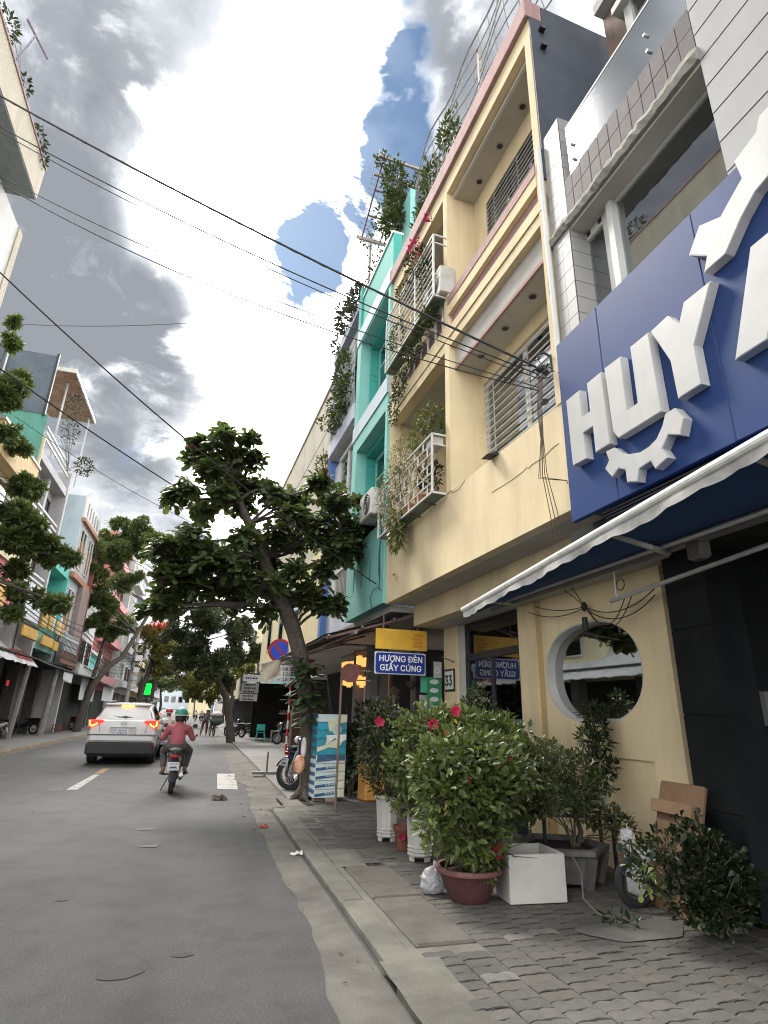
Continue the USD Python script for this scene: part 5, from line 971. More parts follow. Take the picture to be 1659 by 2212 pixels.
for k, (lab, (x, y), bl, mt) in enumerate(far):
    street_tree('street_tree', lab, [(x, y, 0), (x, y, 2.2), (x - .3, y, 4), (x - .5, y, 6)], [.22, .18, .14, .06], RB([(a, b, c, 420) for a, b, c in bl], y, 2, 20 + k), .30, mt, 50 + k)
pt = thing('palm_tree', 'thin areca palm showing above the left hand trees', 'palm'); c = ray(455, 2065, 75); rng = np.random.default_rng(4); 
MB().tube([(c[0] - .3, 75, 0), (c[0] - .1, 75, c[2] * .5), c], [.12, .1, .07], 7).build('trunk', M('palm_trunk', (.25, .23, .2), .9), pt); P, D, N = [], [], []
for k in range(16):
    a = 6.28 * k / 16 + rng.normal(0, .1); h = np.array([math.cos(a), math.sin(a), 0]); up = rng.uniform(.2, .9)
    for j in range(14):
        t = j / 13 * 1.3; q = c + h * t + np.array([0, 0, up * t - .55 * t * t]); 
        for s_ in (-1, 1): P.append(q); D.append(h * .5 + s_ * np.array([-h[1], h[0], 0]) + [0, 0, -.35]); N.append((0, 0, 1))
MB().add(*leaves(P, D, N, .38, 'narrow', 1.0)).build('fronds', LM('palm_leaf', (.12, .15, .05), .3), pt)
# ---------------------------------------------------------------- left side of the street
def H(nm, mat, p, x0, x1, y0, y1, z0, z1, **k): return MB().box(x0, x1, y0, y1, z0, z1, bev=k.pop('bev', 0)).build(nm, mat, p, **k)
def window(p, x, y0, y1, z0, z1, frame, pane=None, muls=1, facing=1, d=.06):
    f = MB(); w = .07; X0, X1 = sorted((x, x + facing * d))
    for b in ((X0, X1, y0, y1, z0, z0 + w), (X0, X1, y0, y1, z1 - w, z1), (X0, X1, y0, y0 + w, z0 + w, z1 - w), (X0, X1, y1 - w, y1, z0 + w, z1 - w)): f.box(*b)
    for q in np.linspace(y0, y1, muls + 2)[1:-1]: f.box(X0, X1, q - .03, q + .03, z0 + w, z1 - w)
    wn = f.build('window', frame, p); MB().box(min(x, x + facing * .02), max(x, x + facing * .02), y0 + w, y1 - w, z0 + w, z1 - w).build('pane', pane or GLASSD, wn); return wn
TAN = M('tan_stucco', (.40, .36, .28), .85, .08, 1.5, 60, .12, dirt=(.26, .22, .16), streak=True); GREYW = M('grey_render', (.42, .41, .42), .85, .07, 1.5, 60, .12, dirt=(.28, .27, .27), streak=True); BLUEG = M('blue_grey_flank', (.33, .38, .41), .85, .08, 1.2, 60, .15, dirt=(.24, .27, .29), streak=True)
CREAMY = M('pale_yellow_wall', (.60, .56, .36), .85, .07, 1.5, 60, .1, dirt=(.42, .38, .25), streak=True); GREENS = M('green_corrugated', (.08, .25, .20), .6, .1, 2, 40, .1); SLATE = M('slate_tarpaulin', (.075, .095, .12), .7, .18, 1.5, 40, .3); WOODB = M('brown_window_wood', (.20, .10, .05), .6)
a = thing('tall_building', 'tall white building with a cream balcony box high at the left edge', 'building')
H('wall', WHITEW, a, -16, -8.64, 6, 19.6, 3.3, 18.2); H('corner_strip', TAN, a, -9.2, -8.6, 19.6, 20.0, 3.3, 18.2); H('coping', PINK, a, -9.2, -8.52, 5.9, 20.05, 18.05, 18.24) if False else H('ground_wall', DARKIN, a, -16, -10.5, 6, 20, 0, 3.3)
H('balcony', TAN, a, -8.6, -7.7, 8, 18.07, 18.25, 19.62); H('balcony_soffit', M('balcony_soffit', (.20, .22, .22), .9), a, -12, -7.72, 8, 18.05, 18.2, 18.245); H('balcony_end', TAN, a, -12, -8.6, 17.9, 18.07, 18.25, 19.62); H('balcony_rim', PINK, a, -12, -7.66, 7.95, 18.1, 19.62, 19.70)
window(a, -8.64, 15.2, 17.6, 12.0, 13.6, M('dark_brown_frame', (.10, .06, .05), .6), GLASS)
for z in (6.9, 10.2): window(a, -8.64, 14.5, 18.0, z, z + 1.8, WHITEF, GLASS)
plant('balcony_plant', 'sprigs of greenery along the rim of the high balcony', 'plant', (-7.8, 16, 19.6), [((-7.75, 17.0, 19.9), (.25, .5, .3), 170), ((-7.7, 15.2, 19.95), (.15, .3, .2), 70), ((-7.8, 13.6, 20.1), (.25, .5, .35), 150), ((-7.7, 17.6, 19.6), (.15, .25, .3), 80)], .13, BONL, 'ovate', 61, 5, .01)
ap = thing('antenna_arm', 'short purple grey pipe bracket sticking up from the high balcony', 'pipe'); MB().cyl((-7.7, 14.3, 19.6), (-7.35, 14.2, 20.9), .03).cyl((-7.5, 13.8, 20.9), (-7.2, 14.9, 20.95), .04).build('pipe', M('purple_grey', (.22, .2, .25), .6), ap)
b = thing('yellow_townhouse', 'pale yellow townhouse behind the branches on the left', 'house')
H('wall', CREAMY, b, -16, -8.1, 20.1, 24.9, 3.3, 10.9); H('balcony', CREAMY, b, -8.1, -7.55, 20.3, 24.8, 6.6, 7.6); H('balcony', M('apricot_wall', (.58, .42, .22), .85), b, -8.1, -7.6, 20.3, 24.8, 9.6, 10.7); H('band', WHITEF, b, -8.1, -7.5, 20.2, 24.85, 7.6, 7.7); H('band', WHITEF, b, -8.1, -7.55, 20.2, 24.85, 10.7, 10.8); H('ground_wall', DARKIN, b, -16, -10.4, 20, 25, 0, 3.3)
window(b, -8.1, 21.2, 23.6, 4.2, 6.1, WHITEF); window(b, -8.1, 21.2, 23.6, 7.9, 9.4, WHITEF)
c = thing('grey_townhouse', 'tall narrow grey townhouse with a pergola roof terrace', 'house')
H('wall', GREYW, c, -16, -8.3, 25.0, 30.1, 3.6, 12.1); H('fin_wall', GREYW, c, -8.3, -7.68, 29.85, 30.1, 3.6, 12.6); H('fin_wall', GREYW, c, -8.3, -7.9, 27.4, 27.7, 3.6, 11.9); H('fin_wall', GREYW, c, -8.3, -7.9, 25.0, 25.2, 3.6, 12.1); H('stone_strip', M('stone_cladding', (.34, .31, .30), .8, .2, 9), c, -8.3, -8.2, 25.6, 27.2, 3.6, 11.6)
for z in (5.9, 8.6, 11.35): H('balcony_floor', GREYW, c, -8.3, -7.72, 25.0, 29.84, z, z + .35)
for z0 in (6.3, 9.0, 11.75, 12.1):
    m = MB()
    for k in range(3): m.box(-7.82, -7.76, 25.1, 29.8, z0 + .18 + k * .25, z0 + .27 + k * .25)
    if z0 != 11.75: m.build('slat_rail', WHITEF, c)
for z in (6.3, 9.0): window(c, -8.3, 27.9, 29.6, z, z + 1.9, M('dark_brown_frame', 0), GLASSD)
H('yellow_quoin', CREAMY, c, -7.95, -7.70, 24.92, 25.0, 8, 12.3); H('side_wall', CREAMY, c, -16, -7.95, 24.90, 24.995, 10.6, 11.0)
gp = MB(); V, F = [], []
for k in range(121):
    x = -16 + 8.2 * k / 120; V += [(x, 24.86 + .02 * (k % 2), 11.0), (x, 24.86 + .02 * (k % 2), 13.3)]
    if k: F.append((2 * k - 2, 2 * k, 2 * k + 1, 2 * k - 1))
gp.add(V, F).build('green_sheet', GREENS, c); H('tarpaulin', SLATE, c, -16, -8.0, 24.84, 24.9, 13.3, 16.2); H('tarp_frame', BLACKF, c, -8.02, -7.92, 24.8, 24.92, 13.2, 16.3); H('tarp_frame', STEEL, c, -9.9, -9.83, 24.78, 24.83, 13.3, 16.2)
H('roof_frame', M('dark_roof_frame', (.08, .05, .045), .7), c, -9.9, -7.62, 26.4, 31.6, 16.44, 16.52); H('roof_edge', M('pale_roof_edge', (.45, .44, .38), .6), c, -9.95, -7.55, 26.35, 26.42, 16.36, 16.56); H('roof_edge', M('pale_roof_edge', 0), c, -7.62, -7.55, 26.42, 31.6, 16.36, 16.56); H('roof_edge', M('pale_roof_edge', 0), c, -9.95, -7.55, 31.6, 31.66, 16.36, 16.56)
PL_ = [M('ceiling_plank_a', (.34, .20, .125), .7, .15, 9), M('ceiling_plank_b', (.28, .155, .095), .7, .15, 9)]
for i in range(4):
    for j in range(8):
        x0, y0 = -9.86 + i * .556, 26.46 + j * .64
        for q in range(4):
            if (i + j) % 2: bx = (x0, x0 + .54, y0 + q * .155, y0 + q * .155 + .135)
            else: bx = (x0 + q * .138, x0 + q * .138 + .12, y0, y0 + .62)
            MB().box(*bx, 16.405, 16.44).build('ceiling_plank', PL_[(i + j) % 2], c)
for x, y in ((-8.1, 27.4), (-7.75, 31.0)): MB().cyl((x, y, 12.3), (x, y, 16.42), .045, n=8).build('post', STEEL, c)
plant('terrace_plant', 'wispy plants on the terrace of the grey townhouse', 'plant', (-7.7, 29, 12.4), [((-7.55, 27.5, 13.8), (.4, .8, .5), 150), ((-7.3, 30.2, 13.2), (.45, .7, .4), 330), ((-7.8, 28, 15.6), (.4, .5, .5), 120)], .13, LM('greyish_leaf', 0), 'ovate', 62, 9, .012)
d = thing('teal_annex', 'small turquoise house squeezed between grey houses', 'house')
H('wall', M('turquoise_wall', (.12, .46, .40), .8, .07, 2), d, -16, -8.6, 30.12, 33.95, 3.6, 8.6); H('ceiling_slab', M('turquoise_wall', 0), d, -8.6, -7.75, 30.12, 33.95, 8.0, 8.6); H('side_wall', M('turquoise_wall', 0), d, -8.6, -7.7, 33.75, 33.95, 5.0, 8.0); H('balcony', M('mint_wall', (.30, .60, .52), .8), d, -8.6, -7.75, 30.12, 33.95, 4.05, 4.95); H('ground_wall', DARKIN, d, -16, -10, 25, 34, 0, 3.6)
e = thing('grey_blue_house', 'grey blue house with a slotted parapet and brown windows', 'house')
H('flank', BLUEG, e, -16, -7.75, 34.0, 38.7, 3.6, 12.9); H('front_wall', GREYW, e, -7.75, -7.70, 34.0, 38.7, 8.5, 11.4); H('ledge', M('brick_ledge', (.34, .16, .10), .8), e, -7.75, -7.5, 33.98, 38.75, 11.4, 11.62); H('ledge', M('brick_ledge', 0), e, -7.75, -7.5, 33.98, 38.75, 8.2, 8.5); H('parapet', WHITEW, e, -7.75, -7.66, 34.0, 38.7, 11.62, 12.95)
for k in range(5): H('slot', M('slot_shadow', (.22, .22, .24), .9), e, -7.66, -7.645, 34.7 + k * .75, 34.95 + k * .75, 11.95, 12.7)
for y0, y1 in ((34.3, 35.9), (36.6, 38.0)):
    w = window(e, -7.70, y0, y1, 8.9, 11.1, WHITEF, GLASS, 1); MB().box(-7.688, -7.67, y0 + .1, y1 - .1, 9.0, 10.4).build('shutter', WOODB, w)
w = window(e, -7.75, 34.3, 35.9, 5.4, 7.7, WHITEF, GLASS, 1); MB().box(-7.72, -7.70, 34.4, 35.8, 5.5, 7.2).build('shutter', WOODB, w)
H('brick_pier', M('brick_pier', (.25, .19, .17), .85, .25, 9), e, -7.75, -7.45, 36.6, 38.6, 3.6, 8.2); H('corner_trim', M('maroon_trim', (.16, .05, .05), .7), e, -7.75, -7.42, 38.6, 38.75, 3.6, 11.4)
g = MB()
for k in range(14): g.bar((-7.3, 34.2 + k * .33, 3.9), (-7.3, 34.2 + k * .33, 4.9), .02)
for z in (4.0, 4.9): g.bar((-7.3, 34.1, z), (-7.3, 38.6, z), .03)
g.build('balcony_rail', BLACKF, e); H('balcony_panel', M('rust_panel', (.20, .09, .06), .8), e, -7.4, -7.35, 34.2, 38.5, 3.7, 4.3); H('balcony_panel', M('grey_sheet', (.42, .42, .42), .7), e, -7.4, -7.36, 34.4, 37.9, 4.35, 5.2)
# houses further along the left, each its own
LH = [('white house with balconies beyond the grey blue house', 39, 46, 8.5, WHITEW), ('turquoise low house beyond the white house on the left', 46, 51, 5.2, M('turquoise_wall', 0)), ('red and pink house rising behind the arching tree', 51, 60, 15.5, M('red_wall', (.30, .09, .085), .8, .08, 1)), ('tall white slab house beyond the red house', 60, 66, 17.5, WHITEW), ('pale blue grey block beyond the white slab house', 66, 76, 16, M('pale_blue_block', (.48, .54, .58), .8, .06, 1)), ('cream house far along the left side', 76, 88, 9, CREAM), ('grey house far along the left side', 88, 104, 11, GREYW), ('white shop house farthest on the left', 104, 125, 9, WHITEW)]
for k, (lab, y0, y1, h, mt) in enumerate(LH):
    t = thing('row_house', lab, 'house'); x = -8.0 - .3 * (k % 3)
    H('wall', mt, t, -18, x, y0, y1 - .05, 0, h); H('roof_edge', M('tile_red', (.36, .13, .09), .8) if k == 2 else SOFFIT, t, -18, x + .3, y0, y1 - .05, h, h + .25); H('shop_opening', DARKIN, t, x, x + .03, y0 + .3, y1 - .4, .1, 2.9)
    z = 3.7
    while z + 2 < h:
        for q in np.arange(y0 + .6, y1 - 1.6, 2.2): window(t, x, q, q + 1.4, z + .4, z + 2.0, WHITEF if k % 2 else M('dark_brown_frame', 0), GLASSD)
        H('balcony', mt if k != 2 else M('pink_band_wall', (.50, .2, .2), .8), t, x, x + .7, y0 + .2, y1 - .3, z - .3, z + .3); z += 3.2
RH = [('far right house with an open shop front beyond the beige building', 27.6, 36, 3.2, CREAM), ('grey house behind the stall signs on the right', 36, 44, 5.6, GREYW), ('turquoise house on the right far behind the dark tree', 44, 52, 8, M('turquoise_wall', 0)), ('white house far along the right side', 52, 66, 9, WHITEW), ('cream block far along the right side', 66, 86, 11, CREAM), ('grey block farthest along the right side', 86, 125, 10, GREYW)]
for k, (lab, y0, y1, h, mt) in enumerate(RH):
    t = thing('row_house', lab, 'house'); x = 5.6 if k < 2 else 4.6
    H('wall', mt, t, x + .9, 16, y0, y1 - .05, 0, h); H('shop_opening', DARKIN, t, x + .85, x + .9, y0 + .2, y1 - .3, .1, 2.9); H('canopy', M('dark_sheet', 0), t, x - 1.4, x + .9, y0, y1 - .1, 2.95, 3.02)
    z = 3.7
    while z + 2 < h:
        for q in np.arange(y0 + .6, y1 - 1.6, 2.4): window(t, x + .9, q, q + 1.4, z + .4, z + 2.0, WHITEF, GLASSD, 1, -1)
        z += 3.2
eb = [('pale office block closing the far end of the street', -12, -3.2, 170, 13, M('pale_blue_block', 0)), ('cream house at the far end of the street', -3.1, 2.5, 160, 8, CREAM), ('blue glass tower at the far end of the street', .2, 3.4, 175, 17, M('blue_tower', (.16, .26, .40), .5)), ('white block at the far right end of the street', 3.5, 13, 165, 11, WHITEW)]
for lab, x0, x1, y0, h, mt in eb:
    t = thing('far_building', lab, 'building'); H('wall', mt, t, x0, x1, y0, y0 + 8, 0, h)
    for z in np.arange(3.4, h - 1.5, 3):
        for q in np.arange(x0 + .5, x1 - 1, 1.8): MB().box(q, q + 1.1, y0 - .03, y0, z, z + 1.5).build('window', GLASSD, t)
# shop fronts under the left houses
sf = thing('left_shop', 'dark open shop fronts under the left hand awnings', 'shop')
H('back_wall', DARKIN, sf, -10.6, -10.5, 14, 39, .1, 3.6); H('ceiling', DARKIN, sf, -10.5, -7.6, 14, 39, 3.55, 3.62)
for y in (22.5, 29.6, 32.6, 36.5): H('pier', M('dark_pier', (.10, .095, .09), .9), sf, -9.2, -8.7, y, y + .5, .1, 3.55)
for y, z in ((24, 1.0), (26.5, 1.4), (31, .9), (34, 1.2)): H('shelf', M('dark_wood', 0), sf, -10.45, -9.9, y, y + 1.6, .1, z)
H('red_lamp_sign', M('red_led', (.4, .02, .02), .5, emit=(1, .03, .05), es=.12), sf, -8.68, -8.66, 31.0, 31.35, 2.35, 2.6)
def sheet(name, label, a, b_, c_, d_, mat, cat='awning', nu=24, nv=4, wav=.02, sag=.0, thick=None, scal=False, group=None):
    A, B_, C_, D_ = map(lambda q: np.array(q, float), (a, b_, c_, d_)); V, F = [], []
    for i in range(nu + 1):
        for j in range(nv + 1):
            u, w = i / nu, j / nv; p = (A * (1 - u) + B_ * u) * (1 - w) + (D_ * (1 - u) + C_ * u) * w; p = p + [0, 0, wav * math.sin(i * 1.7) * w - sag * math.sin(math.pi * w) - (.05 * abs(math.sin(i * 1.3)) if scal and j == nv else 0)]; V.append(p)
            if i and j: q = (i - 1) * (nv + 1) + j - 1; F.append((q, q + nv + 1, q + nv + 2, q + 1))
    t = thing(name, label, cat, group=group); MB().add(V, F).build('sheet', mat, t); return t, (A, B_, C_, D_)
ws = M('white_awning', (.58, .585, .585), .7, .08, 4, 60, .15, dirt=(.4, .4, .4))
t, q = sheet('street_awning', 'white awning with red lettering and scalloped edge at the left', (-9.0, 14, 4.9), (-8.9, 31.0, 4.6), (-7.35, 30.2, 3.2), (-7.3, 14, 3.2), ws, nu=60, scal=True)
R_ = unitv(np.array([0, -1.0, 0])); U_p = unitv(np.array([-1.28, 0, 1.08]))
for k in range(5): MB().bar(np.array([-7.47, 29.6 - k * .5, 3.37]), np.array([-7.98, 29.75 - k * .5, 3.80]), .16, .01).bar(np.array([-7.47, 29.6 - k * .5, 3.37]), np.array([-7.98, 29.45 - k * .5, 3.80]), .12, .01).build('red_letter', M('red_letter', (.42, .05, .06), .6), t)
for k in range(5): MB().bar((-8.6, 19.5 + k * 2.7, 4.2), (-7.35, 19.5 + k * 2.7, 3.17), .04).build('rafter', RUST, t)
t, q = sheet('street_awning', 'long dark tin awning running along the left shops', (-8.7, 31, 4.0), (-8.7, 41, 3.95), (-7.1, 41, 3.30), (-7.1, 31, 3.35), M('dark_sheet', 0), nu=60, wav=.03)
t, q = sheet('street_awning', 'pale canvas awning with white curtains beside the arching tree', (-8.4, 41, 3.9), (-8.4, 52, 3.8), (-6.6, 52, 3.0), (-6.6, 41, 3.25), ws, nu=40, sag=.08)
sheet('canvas_curtain', 'white canvas curtain hanging below the pale awning', (-7.4, 41.2, 3.25), (-7.4, 46.5, 3.1), (-7.4, 46.5, 1.9), (-7.4, 41.2, 1.95), ws, 'canvas', wav=.02); sheet('canvas_curtain', 'farther white canvas curtain under the pale awning', (-7.0, 47.5, 3.0), (-7.0, 53, 2.9), (-7.0, 53, 2.0), (-7.0, 47.5, 2.0), ws, 'canvas')
sheet('canvas_patch', 'small white canvas square hanging below the dark tin awning', (-7.2, 34.9, 3.25), (-7.2, 37.3, 3.3), (-7.2, 37.2, 2.75), (-7.2, 34.9, 2.9), ws, 'canvas')
sheet('street_awning', 'turquoise strip awning beyond the dark tin awning', (-7.9, 40.5, 4.25), (-7.9, 47.4, 4.1), (-7.2, 47.4, 3.75), (-7.2, 40.5, 3.9), M('turquoise_wall', 0))
# hanging banners with goods lettering
def bnr(lab, y0, y1, z0, z1, x, mat, txt=None, tm=None, h=.3, name='shop_banner'):
    t = thing(name, lab, 'sign'); MB().box(x - .04, x, y0, y1, z0, z1).build('panel', mat, t)
    if txt: text('lettering', txt, h, (x + .002, (y0 + y1) / 2, z0 + (z1 - z0) * .25), (0, 1, 0), (0, 0, 1), .03, tm, t, center=True)
    return t
bnr('pink and yellow sign board above the left awning', 22.0, 25.9, 5.1, 6.7, -7.65, M('sign_pink', (.60, .10, .13), .6, .12, 1.5)); bnr('yellow lower board with red marks under the pink sign', 22.0, 24.6, 5.0, 5.95, -7.60, M('sign_yellow', (.66, .36, .02), .6, .2, 1.2, dirt=(.45, .06, .03)))
t = thing('stacked_letters', 'big white and yellow cut out letters on a frame above the dark awning', 'letters')
MB().box(-7.62, -7.58, 27.2, 29.5, 5.0, 6.5).build('letter_block', M('white_letters', (.56, .57, .60), .7, .15, 6), t, label='crumpled white block of letters')
for k, (y, w, h, mt) in enumerate(((29.9, .9, 1.05, 1), (31.2, .55, .9, 1), (32.0, .22, .85, 0), (32.7, .55, .75, 1), (33.4, .22, 1.0, 0), (33.8, .5, .7, 1))): MB().box(-7.62 + .03 * (k % 2), -7.5, y, y + w, 4.95, 4.95 + h, bev=.04).build('letter_block', M('mustard_letters', (.52, .30, .04), .7, .15, 8) if mt else M('white_letters', 0), t)
for k, (y, w) in enumerate(((27.3, 2.4), (30.6, 2.1), (32.9, 1.0))): MB().box(-7.6, -7.5, y, y + w, 4.25 - .04 * k, 4.75 - .04 * k, bev=.05).build('small_letter_block', M('mustard_letters', 0), t)
MB().bar((-7.65, 27.1, 3.7), (-7.65, 27.1, 6.6), .05).bar((-7.65, 34.2, 3.7), (-7.65, 34.2, 5.9), .05).bar((-7.65, 27.1, 4.9), (-7.65, 34.2, 4.85), .05).build('frame', BLACKF, t)
# poles
def pole(lab, base, top, r0, r1, mat, holes=True, name='concrete_pole'):
    t = thing(name, lab, 'pole'); MB().tube([base, (np.array(base) + np.array(top)) / 2, top], [r0, (r0 + r1) / 2, r1], 8).build('shaft', mat, t)
    return t
GP_ = M('concrete_pole', (.30, .285, .26), .9, .15, 5, 60, .3, dirt=(.18, .17, .15))
t = pole('leaning concrete pole with slots in front of the dark shop', (-7.66, 34.6, .1), (-7.5, 34.6, 3.4), .15, .12, GP_)
for k in range(3): MB().box(-7.54 + k * .02, -7.50 + k * .02, 34.55, 34.66, .8 + k * .28, .98 + k * .28).build('slot', M('slot_dark', (.10, .095, .09), .9), t)
t = pole('second concrete pole standing further left in the dark shop front', (-8.0, 30.5, .1), (-7.8, 30.5, 3.3), .14, .12, GP_)
up = pole('utility pole carrying cable bundles and boxes on the far left pavement', (-6.5, 58, .1), (-6.4, 58, 8.6), .20, .13, GP_, name='utility_pole')
for k, (z, s_) in enumerate(((4.6, .5), (3.9, .45), (5.6, .6), (3.2, .4))): MB().box(-6.3, -6.3 + s_, 57.6, 57.8, z, z + s_ * .9, bev=.03).build('junction_box', M('box_grey', (.45, .45, .45), .6) if k % 2 else M('paper_white', (.6, .6, .58), .8), up)
for k in range(3): 
    m = MB(); c0 = np.array([-6.1, 57.7, 5.2 + k * .8]); m.tube([c0 + .45 * np.array([math.cos(q), 0, math.sin(q)]) * (1 + .15 * math.sin(3 * q)) for q in np.linspace(0, 12.5, 40)], .03, 5); m.build('cable_coil', WIRE, up)
# overhead cable bundles along the left side
rg = np.random.default_rng(12)
for k in range(7):
    z0, z1, xo = 4.75 + .22 * k, 4.7 + .25 * k, -6.75 + .12 * rg.normal()
    pts = np.vstack([catenary((xo, 12, z0 + 1.0), (xo + .1, 34.5, z0 - .4), .45 + .05 * k, 16), catenary((xo + .1, 34.5, z0 - .4), (-6.4, 58, z1), .6, 14)[1:], catenary((-6.4, 58, z1), (-6.6, 95, z1 + .2), .8, 12)[1:]])
    cable('sagging street cable along the left pavement, number %s from the bottom of the bundle' % ('one two three four five six seven'.split()[k]), pts, .016 if k % 2 else .024, group=None, name='street_cable')
for k in range(4): cable('thin line running up the street from the far utility pole, %s of four' % ('lowest', 'second', 'third', 'topmost')[k], np.vstack([catenary((-6.4, 58, 5.4 + .35 * k), (-2.0, 90, 6.0 + .3 * k), .7, 14), catenary((-2.0, 90, 6.0 + .3 * k), (2.5, 120, 6.5), .6, 10)[1:]]), .02, name='street_cable')
# cables crossing the street to the bracket by the blue sign
BR = np.array(hw(-.14, .14, 5.02))
def px_pt(x, y, Y): return ray(x, y, Y)
def thru(label, pts, r): return cable(label, pts, r, name='overhead_cable')
thru('thick twisted overhead cable from top left down to the bracket by the sign', catenary(px_pt(-260, 230, 6.6), BR, .12, 40), .013)
tw = catenary(px_pt(-260, 230, 6.6), BR, .12, 160); m = np.arange(160)[:, None]; thru('strand wound round the thick overhead cable', tw + .013 * np.hstack([np.cos(m * .9), 0 * m, np.sin(m * .9)]), .006)
thru('second overhead cable below the thick one ending at the bracket', catenary(px_pt(-260, 350, 6.8), BR + [0, .02, -.06], .22, 40), .008)
thru('third overhead cable close below the second one', catenary(px_pt(-260, 365, 6.9), BR + [0, .05, -.09], .26, 40), .006)
thru('fourth thin overhead cable sagging to the bracket', catenary(px_pt(-260, 545, 7.4), BR + [0, .05, -.2], .32, 40), .006)
thru('fifth thin overhead cable lowest of those at the bracket', catenary(px_pt(-260, 560, 7.6), BR + [0, .05, -.24], .44, 40), .007)
thru('thin nearly level wire crossing the grey clouds to the blue house', np.vstack([catenary(px_pt(70, 1275, 18), px_pt(850, 1265, 13), .12, 20), catenary(px_pt(850, 1265, 13), hw(-.1, 8.0, 9.6), .1, 14)[1:]]), .009)
thru('heavy cable descending from the left edge into the almond tree', catenary(px_pt(-200, 880, 7.2), hw(-.12, 5.65, 3.8), .25, 50), .012)
thru('long cable descending from lower left behind the almond tree', catenary(px_pt(-200, 1310, 13), px_pt(1300, 2270, 24), .3, 40), .020)
thru('thin cable from the grey townhouse down behind the almond tree', catenary(px_pt(60, 1640, 22), px_pt(760, 2060, 26), .2, 26), .012)
bk = thing('cable_bracket', 'black insulator bracket and knotted cable ends at the corner of the blue sign', 'bracket')
MB().tube([BR + [0, 0, .12], BR + [-.02, 0, .17], BR + [.05, -.02, .20], BR + [.12, -.03, .16], BR + [.13, -.03, 0]], .014, 8).sph(BR, (.05, .05, .045), 1).sph(BR + [.05, -.02, -.05], (.045, .04, .03), 1).build('hook', BLACKF, bk)
m = MB(); rg = np.random.default_rng(3)
for k in range(9): p = [BR + rg.normal(0, .03, 3)]; [p.append(p[-1] + rg.normal(0, .035, 3)) for _ in range(6)]; m.tube(p, .006, 4)
m.build('cable_knot', WIRE, bk); MB().box(BR[0] - .02, BR[0] + .05, BR[1] - .03, BR[1] + .03, BR[2] - .42, BR[2] - .38).build('clip', BLACKF, bk)
for k in range(5):
    j = (k - 2) * .022; e = hw(-.02, .2 + .06 * k, 3.41) if k < 3 else hw(-.02, .02, 3.7)
    cable('drop wire hanging from the bracket down the yellow parapet, %s' % ('first from the right', 'second', 'third', 'fourth', 'nearest the blue sign')[k], [BR + [0, j, -.08], BR + [-.01, j + .05, -.45], BR + [-.0, j * .5 + .06, -.8], BR + [.0, j * .8 + .06 + .02 * k, -1.2], np.array(e), np.array(e) + [.02, .02, -.2 if k < 3 else -.02]], .0045, M('brown_wire', 0), 5, name='drop_wire')
# ---------------------------------------------------------------- vehicles
CARW = M('car_white', (.60, .60, .585), .25, .03, 2, 50, 0, coat=.6); RUBBER = M('tyre_rubber', (.018, .018, .018), .85, .2, 20, 60, .2); BLKPL = M('black_plastic', (.025, .025, .026), .6, .15, 10, 60, .1); CARGL = glass('car_glass', (.06, .065, .07), .01); ALU = M('alloy_rim', (.4, .4, .41), .35, .1, 10, 60, 0, metal=.8)
LAMPR = M('tail_lamp_red', (.35, .01, .01), .2, emit=(1, .02, .01), es=.9); LAMPH = M('tail_lamp_glow', (.6, .2, .05), .2, emit=(1, .22, .03), es=3.2); PLATEW = M('plate_pale', (.55, .57, .62), .4, .08, 30); PLATEM = M('plate_smudge', (.22, .23, .25), .6)
def wheel(t, x, y, r, w, spokes=5, name='wheel'):
    wx = MB(); prof = [(-w / 2, r * .66), (-w / 2, r * .93), (-w * .38, r), (w * .38, r), (w / 2, r * .93), (w / 2, r * .66)]; n = 28; V, F = [], []
    for k in range(n):
        a = 2 * math.pi * k / n; V += [(x + dx, y + rr * math.cos(a), r + rr * math.sin(a)) for dx, rr in prof]
    m = len(prof)
    for k in range(n):
        b = (k + 1) % n; F += [(k * m + i, k * m + (i + 1) % m, b * m + (i + 1) % m, b * m + i) for i in range(m)]
    wo = wx.add(V, F).build(name, RUBBER, t, smooth=40)
    rm = MB(); 
    V = []; F = []
    for k in range(n):
        a = 2 * math.pi * k / n; V += [(x - w * .42, y + r * .64 * math.cos(a), r + r * .64 * math.sin(a)), (x + w * .42, y + r * .64 * math.cos(a), r + r * .64 * math.sin(a)), (x + w * .42, y + r * .70 * math.cos(a), r + r * .70 * math.sin(a)), (x - w * .42, y + r * .70 * math.cos(a), r + r * .70 * math.sin(a))]
    for k in range(n):
        b = (k + 1) % n; F += [(k * 4 + i, k * 4 + (i + 1) % 4, b * 4 + (i + 1) % 4, b * 4 + i) for i in range(4)]
    rm.add(V, F).cyl((x - w * .45, y, r), (x + w * .45, y, r), r * .14, n=12)
    for k in range(spokes): a = 2 * math.pi * k / spokes; rm.bar((x, y, r), (x, y + r * .66 * math.cos(a), r + r * .66 * math.sin(a)), r * (.16 if spokes < 8 else .03), w * .5 if spokes < 8 else .008)
    rm.build('rim', ALU, wo); return wo
def loft(secs, cap=True):
    m = MB(); n = len(secs[0]); V = np.vstack(secs); F = []
    for i in range(len(secs) - 1):
        for k in range(n): a, b = i * n + k, i * n + (k + 1) % n; F += [(a, b, b + n), (a, b + n, a + n)]
    if cap:
        c0, c1 = len(V), len(V) + 1; V = np.vstack([V, np.mean(secs[0], 0), np.mean(secs[-1], 0)]); L0 = (len(secs) - 1) * n
        F += [(c0, (k + 1) % n, k) for k in range(n)] + [(c1, L0 + k, L0 + (k + 1) % n) for k in range(n)]
    return m.add(V, F)
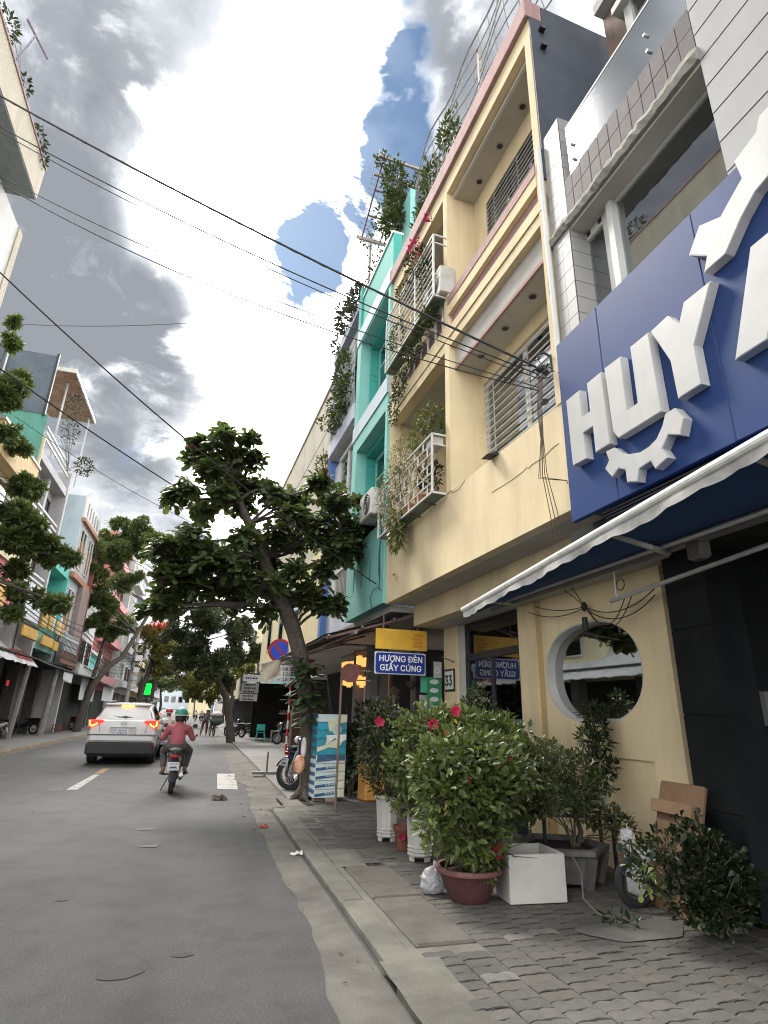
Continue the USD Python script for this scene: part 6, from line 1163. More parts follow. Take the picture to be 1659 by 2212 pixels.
def suv(name, label, loc, group=None, lights=True):
    t = thing(name, label, 'car', loc, 0, group)
    def sec(y, w, b, zs, zb):
        h = [(w * .86, b), (w * .96, b + .06), (w, b + .28), (w, zs), (w * .975, zb - .10), (w * .93, zb - .02), (w * .84, zb)]
        return np.array([(x, y, z) for x, z in h] + [(-x, y, z) for x, z in reversed(h)])
    ls = [sec(.02, .82, .44, .80, 1.14), sec(.0 + .05, .88, .40, .82, 1.18), sec(.16, .915, .34, .84, 1.19), sec(.5, .92, .25, .86, 1.17), sec(1.4, .92, .22, .86, 1.12), sec(2.6, .92, .22, .84, 1.06), sec(3.4, .92, .22, .80, 1.02), sec(3.9, .90, .24, .76, .98), sec(4.35, .80, .28, .70, .86), sec(4.5, .66, .32, .62, .74)]
    loft(ls).build('body', CARW, t, smooth=50)
    def gsec(y, zt, wb, wt, zb): 
        h = [(wb, zb), (wb * .5 + wt * .5 + .015, zb * .5 + zt * .5), (wt + .012, zt - .07), (wt - .05, zt - .012), (wt * .5, zt + .015)]
        return np.array([(x, y, z) for x, z in h] + [(-x, y, z) for x, z in reversed(h)])
    gs = [gsec(.14, 1.22, .80, .76, 1.13), gsec(.36, 1.47, .82, .66, 1.12), gsec(.52, 1.615, .83, .61, 1.12), gsec(.74, 1.645, .84, .60, 1.10), gsec(1.4, 1.675, .85, .60, 1.08), gsec(2.2, 1.68, .85, .60, 1.05), gsec(2.75, 1.60, .84, .58, 1.02), gsec(3.3, 1.28, .80, .56, 1.0), gsec(3.65, 1.04, .74, .55, .96)]
    loft(gs).build('roof', CARW, t, smooth=50)
    def rear(pts, off=.012):     # polygon lying on the sloping tailgate: x, s along slope
        a, b = np.array([0, .165, 1.25]), np.array([0, .505, 1.60]); d = b - a; nrm = unitv(np.array([0, -d[2], d[1]]))
        return [a + d * s_ + np.array([x, .05 * (x / .7) ** 2, 0]) + nrm * off for x, s_ in pts]
    g = MB(); rows = [(-.02, .735), (.1, .725), (.5, .655), (.85, .575), (.93, .54)]; V, F = [], []
    for s_, hwid in rows: V += rear([(hwid * q, s_) for q in np.linspace(-1, 1, 9)])
    for i in range(4): F += [(i * 9 + k, i * 9 + k + 1, (i + 1) * 9 + k + 1, (i + 1) * 9 + k) for k in range(8)]
    g.add(V, F).build('rear_window', CARGL, t, smooth=True)
    MB().box(-.62, .62, .40, .66, 1.585, 1.64, bev=.02).build('spoiler', CARW, t)
    MB().box(-.17, .17, .385, .41, 1.545, 1.60, bev=.01).build('brake_light', LAMPH if lights else LAMPR, t)
    MB().bar((.05, .14, 1.24), (-.32, .20, 1.29), .02).build('rear_wiper', BLKPL, t)
    for s_ in (-1, 1):
        pgn = [(.935, 1.19), (.925, .985), (.80, .985), (.52, 1.145), (.58, 1.185)]
        m = MB().poly(Polygon([(s_ * x, z) for x, z in pgn]), ((1, 0, 0), (0, 0, 1), (0, -1, 0), (0, .20, 0)), .205); tl = m.build('tail_light', LAMPR, t)
        m = MB(); P_ = [(s_ * .89, -.012, 1.165), (s_ * .885, -.012, 1.05), (s_ * .82, -.012, 1.02), (s_ * .74, -.012, 1.06), (s_ * .70, -.012, 1.10)]
        m.tube(P_, .021, 6).build('lamp_bar', LAMPH, tl)
        MB().cyl((s_ * .62, .35, .36), (s_ * .62, .02, .36), .045, n=12).build('exhaust', ALU, t)
        MB().box(s_ * .9, s_ * .72, -.035, .02, .50, .56).build('reflector', M('reflector_red', (.2, .01, .01), .4), t)
        MB().bar((s_ * .60, .7, 1.70), (s_ * .60, 2.3, 1.73), .03).build('roof_rail', STEEL, t)
        V = [(s_ * .845, .62, 1.18), (s_ * .872, 1.5, 1.14), (s_ * .872, 2.7, 1.10), (s_ * .80, 3.2, 1.10), (s_ * .655, 2.62, 1.53), (s_ * .655, 1.5, 1.60), (s_ * .665, .8, 1.56)]
        MB().add(V, [(0, 1, 6), (1, 5, 6), (1, 2, 5), (2, 4, 5), (2, 3, 4)]).build('side_window', CARGL, t)
        MB().box(s_ * .88, s_ * 1.05, 2.72, 2.84, 1.06, 1.22, bev=.03).build('mirror', CARW, t)
        for k in (1, 2): MB().box(s_ * .925, s_ * .94, 1.2 + k * .55, 1.36 + k * .55, .93, .96, bev=.006).build('door_handle', ALU, t)
        for y in (.88, 3.58): MB().lathe([(0, 0)], n=3) if False else wheel(t, s_ * .80, y, .345, .23)
        for y in (.88, 3.58): MB().poly(Point(0, 0).buffer(.42, 14).difference(Point(0, 0).buffer(.36, 14)).intersection(sbox(-1, -.12, 1, 1)), ((0, 1, 0), (0, 0, 1), (s_, 0, 0), (s_ * .85, y, .36)), .085).build('arch', BLKPL, t)
    MB().box(-.90, .90, -.045, .35, .26, .60, bev=.05).build('bumper', BLKPL, t); MB().box(-.86, .86, .3, 3.4, .2, .3).build('underbody', BLKPL, t)
    MB().box(-.86, .86, -.03, .12, .60, .80, bev=.05).build('bumper_skin', CARW, t)
    m = MB().box(-.36, .36, .004, .03, .79, .99, bev=.01); m.build('plate_recess', M('car_white_shade', (.5, .5, .49), .4), t)
    MB().box(-.16, .16, -.012, .004, .79, .955).build('number_plate', PLATEW, t)
    for k in range(3): MB().box(-.10 + k * .075, -.05 + k * .075, -.016, -.0125, .885, .93).build('plate_mark', PLATEM, t)
    for k in range(4): MB().box(-.12 + k * .065, -.08 + k * .065, -.016, -.0125, .81, .86).build('plate_mark', PLATEM, t)
    MB().box(-.34, .34, -.016, .02, .985, 1.01, bev=.005).build('handle_strip', ALU, t)
    MB().tube([(.07 * math.cos(a), -.012 + .01, 1.10 + .052 * math.sin(a)) for a in np.linspace(0, 6.283, 20)], .007, 5).tube([(-.065, 0, 1.115), (0, 0, 1.095), (.065, 0, 1.115)], .007, 5).build('badge', ALU, t)
    MB().box(-.93, .93, -.034, .1, .80, .806).build('panel_gap', BLKPL, t); MB().bar((-.60, -.0, .84), (-.66, .02, 1.13), .008).bar((.60, 0, .84), (.66, .02, 1.13), .008).build('tailgate_gap', BLKPL, t)
    MB().cyl((0, 1.0, 1.68), (0, .9, 1.76), .02, .008, 8).build('antenna', BLKPL, t)
    return t
suv('car', 'white SUV with glowing brake lights driving away beside the motorbike', (-2.06, 18.78, 0))
suv('car', 'white car farther ahead seen between the SUV and the rider', (-2.75, 57.0, 0), lights=False)
# ---------------------------------------------------------------- motorbikes
def motorbike(name, label, loc, rz, paint, group=None, bright=False, rack=False):
    t = thing(name, label, 'motorbike', loc, rz, group); pm = paint
    wheel(t, 0, 0, .285, .09, 18); wheel(t, 0, 1.24, .285, .08, 18)
    def fen(y, a0, a1, r=.325, w=.06):
        V, F = [], []
        for k in range(11):
            a = a0 + (a1 - a0) * k / 10; V += [(-w, y + r * math.cos(a), .285 + r * math.sin(a)), (0, y + (r + .02) * math.cos(a), .285 + (r + .02) * math.sin(a)), (w, y + r * math.cos(a), .285 + r * math.sin(a))]
            if k: F += [(3 * k - 3, 3 * k, 3 * k + 1, 3 * k - 2), (3 * k - 2, 3 * k + 1, 3 * k + 2, 3 * k - 1)]
        return MB().add(V, F)
    fen(0, .9, 3.3).build('rear_fender', BLKPL, t); fen(1.24, .4, 2.6).build('front_fender', pm, t)
    def sec(y, w, z0, z1): return np.array([(w * math.cos(a) * (1 if abs(math.cos(a)) < .8 else .95), y, (z0 + z1) / 2 + (z1 - z0) / 2 * math.sin(a)) for a in np.linspace(0, 2 * math.pi, 13)[:-1]])
    loft([sec(-.36, .05, .70, .76), sec(-.22, .11, .58, .76), sec(.0, .13, .50, .74), sec(.3, .13, .40, .72), sec(.55, .11, .30, .56), sec(.8, .09, .28, .46), sec(.98, .10, .32, .60)]).build('body', pm, t, smooth=60)
    loft([sec(-.28, .09, .74, .79), sec(-.05, .13, .73, .82), sec(.25, .13, .72, .80), sec(.5, .10, .70, .78), sec(.6, .05, .68, .72)]).build('seat', M('black_seat', (.02, .02, .02), .6), t, smooth=60)
    loft([sec(.96, .16, .34, .55), sec(1.02, .19, .45, .80), sec(1.04, .15, .75, .98), sec(1.10, .10, .86, .98)]).build('leg_shield', pm, t, smooth=60)
    MB().tube([(0, 1.24, .285), (0, 1.10, .7), (0, 1.05, 1.0)], .03, 8).tube([(-.09, 1.24, .285), (-.08, 1.1, .72)], .018, 6).tube([(.09, 1.24, .285), (.08, 1.1, .72)], .018, 6).build('fork', STEEL, t)
    MB().tube([(-.34, .88, 1.0), (-.2, .97, 1.03), (0, 1.03, 1.0), (.2, .97, 1.03), (.34, .88, 1.0)], .013, 7).build('handlebar', BLKPL, t)
    for s_ in (-1, 1):
        MB().cyl((s_ * .25, .92, 1.02), (s_ * .36, .87, .995), .019, n=8).build('grip', RUBBER, t)
        MB().tube([(s_ * .23, .95, 1.02), (s_ * .27, .96, 1.15)], .006, 5).sph((s_ * .29, .95, 1.19), (.055, .012, .04), 2).build('mirror', BLKPL, t)
    MB().sph((0, 1.12, .93), (.10, .07, .075), 2).build('headlight', M('lamp_lens', (.6, .6, .58), .15), t)
    MB().box(-.07, .07, -.385, -.33, .64, .715, bev=.02).build('tail_light', M('dark_red_lens', (.22, .01, .012), .25), t)
    MB().bar((0, -.3, .62), (0, -.42, .48), .10, .02).build('plate_bracket', BLKPL, t)
    pl = MB().add([(-.10, -.395, .58), (.10, -.395, .58), (.10, -.425, .44), (-.10, -.425, .44), (-.10, -.388, .58), (.10, -.388, .58), (.10, -.418, .44), (-.10, -.418, .44)], [(0, 3, 2), (0, 2, 1), (4, 5, 6), (4, 6, 7), (0, 1, 5), (0, 5, 4), (3, 7, 6), (3, 6, 2), (0, 4, 7), (0, 7, 3), (1, 2, 6), (1, 6, 5)]).build('number_plate', M('old_plate', (.42, .43, .42), .5, .12, 30), t)
    for k in range(3): MB().box(-.07 + k * .05, -.035 + k * .05, -.405, -.399, .53, .562).build('plate_mark', PLATEM, t)
    for k in range(4): MB().box(-.08 + k * .042, -.05 + k * .042, -.421, -.4135, .46, .50).build('plate_mark', PLATEM, t)
    MB().tube([(.10, .5, .25), (.13, .2, .24), (.14, -.05, .28), (.15, -.32, .36)], [.02, .03, .045, .04], 8).build('exhaust', STEEL, t); MB().box(-.10, .10, .3, .62, .2, .36, bev=.04).build('engine', M('engine_metal', (.14, .14, .14), .5, metal=.5), t)
    MB().bar((-.2, .42, .30), (.2, .42, .30), .03).build('foot_peg', BLKPL, t); MB().tube([(-.1, .3, .25), (-.2, .25, .02)], .012, 6).build('side_stand', BLKPL, t)
    return t
DARKP = M('black_bike_paint', (.02, .02, .022), .3, .1, 8, 50, 0, coat=.4); REDP = M('red_bike_paint', (.22, .015, .015), .3, .1, 8, 50, 0, coat=.4); BLUP = M('blue_bike_paint', (.02, .05, .16), .3, .1, 8, 50, 0, coat=.4); SILP = M('silver_bike_paint', (.4, .4, .4), .35, .1, 8, 50, 0, metal=.4)
# ---------------------------------------------------------------- people
def chain(joints, n=None):
    mans = []
    for (a, ra), (b, rb) in zip(joints[:-1], joints[1:]):
        s1 = manifold3d.Manifold.sphere(ra, 14).translate([float(q) for q in a]); s2 = manifold3d.Manifold.sphere(rb, 14).translate([float(q) for q in b]); mans.append(manifold3d.Manifold.batch_hull([s1, s2]))
    return mans
def fuse(mans, ref=.025, it=6):
    m = manifold3d.Manifold.batch_boolean(mans, manifold3d.OpType.Add).refine_to_length(ref).to_mesh(); t = trimesh.Trimesh(m.vert_properties[:, :3], m.tri_verts, process=True)
    trimesh.smoothing.filter_taubin(t, iterations=it); return MB().add(t.vertices, t.faces)
SKIN = M('skin', (.30, .17, .11), .6, .08, 20, 60, 0); SKIND = M('tanned_skin', (.18, .10, .07), .6, .08, 20, 60, 0)
def rider(label, loc, shirt, trousers, helmet, hand_x=.33, scale=1.0, hair=True):
    t = thing('person', label, 'person', loc); A = lambda *p: np.array(p, float)
    hip, chest, neck, head = A(0, .22, .86), A(0, .30, 1.13), A(0, .33, 1.25), A(0, .37, 1.40)
    mans = chain([(hip, .135), (A(0, .25, 1.0), .125), (chest, .125), (neck, .055), (head - [0, 0, .02], .07)]) + chain([(head - [0, 0, .03], .075), (head + [0, .02, .02], .09)]) + chain([(head + [0, .07, -.02], .03), (head + [0, .105, -.03], .012)])
    sh, tr, so = chain([(hip + [0, 0, .04], .155), (A(0, .25, 1.0), .145), (chest, .142), (A(0, .32, 1.2), .10)]), chain([(hip - [0, 0, .02], .15), (hip + [0, 0, .05], .145)]), []
    for s_ in (-1, 1):
        S, E_l, W_ = A(s_ * .175, .32, 1.16), A(s_ * .285, .42, .96), A(s_ * (hand_x - .02), .74, 1.00); Hd = A(s_ * hand_x, .86, 1.01)
        mans += chain([(chest, .09), (S, .052), (E_l, .042), (W_, .028), (Hd, .032)])
        for q in range(4): x = s_ * (hand_x - .035 + q * .022); mans += chain([(A(x, .865, 1.03), .010), (A(x, .895, 1.035), .009), (A(x, .905, 1.01), .008), (A(x, .885, .985), .007)])
        mans += chain([(A(s_ * (hand_x - .04), .85, 1.01), .011), (A(s_ * (hand_x - .06), .885, .985), .009)])
        sh += chain([(chest + [s_ * .05, 0, 0], .11), (S, .07), (E_l, .056)]) + chain([(E_l, .052), ((E_l + W_ * 1.6) / 2.6, .044)])
        hp, kn, an, toe = A(s_ * .10, .24, .83), A(s_ * .245, .60, .72), A(s_ * .20, .43, .37), A(s_ * .24, .57, .31)
        mans += chain([(hp, .085), (kn, .055), (an, .038), (toe, .03)]); tr += chain([(hp, .11), (kn, .078), ((kn * .25 + an * .75), .058)]); so += chain([(an + [0, -.04, -.045], .035), (toe, .034)])
    fuse(mans, .03, 3).build('body', SKIND, t, smooth=True); fuse(sh, .035, 8).build('shirt', shirt, t, smooth=True); fuse(tr, .035, 8).build('trousers', trousers, t, smooth=True)
    for k in (0, 1): fuse(so[k:k + 1], .03, 2).build('sandal', BLKPL, t, smooth=True)
    hc = head + [0, .0, .03]; m = MB(); T = trimesh.creation.icosphere(3); v = T.vertices * [.128, .145, .125]; keep = v[:, 2] > -.045; f = T.faces[keep[T.faces].all(1)]; m.add(v + hc, f); m.add(v * .93 + hc, f[:, ::-1]); m.box(-.09, .09, hc[1] + .11, hc[1] + .20, hc[2] - .02, hc[2] - .008).build('helmet', helmet, t, smooth=50)
    mm_ = MB(); ring = []
    for q in np.linspace(0, 6.283, 25): ring.append(hc + [.129 * math.cos(q), .146 * math.sin(q), -.03])
    mm_.tube(ring, .012, 5).build('helmet_band', M('helmet_band', (.42, .46, .44), .5), t)
    if hair: MB().sph(head + [0, -.03, -.055], (.105, .095, .10), 2).build('hair', M('black_hair', (.012, .010, .010), .6), t, smooth=True)
    return t
ry = 12.62
motorbike('motorbike', 'dark motorbike ridden by the person in the dusty pink shirt', (-.36, ry, 0), 0, DARKP)
pr = rider('rider seen from behind in a dusty pink shirt and green helmet', (-.37, ry, 0), M('dusty_pink_cloth', (.32, .085, .10), .85, .14, 9, 60, .3, dirt=(.22, .06, .075)), M('grey_striped_cloth', (.075, .07, .065), .85, .35, 14, 60, .2), M('green_helmet', (.05, .24, .18), .3, .06))
motorbike('motorbike', 'pale scooter ahead of the dark motorbike beside the SUV', (-1.02, 21.5, 0), 0, SILP)
rider('rider in a pale jacket and red helmet just ahead of the green helmet', (-1.02, 21.5, 0), M('pale_cloth', (.55, .50, .44), .85), M('dark_cloth', (.05, .05, .055), .85), M('red_helmet', (.32, .02, .03), .3), hair=False)
for k, (x, y, hm, c, lab) in enumerate([(-1.6, 78, (.5, .45, .3), (.4, .3, .25), 'tiny rider far ahead in a beige shirt'), (.2, 82, (.6, .6, .6), (.25, .25, .3), 'tiny far rider in a grey shirt near the right kerb'), (-.6, 90, (.1, .1, .12), (.5, .5, .5), 'tiny far rider in a white shirt coming down the road')]):
    motorbike('motorbike', 'distant motorbike under the ' + lab, (x, y, 0), 180 if k == 2 else 0, DARKP); tp = rider(lab, (x, y, 0), M('far_shirt_%s' % 'abc'[k], c, .85), M('dark_cloth', 0), M('far_helmet_%s' % 'abc'[k], hm, .4))
motorbike('motorbike', 'black motorbike parked behind the carton stack, rear wheel towards the road', (2.08, 12.75, .06), -55, DARKP)
motorbike('motorbike', 'dark motorbike parked behind the almond tree by the shop door', (2.95, 11.9, .06), 60, BLUP)
motorbike('motorbike', 'black motorbike parked beside the striped sign post', (4.9, 29.4, .06), 75, DARKP)
motorbike('motorbike', 'black motorbike parked left of the teal chairs in the stall front', (2.5, 37.0, .06), 40, DARKP); motorbike('motorbike', 'second black motorbike parked beyond the teal chairs', (3.3, 38.2, .06), 60, DARKP)
for k, (x, y, rz, pm, lab) in enumerate([(-7.45, 26.6, 95, SILP, 'silver scooter parked at the left edge under the white awning'), (-8.4, 31.8, 120, DARKP, 'black motorbike parked behind the leaning concrete pole'), (-8.2, 35.6, 70, DARKP, 'black motorbike parked right of the leaning concrete pole'), (-7.9, 43.5, 60, REDP, 'red motorbike parked beyond the cream bucket'), (-8.6, 29.0, 100, DARKP, 'dark motorbike parked deep under the white awning')]): motorbike('motorbike', lab, (x, y, .11), rz, pm)
# pedestrian pushing a loaded bicycle
bc = thing('bicycle', 'old bicycle with a big bundled load pushed along the right kerb', 'bicycle', (.95, 39.6, 0), 12); wheel(bc, 0, 0, .33, .04, 20); wheel(bc, 0, 1.05, .33, .04, 20)
MB().tube([(0, 0, .33), (0, .35, .85), (0, .9, .9), (0, 1.05, .33)], .018, 6).tube([(0, .35, .85), (0, .45, .3), (0, .9, .8)], .016, 6).tube([(-.3, .85, 1.05), (0, .92, 1.0), (.3, .85, 1.05)], .014, 6).build('frame', BLKPL, bc)
MB().sph((.1, .1, .92), (.42, .5, .30), 3).build('load', M('dark_green_load', (.06, .075, .055), .9, .3, 4, 30, .4), bc); MB().sph((.1, .1, 1.28), (.36, .42, .20), 3).build('load', M('pale_bag', (.40, .33, .31), .8, .3, 3, 30, .3), bc); MB().box(-.25, .25, -.1, .3, .62, .72, bev=.03).build('carrier', M('dark_wood', 0), bc)
pd = thing('person', 'person in dark clothes walking beside the loaded bicycle, leaning forward', 'person', (.38, 40.0, 0), 0); A = lambda *p: np.array(p, float)
mans = chain([(A(0, 0, .92), .12), (A(.03, .14, 1.2), .13), (A(.06, .22, 1.40), .06), (A(.08, .26, 1.52), .09)]) + chain([(A(-.1, 0, .88), .085), (A(-.16, .1, .5), .06), (A(-.22, -.16, .10), .04), (A(-.22, -.02, .05), .035)]) + chain([(A(.1, 0, .88), .085), (A(.12, .16, .5), .06), (A(.12, .12, .10), .04), (A(.12, .26, .05), .035)]) + chain([(A(.15, .2, 1.33), .05), (A(.26, .42, 1.15), .04), (A(.34, .66, 1.08), .03)]) + chain([(A(-.13, .2, 1.33), .05), (A(-.12, .42, 1.12), .04), (A(.08, .66, 1.08), .03)])
fuse(mans, .04, 4).build('body', SKIND, pd, smooth=True); fuse(chain([(A(0, 0, .95), .145), (A(.03, .14, 1.2), .15), (A(.05, .2, 1.33), .09)]), .05, 5).build('jacket', M('dark_cloth', 0), pd, smooth=True)
fuse(chain([(A(-.1, 0, .88), .105), (A(-.16, .1, .5), .08), (A(-.21, -.12, .2), .06)]) + chain([(A(.1, 0, .88), .105), (A(.12, .16, .5), .08), (A(.12, .13, .2), .06)]), .05, 4).build('trousers', M('brown_cloth', (.12, .06, .055), .85), pd, smooth=True); MB().lathe([(.22, 0), (.12, .08), (.0, .15)], (.08, .26, 1.55), 16).build('hat', M('straw_hat', (.45, .40, .3), .9), pd)
# ---------------------------------------------------------------- no parking sign, stall, chairs
ns = thing('no_parking_sign', 'two blue no-parking discs and a board of times on a striped post', 'traffic sign')
F_ = .648
def np_(x, z): return (x * F_, 1.5 + (z - 1.5) * F_)
NX, NY = np_(4.34, 0)[0], 20.1
for k in range(10): MB().cyl((NX, NY, .06 + k * .24), (NX, NY, .06 + (k + 1) * .24), .035, n=10).build('post_band', M('sign_red', (.35, .02, .025), .5) if k % 2 else WHITEF, ns)
MB().cyl((NX, NY, 2.46), (NX, NY, 3.9), .032, n=10).build('post_top', STEEL, ns)
FW = ((1, 0, 0), (0, 0, 1), (0, -1, 0))
for cx in (3.62, 5.06):
    cx, cz = np_(cx, 4.58)
    MB().poly(Point(0, 0).buffer(.40, 24), FW + ((cx, NY - .04, cz),), .02).build('disc', M('sign_red', 0), ns); MB().poly(Point(0, 0).buffer(.31, 24), FW + ((cx, NY - .0605, cz),), .004).build('disc_field', M('sign_disc_blue', (.02, .07, .5), .4), ns)
    MB().poly(affinity.rotate(sbox(-.4, -.04, .4, .04), -48).intersection(Point(0, 0).buffer(.355)), FW + ((cx, NY - .065, cz),), .004).build('bar', M('sign_red', 0), ns)
(bx0, bz0), (bx1, bz1) = np_(2.95, 2.98), np_(4.28, 3.84)
MB().box(bx0, bx1, NY - .06, NY - .04, bz0, bz1, bev=.006).build('board', M('board_white', (.55, .55, .54), .5), ns)
for k, s_ in enumerate(('08:00', '13:00', '18:30')): text('time_text', '- ' + s_, .11, (np_(3.62, 0)[0], NY - .061, np_(0, 3.58 - k * .26)[1]), (1, 0, 0), (0, 0, 1), .003, BLACKF, ns)
sp = thing('steel_post', 'grey and red steel post standing beside the striped sign post', 'post'); MB().cyl((4.72, 32, .06), (4.72, 32, 2.2), .06, n=8).build('shaft', STEEL, sp); MB().cyl((4.72, 32, .9), (4.72, 32, 1.4), .064, n=8).build('red_band', M('faded_red', (.34, .10, .08), .6), sp)
st = thing('stall_signs', 'white and grey stall sign boards with small black lettering hung in a stack', 'sign')
for k, (x0, x1, z0, z1, mt, tx) in enumerate([(1.98, 2.92, 3.06, 3.42, M('board_lilac', (.52, .53, .62), .5), ''), (1.95, 2.88, 2.45, 2.98, M('board_grey', (.24, .25, .26), .5), ''), (1.93, 2.85, 2.05, 2.40, M('board_pale', (.38, .39, .42), .5), '')]):
    MB().box(x0, x1, 32.97, 33.0, z0, z1, bev=.01).build('board', mt, st)
    n_ = (1, 3, 2)[k]
    for r in range(n_):
        z = z0 + (z1 - z0) * (r + .5) / n_ - .04; x = x0 + .15
        rgs = np.random.default_rng(k * 10 + r)
        m = MB()
        while x < x1 - .2: w = rgs.uniform(.05, .12); m.box(x, x + w, 32.962, 32.969, z, z + .08); x += w + .03
        m.build('text_row', BLACKF, st)
MB().bar((1.9, 33.02, 3.5), (3.0, 33.02, 3.45), .05).bar((1.95, 33.03, 2.0), (1.95, 33.03, 3.5), .04).build('frame', BLACKF, st)
stl = thing('street_stall', 'dark open stall stacked with goods behind the sign boards', 'stall')
MB().box(3.0, 5.8, 37.5, 37.6, .06, 3.2).build('back', DARKIN, stl); MB().box(1.9, 6.0, 33.2, 37.5, 3.3, 3.36).build('roof', M('dark_sheet', 0), stl); MB().box(1.9, 1.96, 34, 37.5, 2.2, 3.3).build('side_cloth', M('cream_cloth', 0), stl)
for k in range(3): MB().bar((4.2, 33.9, .7 + k * .75), (6.5, 33.9, .7 + k * .75), .05).build('shelf', STEEL, stl)
rg = np.random.default_rng(77); GOODS = [M('goods_%s' % 'abcd'[i], c, .7, .2, 8) for i, c in enumerate(((.25, .18, .12), (.12, .14, .13), (.33, .28, .22), (.2, .08, .05)))]
for k in range(36): x, z = rg.uniform(4.2, 6.3), [.06, .74, 1.49][k % 3]; w, h = rg.uniform(.1, .28), rg.uniform(.12, .42); MB().box(x, x + w, 34.0 + rg.uniform(0, .6), 34.75, z, z + h, bev=.02).build('goods', GOODS[k % 4], stl)
TEALP = M('teal_plastic', (.03, .42, .36), .4, .05, 6)
def chair(label, loc, rz, mat=TEALP, back=True):
    t = thing('plastic_chair' if back else 'plastic_stool', label, 'chair' if back else 'stool', loc, rz); h = .44; w = .22
    MB().box(-w, w, -w, w, h - .025, h, bev=.01).build('seat', mat, t)
    for sx in (-1, 1):
        for sy in (-1, 1): MB().bar((sx * w * .85, sy * w * .85, h - .02), (sx * w * 1.15, sy * w * 1.15, 0), .045).build('leg', mat, t)
    if back:
        MB().box(-w, w, w - .03, w, .52, .84, bev=.012).build('backrest', mat, t)
        for sx in (-1, 1): MB().bar((sx * w * .85, w - .02, h), (sx * w * .85, w - .015, .56), .04).build('back_post', mat, t); MB().bar((sx * w, w - .02, .62), (sx * w, -w * .6, .62), .035).build('armrest', mat, t)
    else:
        for a_, b_ in (((-1, -1), (1, -1)), ((-1, 1), (1, 1))): MB().bar((a_[0] * w, a_[1] * w, .2), (b_[0] * w, b_[1] * w, .2), .03).build('brace', mat, t)
    return t
chair('teal plastic chair facing the stall, left of the pair', (3.22, 33.0, .06), 170); chair('teal plastic chair seen from the side, right of the pair', (4.25, 32.2, .06), 80)
tb_ = thing('small_table', 'low cream folding table beside the right teal chair', 'table', (3.95, 32.7, .06)); MB().box(-.25, .25, -.2, .2, .5, .53, bev=.01).build('top', M('cream_plastic', (.55, .52, .42), .6), tb_)
for sx in (-1, 1):
    for sy in (-1, 1): MB().bar((sx * .2, sy * .16, .5), (sx * .22, sy * .18, 0), .03).build('leg', M('cream_plastic', 0), tb_)
chair('red plastic stool by the leaning concrete pole', (-7.75, 38.6, .11), 10, M('red_plastic', (.30, .012, .02), .4), False)
bk_ = thing('bucket', 'pale bucket standing against a dark pier beyond the red stool', 'bucket', (-8.2, 44.5, .11)); MB().lathe([(0, 0), (.2, 0), (.26, .42), (.27, .44), (.25, .44), (.19, .02), (0, .02)], n=18).build('pail', M('pail', (.42, .40, .34), .6), bk_); MB().tube([(.26 * math.cos(q), .26 * math.sin(q) * .3 - .2, .44 - .2 * abs(math.sin(q))) for q in np.linspace(0, 3.14, 14)], .008, 5).build('handle', STEEL, bk_)
wb_ = thing('carton', 'white carton with a red stripe on the road edge beside the dark tree trunk', 'box', (2.1, 44.5, .03), 10); MB().box(-.32, .32, -.3, .3, 0, .56, bev=.01).build('box', M('white_carton', (.58, .56, .54), .8), wb_); MB().box(-.04, .02, -.304, -.3005, .1, .5).build('stripe', M('faded_red', 0), wb_)
gc = thing('green_cross_sign', 'glowing green pharmacy cross sign above the white SUV', 'sign', (-5.3, 62, 2.95)); MB().box(-.75, .75, 0, .3, -.35, 1.15, bev=.05).build('housing', M('sign_housing', (.03, .035, .03), .6), gc)
GRN = M('green_led', (.0, .5, .05), .5, emit=(.0, .9, .03), es=.9); pc = Polygon([(-.42, -.1), (-.42, .9), (.42, .9), (.42, -.1)]).buffer(-.08).buffer(.08)
for cx_, cz_ in ((-.18, .22), (.18, .22), (-.18, .6), (.18, .6)): pc = pc.difference(Point(cx_, cz_).buffer(.07))
MB().poly(pc, FW + ((0, -.002, 0),), .03).build('cross', GRN, gc); MB().bar((-1.1, .15, .5), (-.7, .15, .5), .08).build('arm', STEEL, gc)
# ---------------------------------------------------------------- carton display against the tree
cd = thing('carton_stack', 'tall torn blue and white carton display propped on bricks against the almond tree', 'cartons', (2.31, 10.98, .12), 7)
CB = M('carton_pale', (.42, .50, .49), .8, .08, 6, 60, .1); CD_ = M('carton_navy', (.035, .085, .15), .7, .15, 8); CT = M('carton_teal', (.03, .20, .24), .7, .3, 4, 60, .1, dirt=(.02, .28, .42), dirt_amt=.8); CY = M('carton_cream', (.50, .49, .34), .8, .15, 5)
z = 0
for k in range(10):
    h = .138; cb = MB().box(-.28, .28, -.17, .17, z + .002, z + h - .002, bev=.004).build('carton', CB if k < 5 else (CT if k < 9 else CB), cd)
    MB().box(-.284, -.2805, -.165, .165, z + .07, z + h - .006).build('side_print', CD_, cb)
    if k < 5:
        MB().poly(Polygon([(-.27, .02), (.12, .06), (.12, .105), (-.27, .065)]), FW + ((0, -.1705, z),), .003).build('print_band', CD_, cb); MB().poly(sbox(.14, .015, .265, .125), FW + ((0, -.1705, z),), .003).build('print_seal', CY, cb)
        for q in range(4): MB().poly(sbox(-.08 + q * .05, .058 + q * .004, -.045 + q * .05, .085 + q * .004), FW + ((0, -.1736, z),), .002).build('print_mark', M('print_grey', (.3, .38, .38), .8), cb)
    z += h
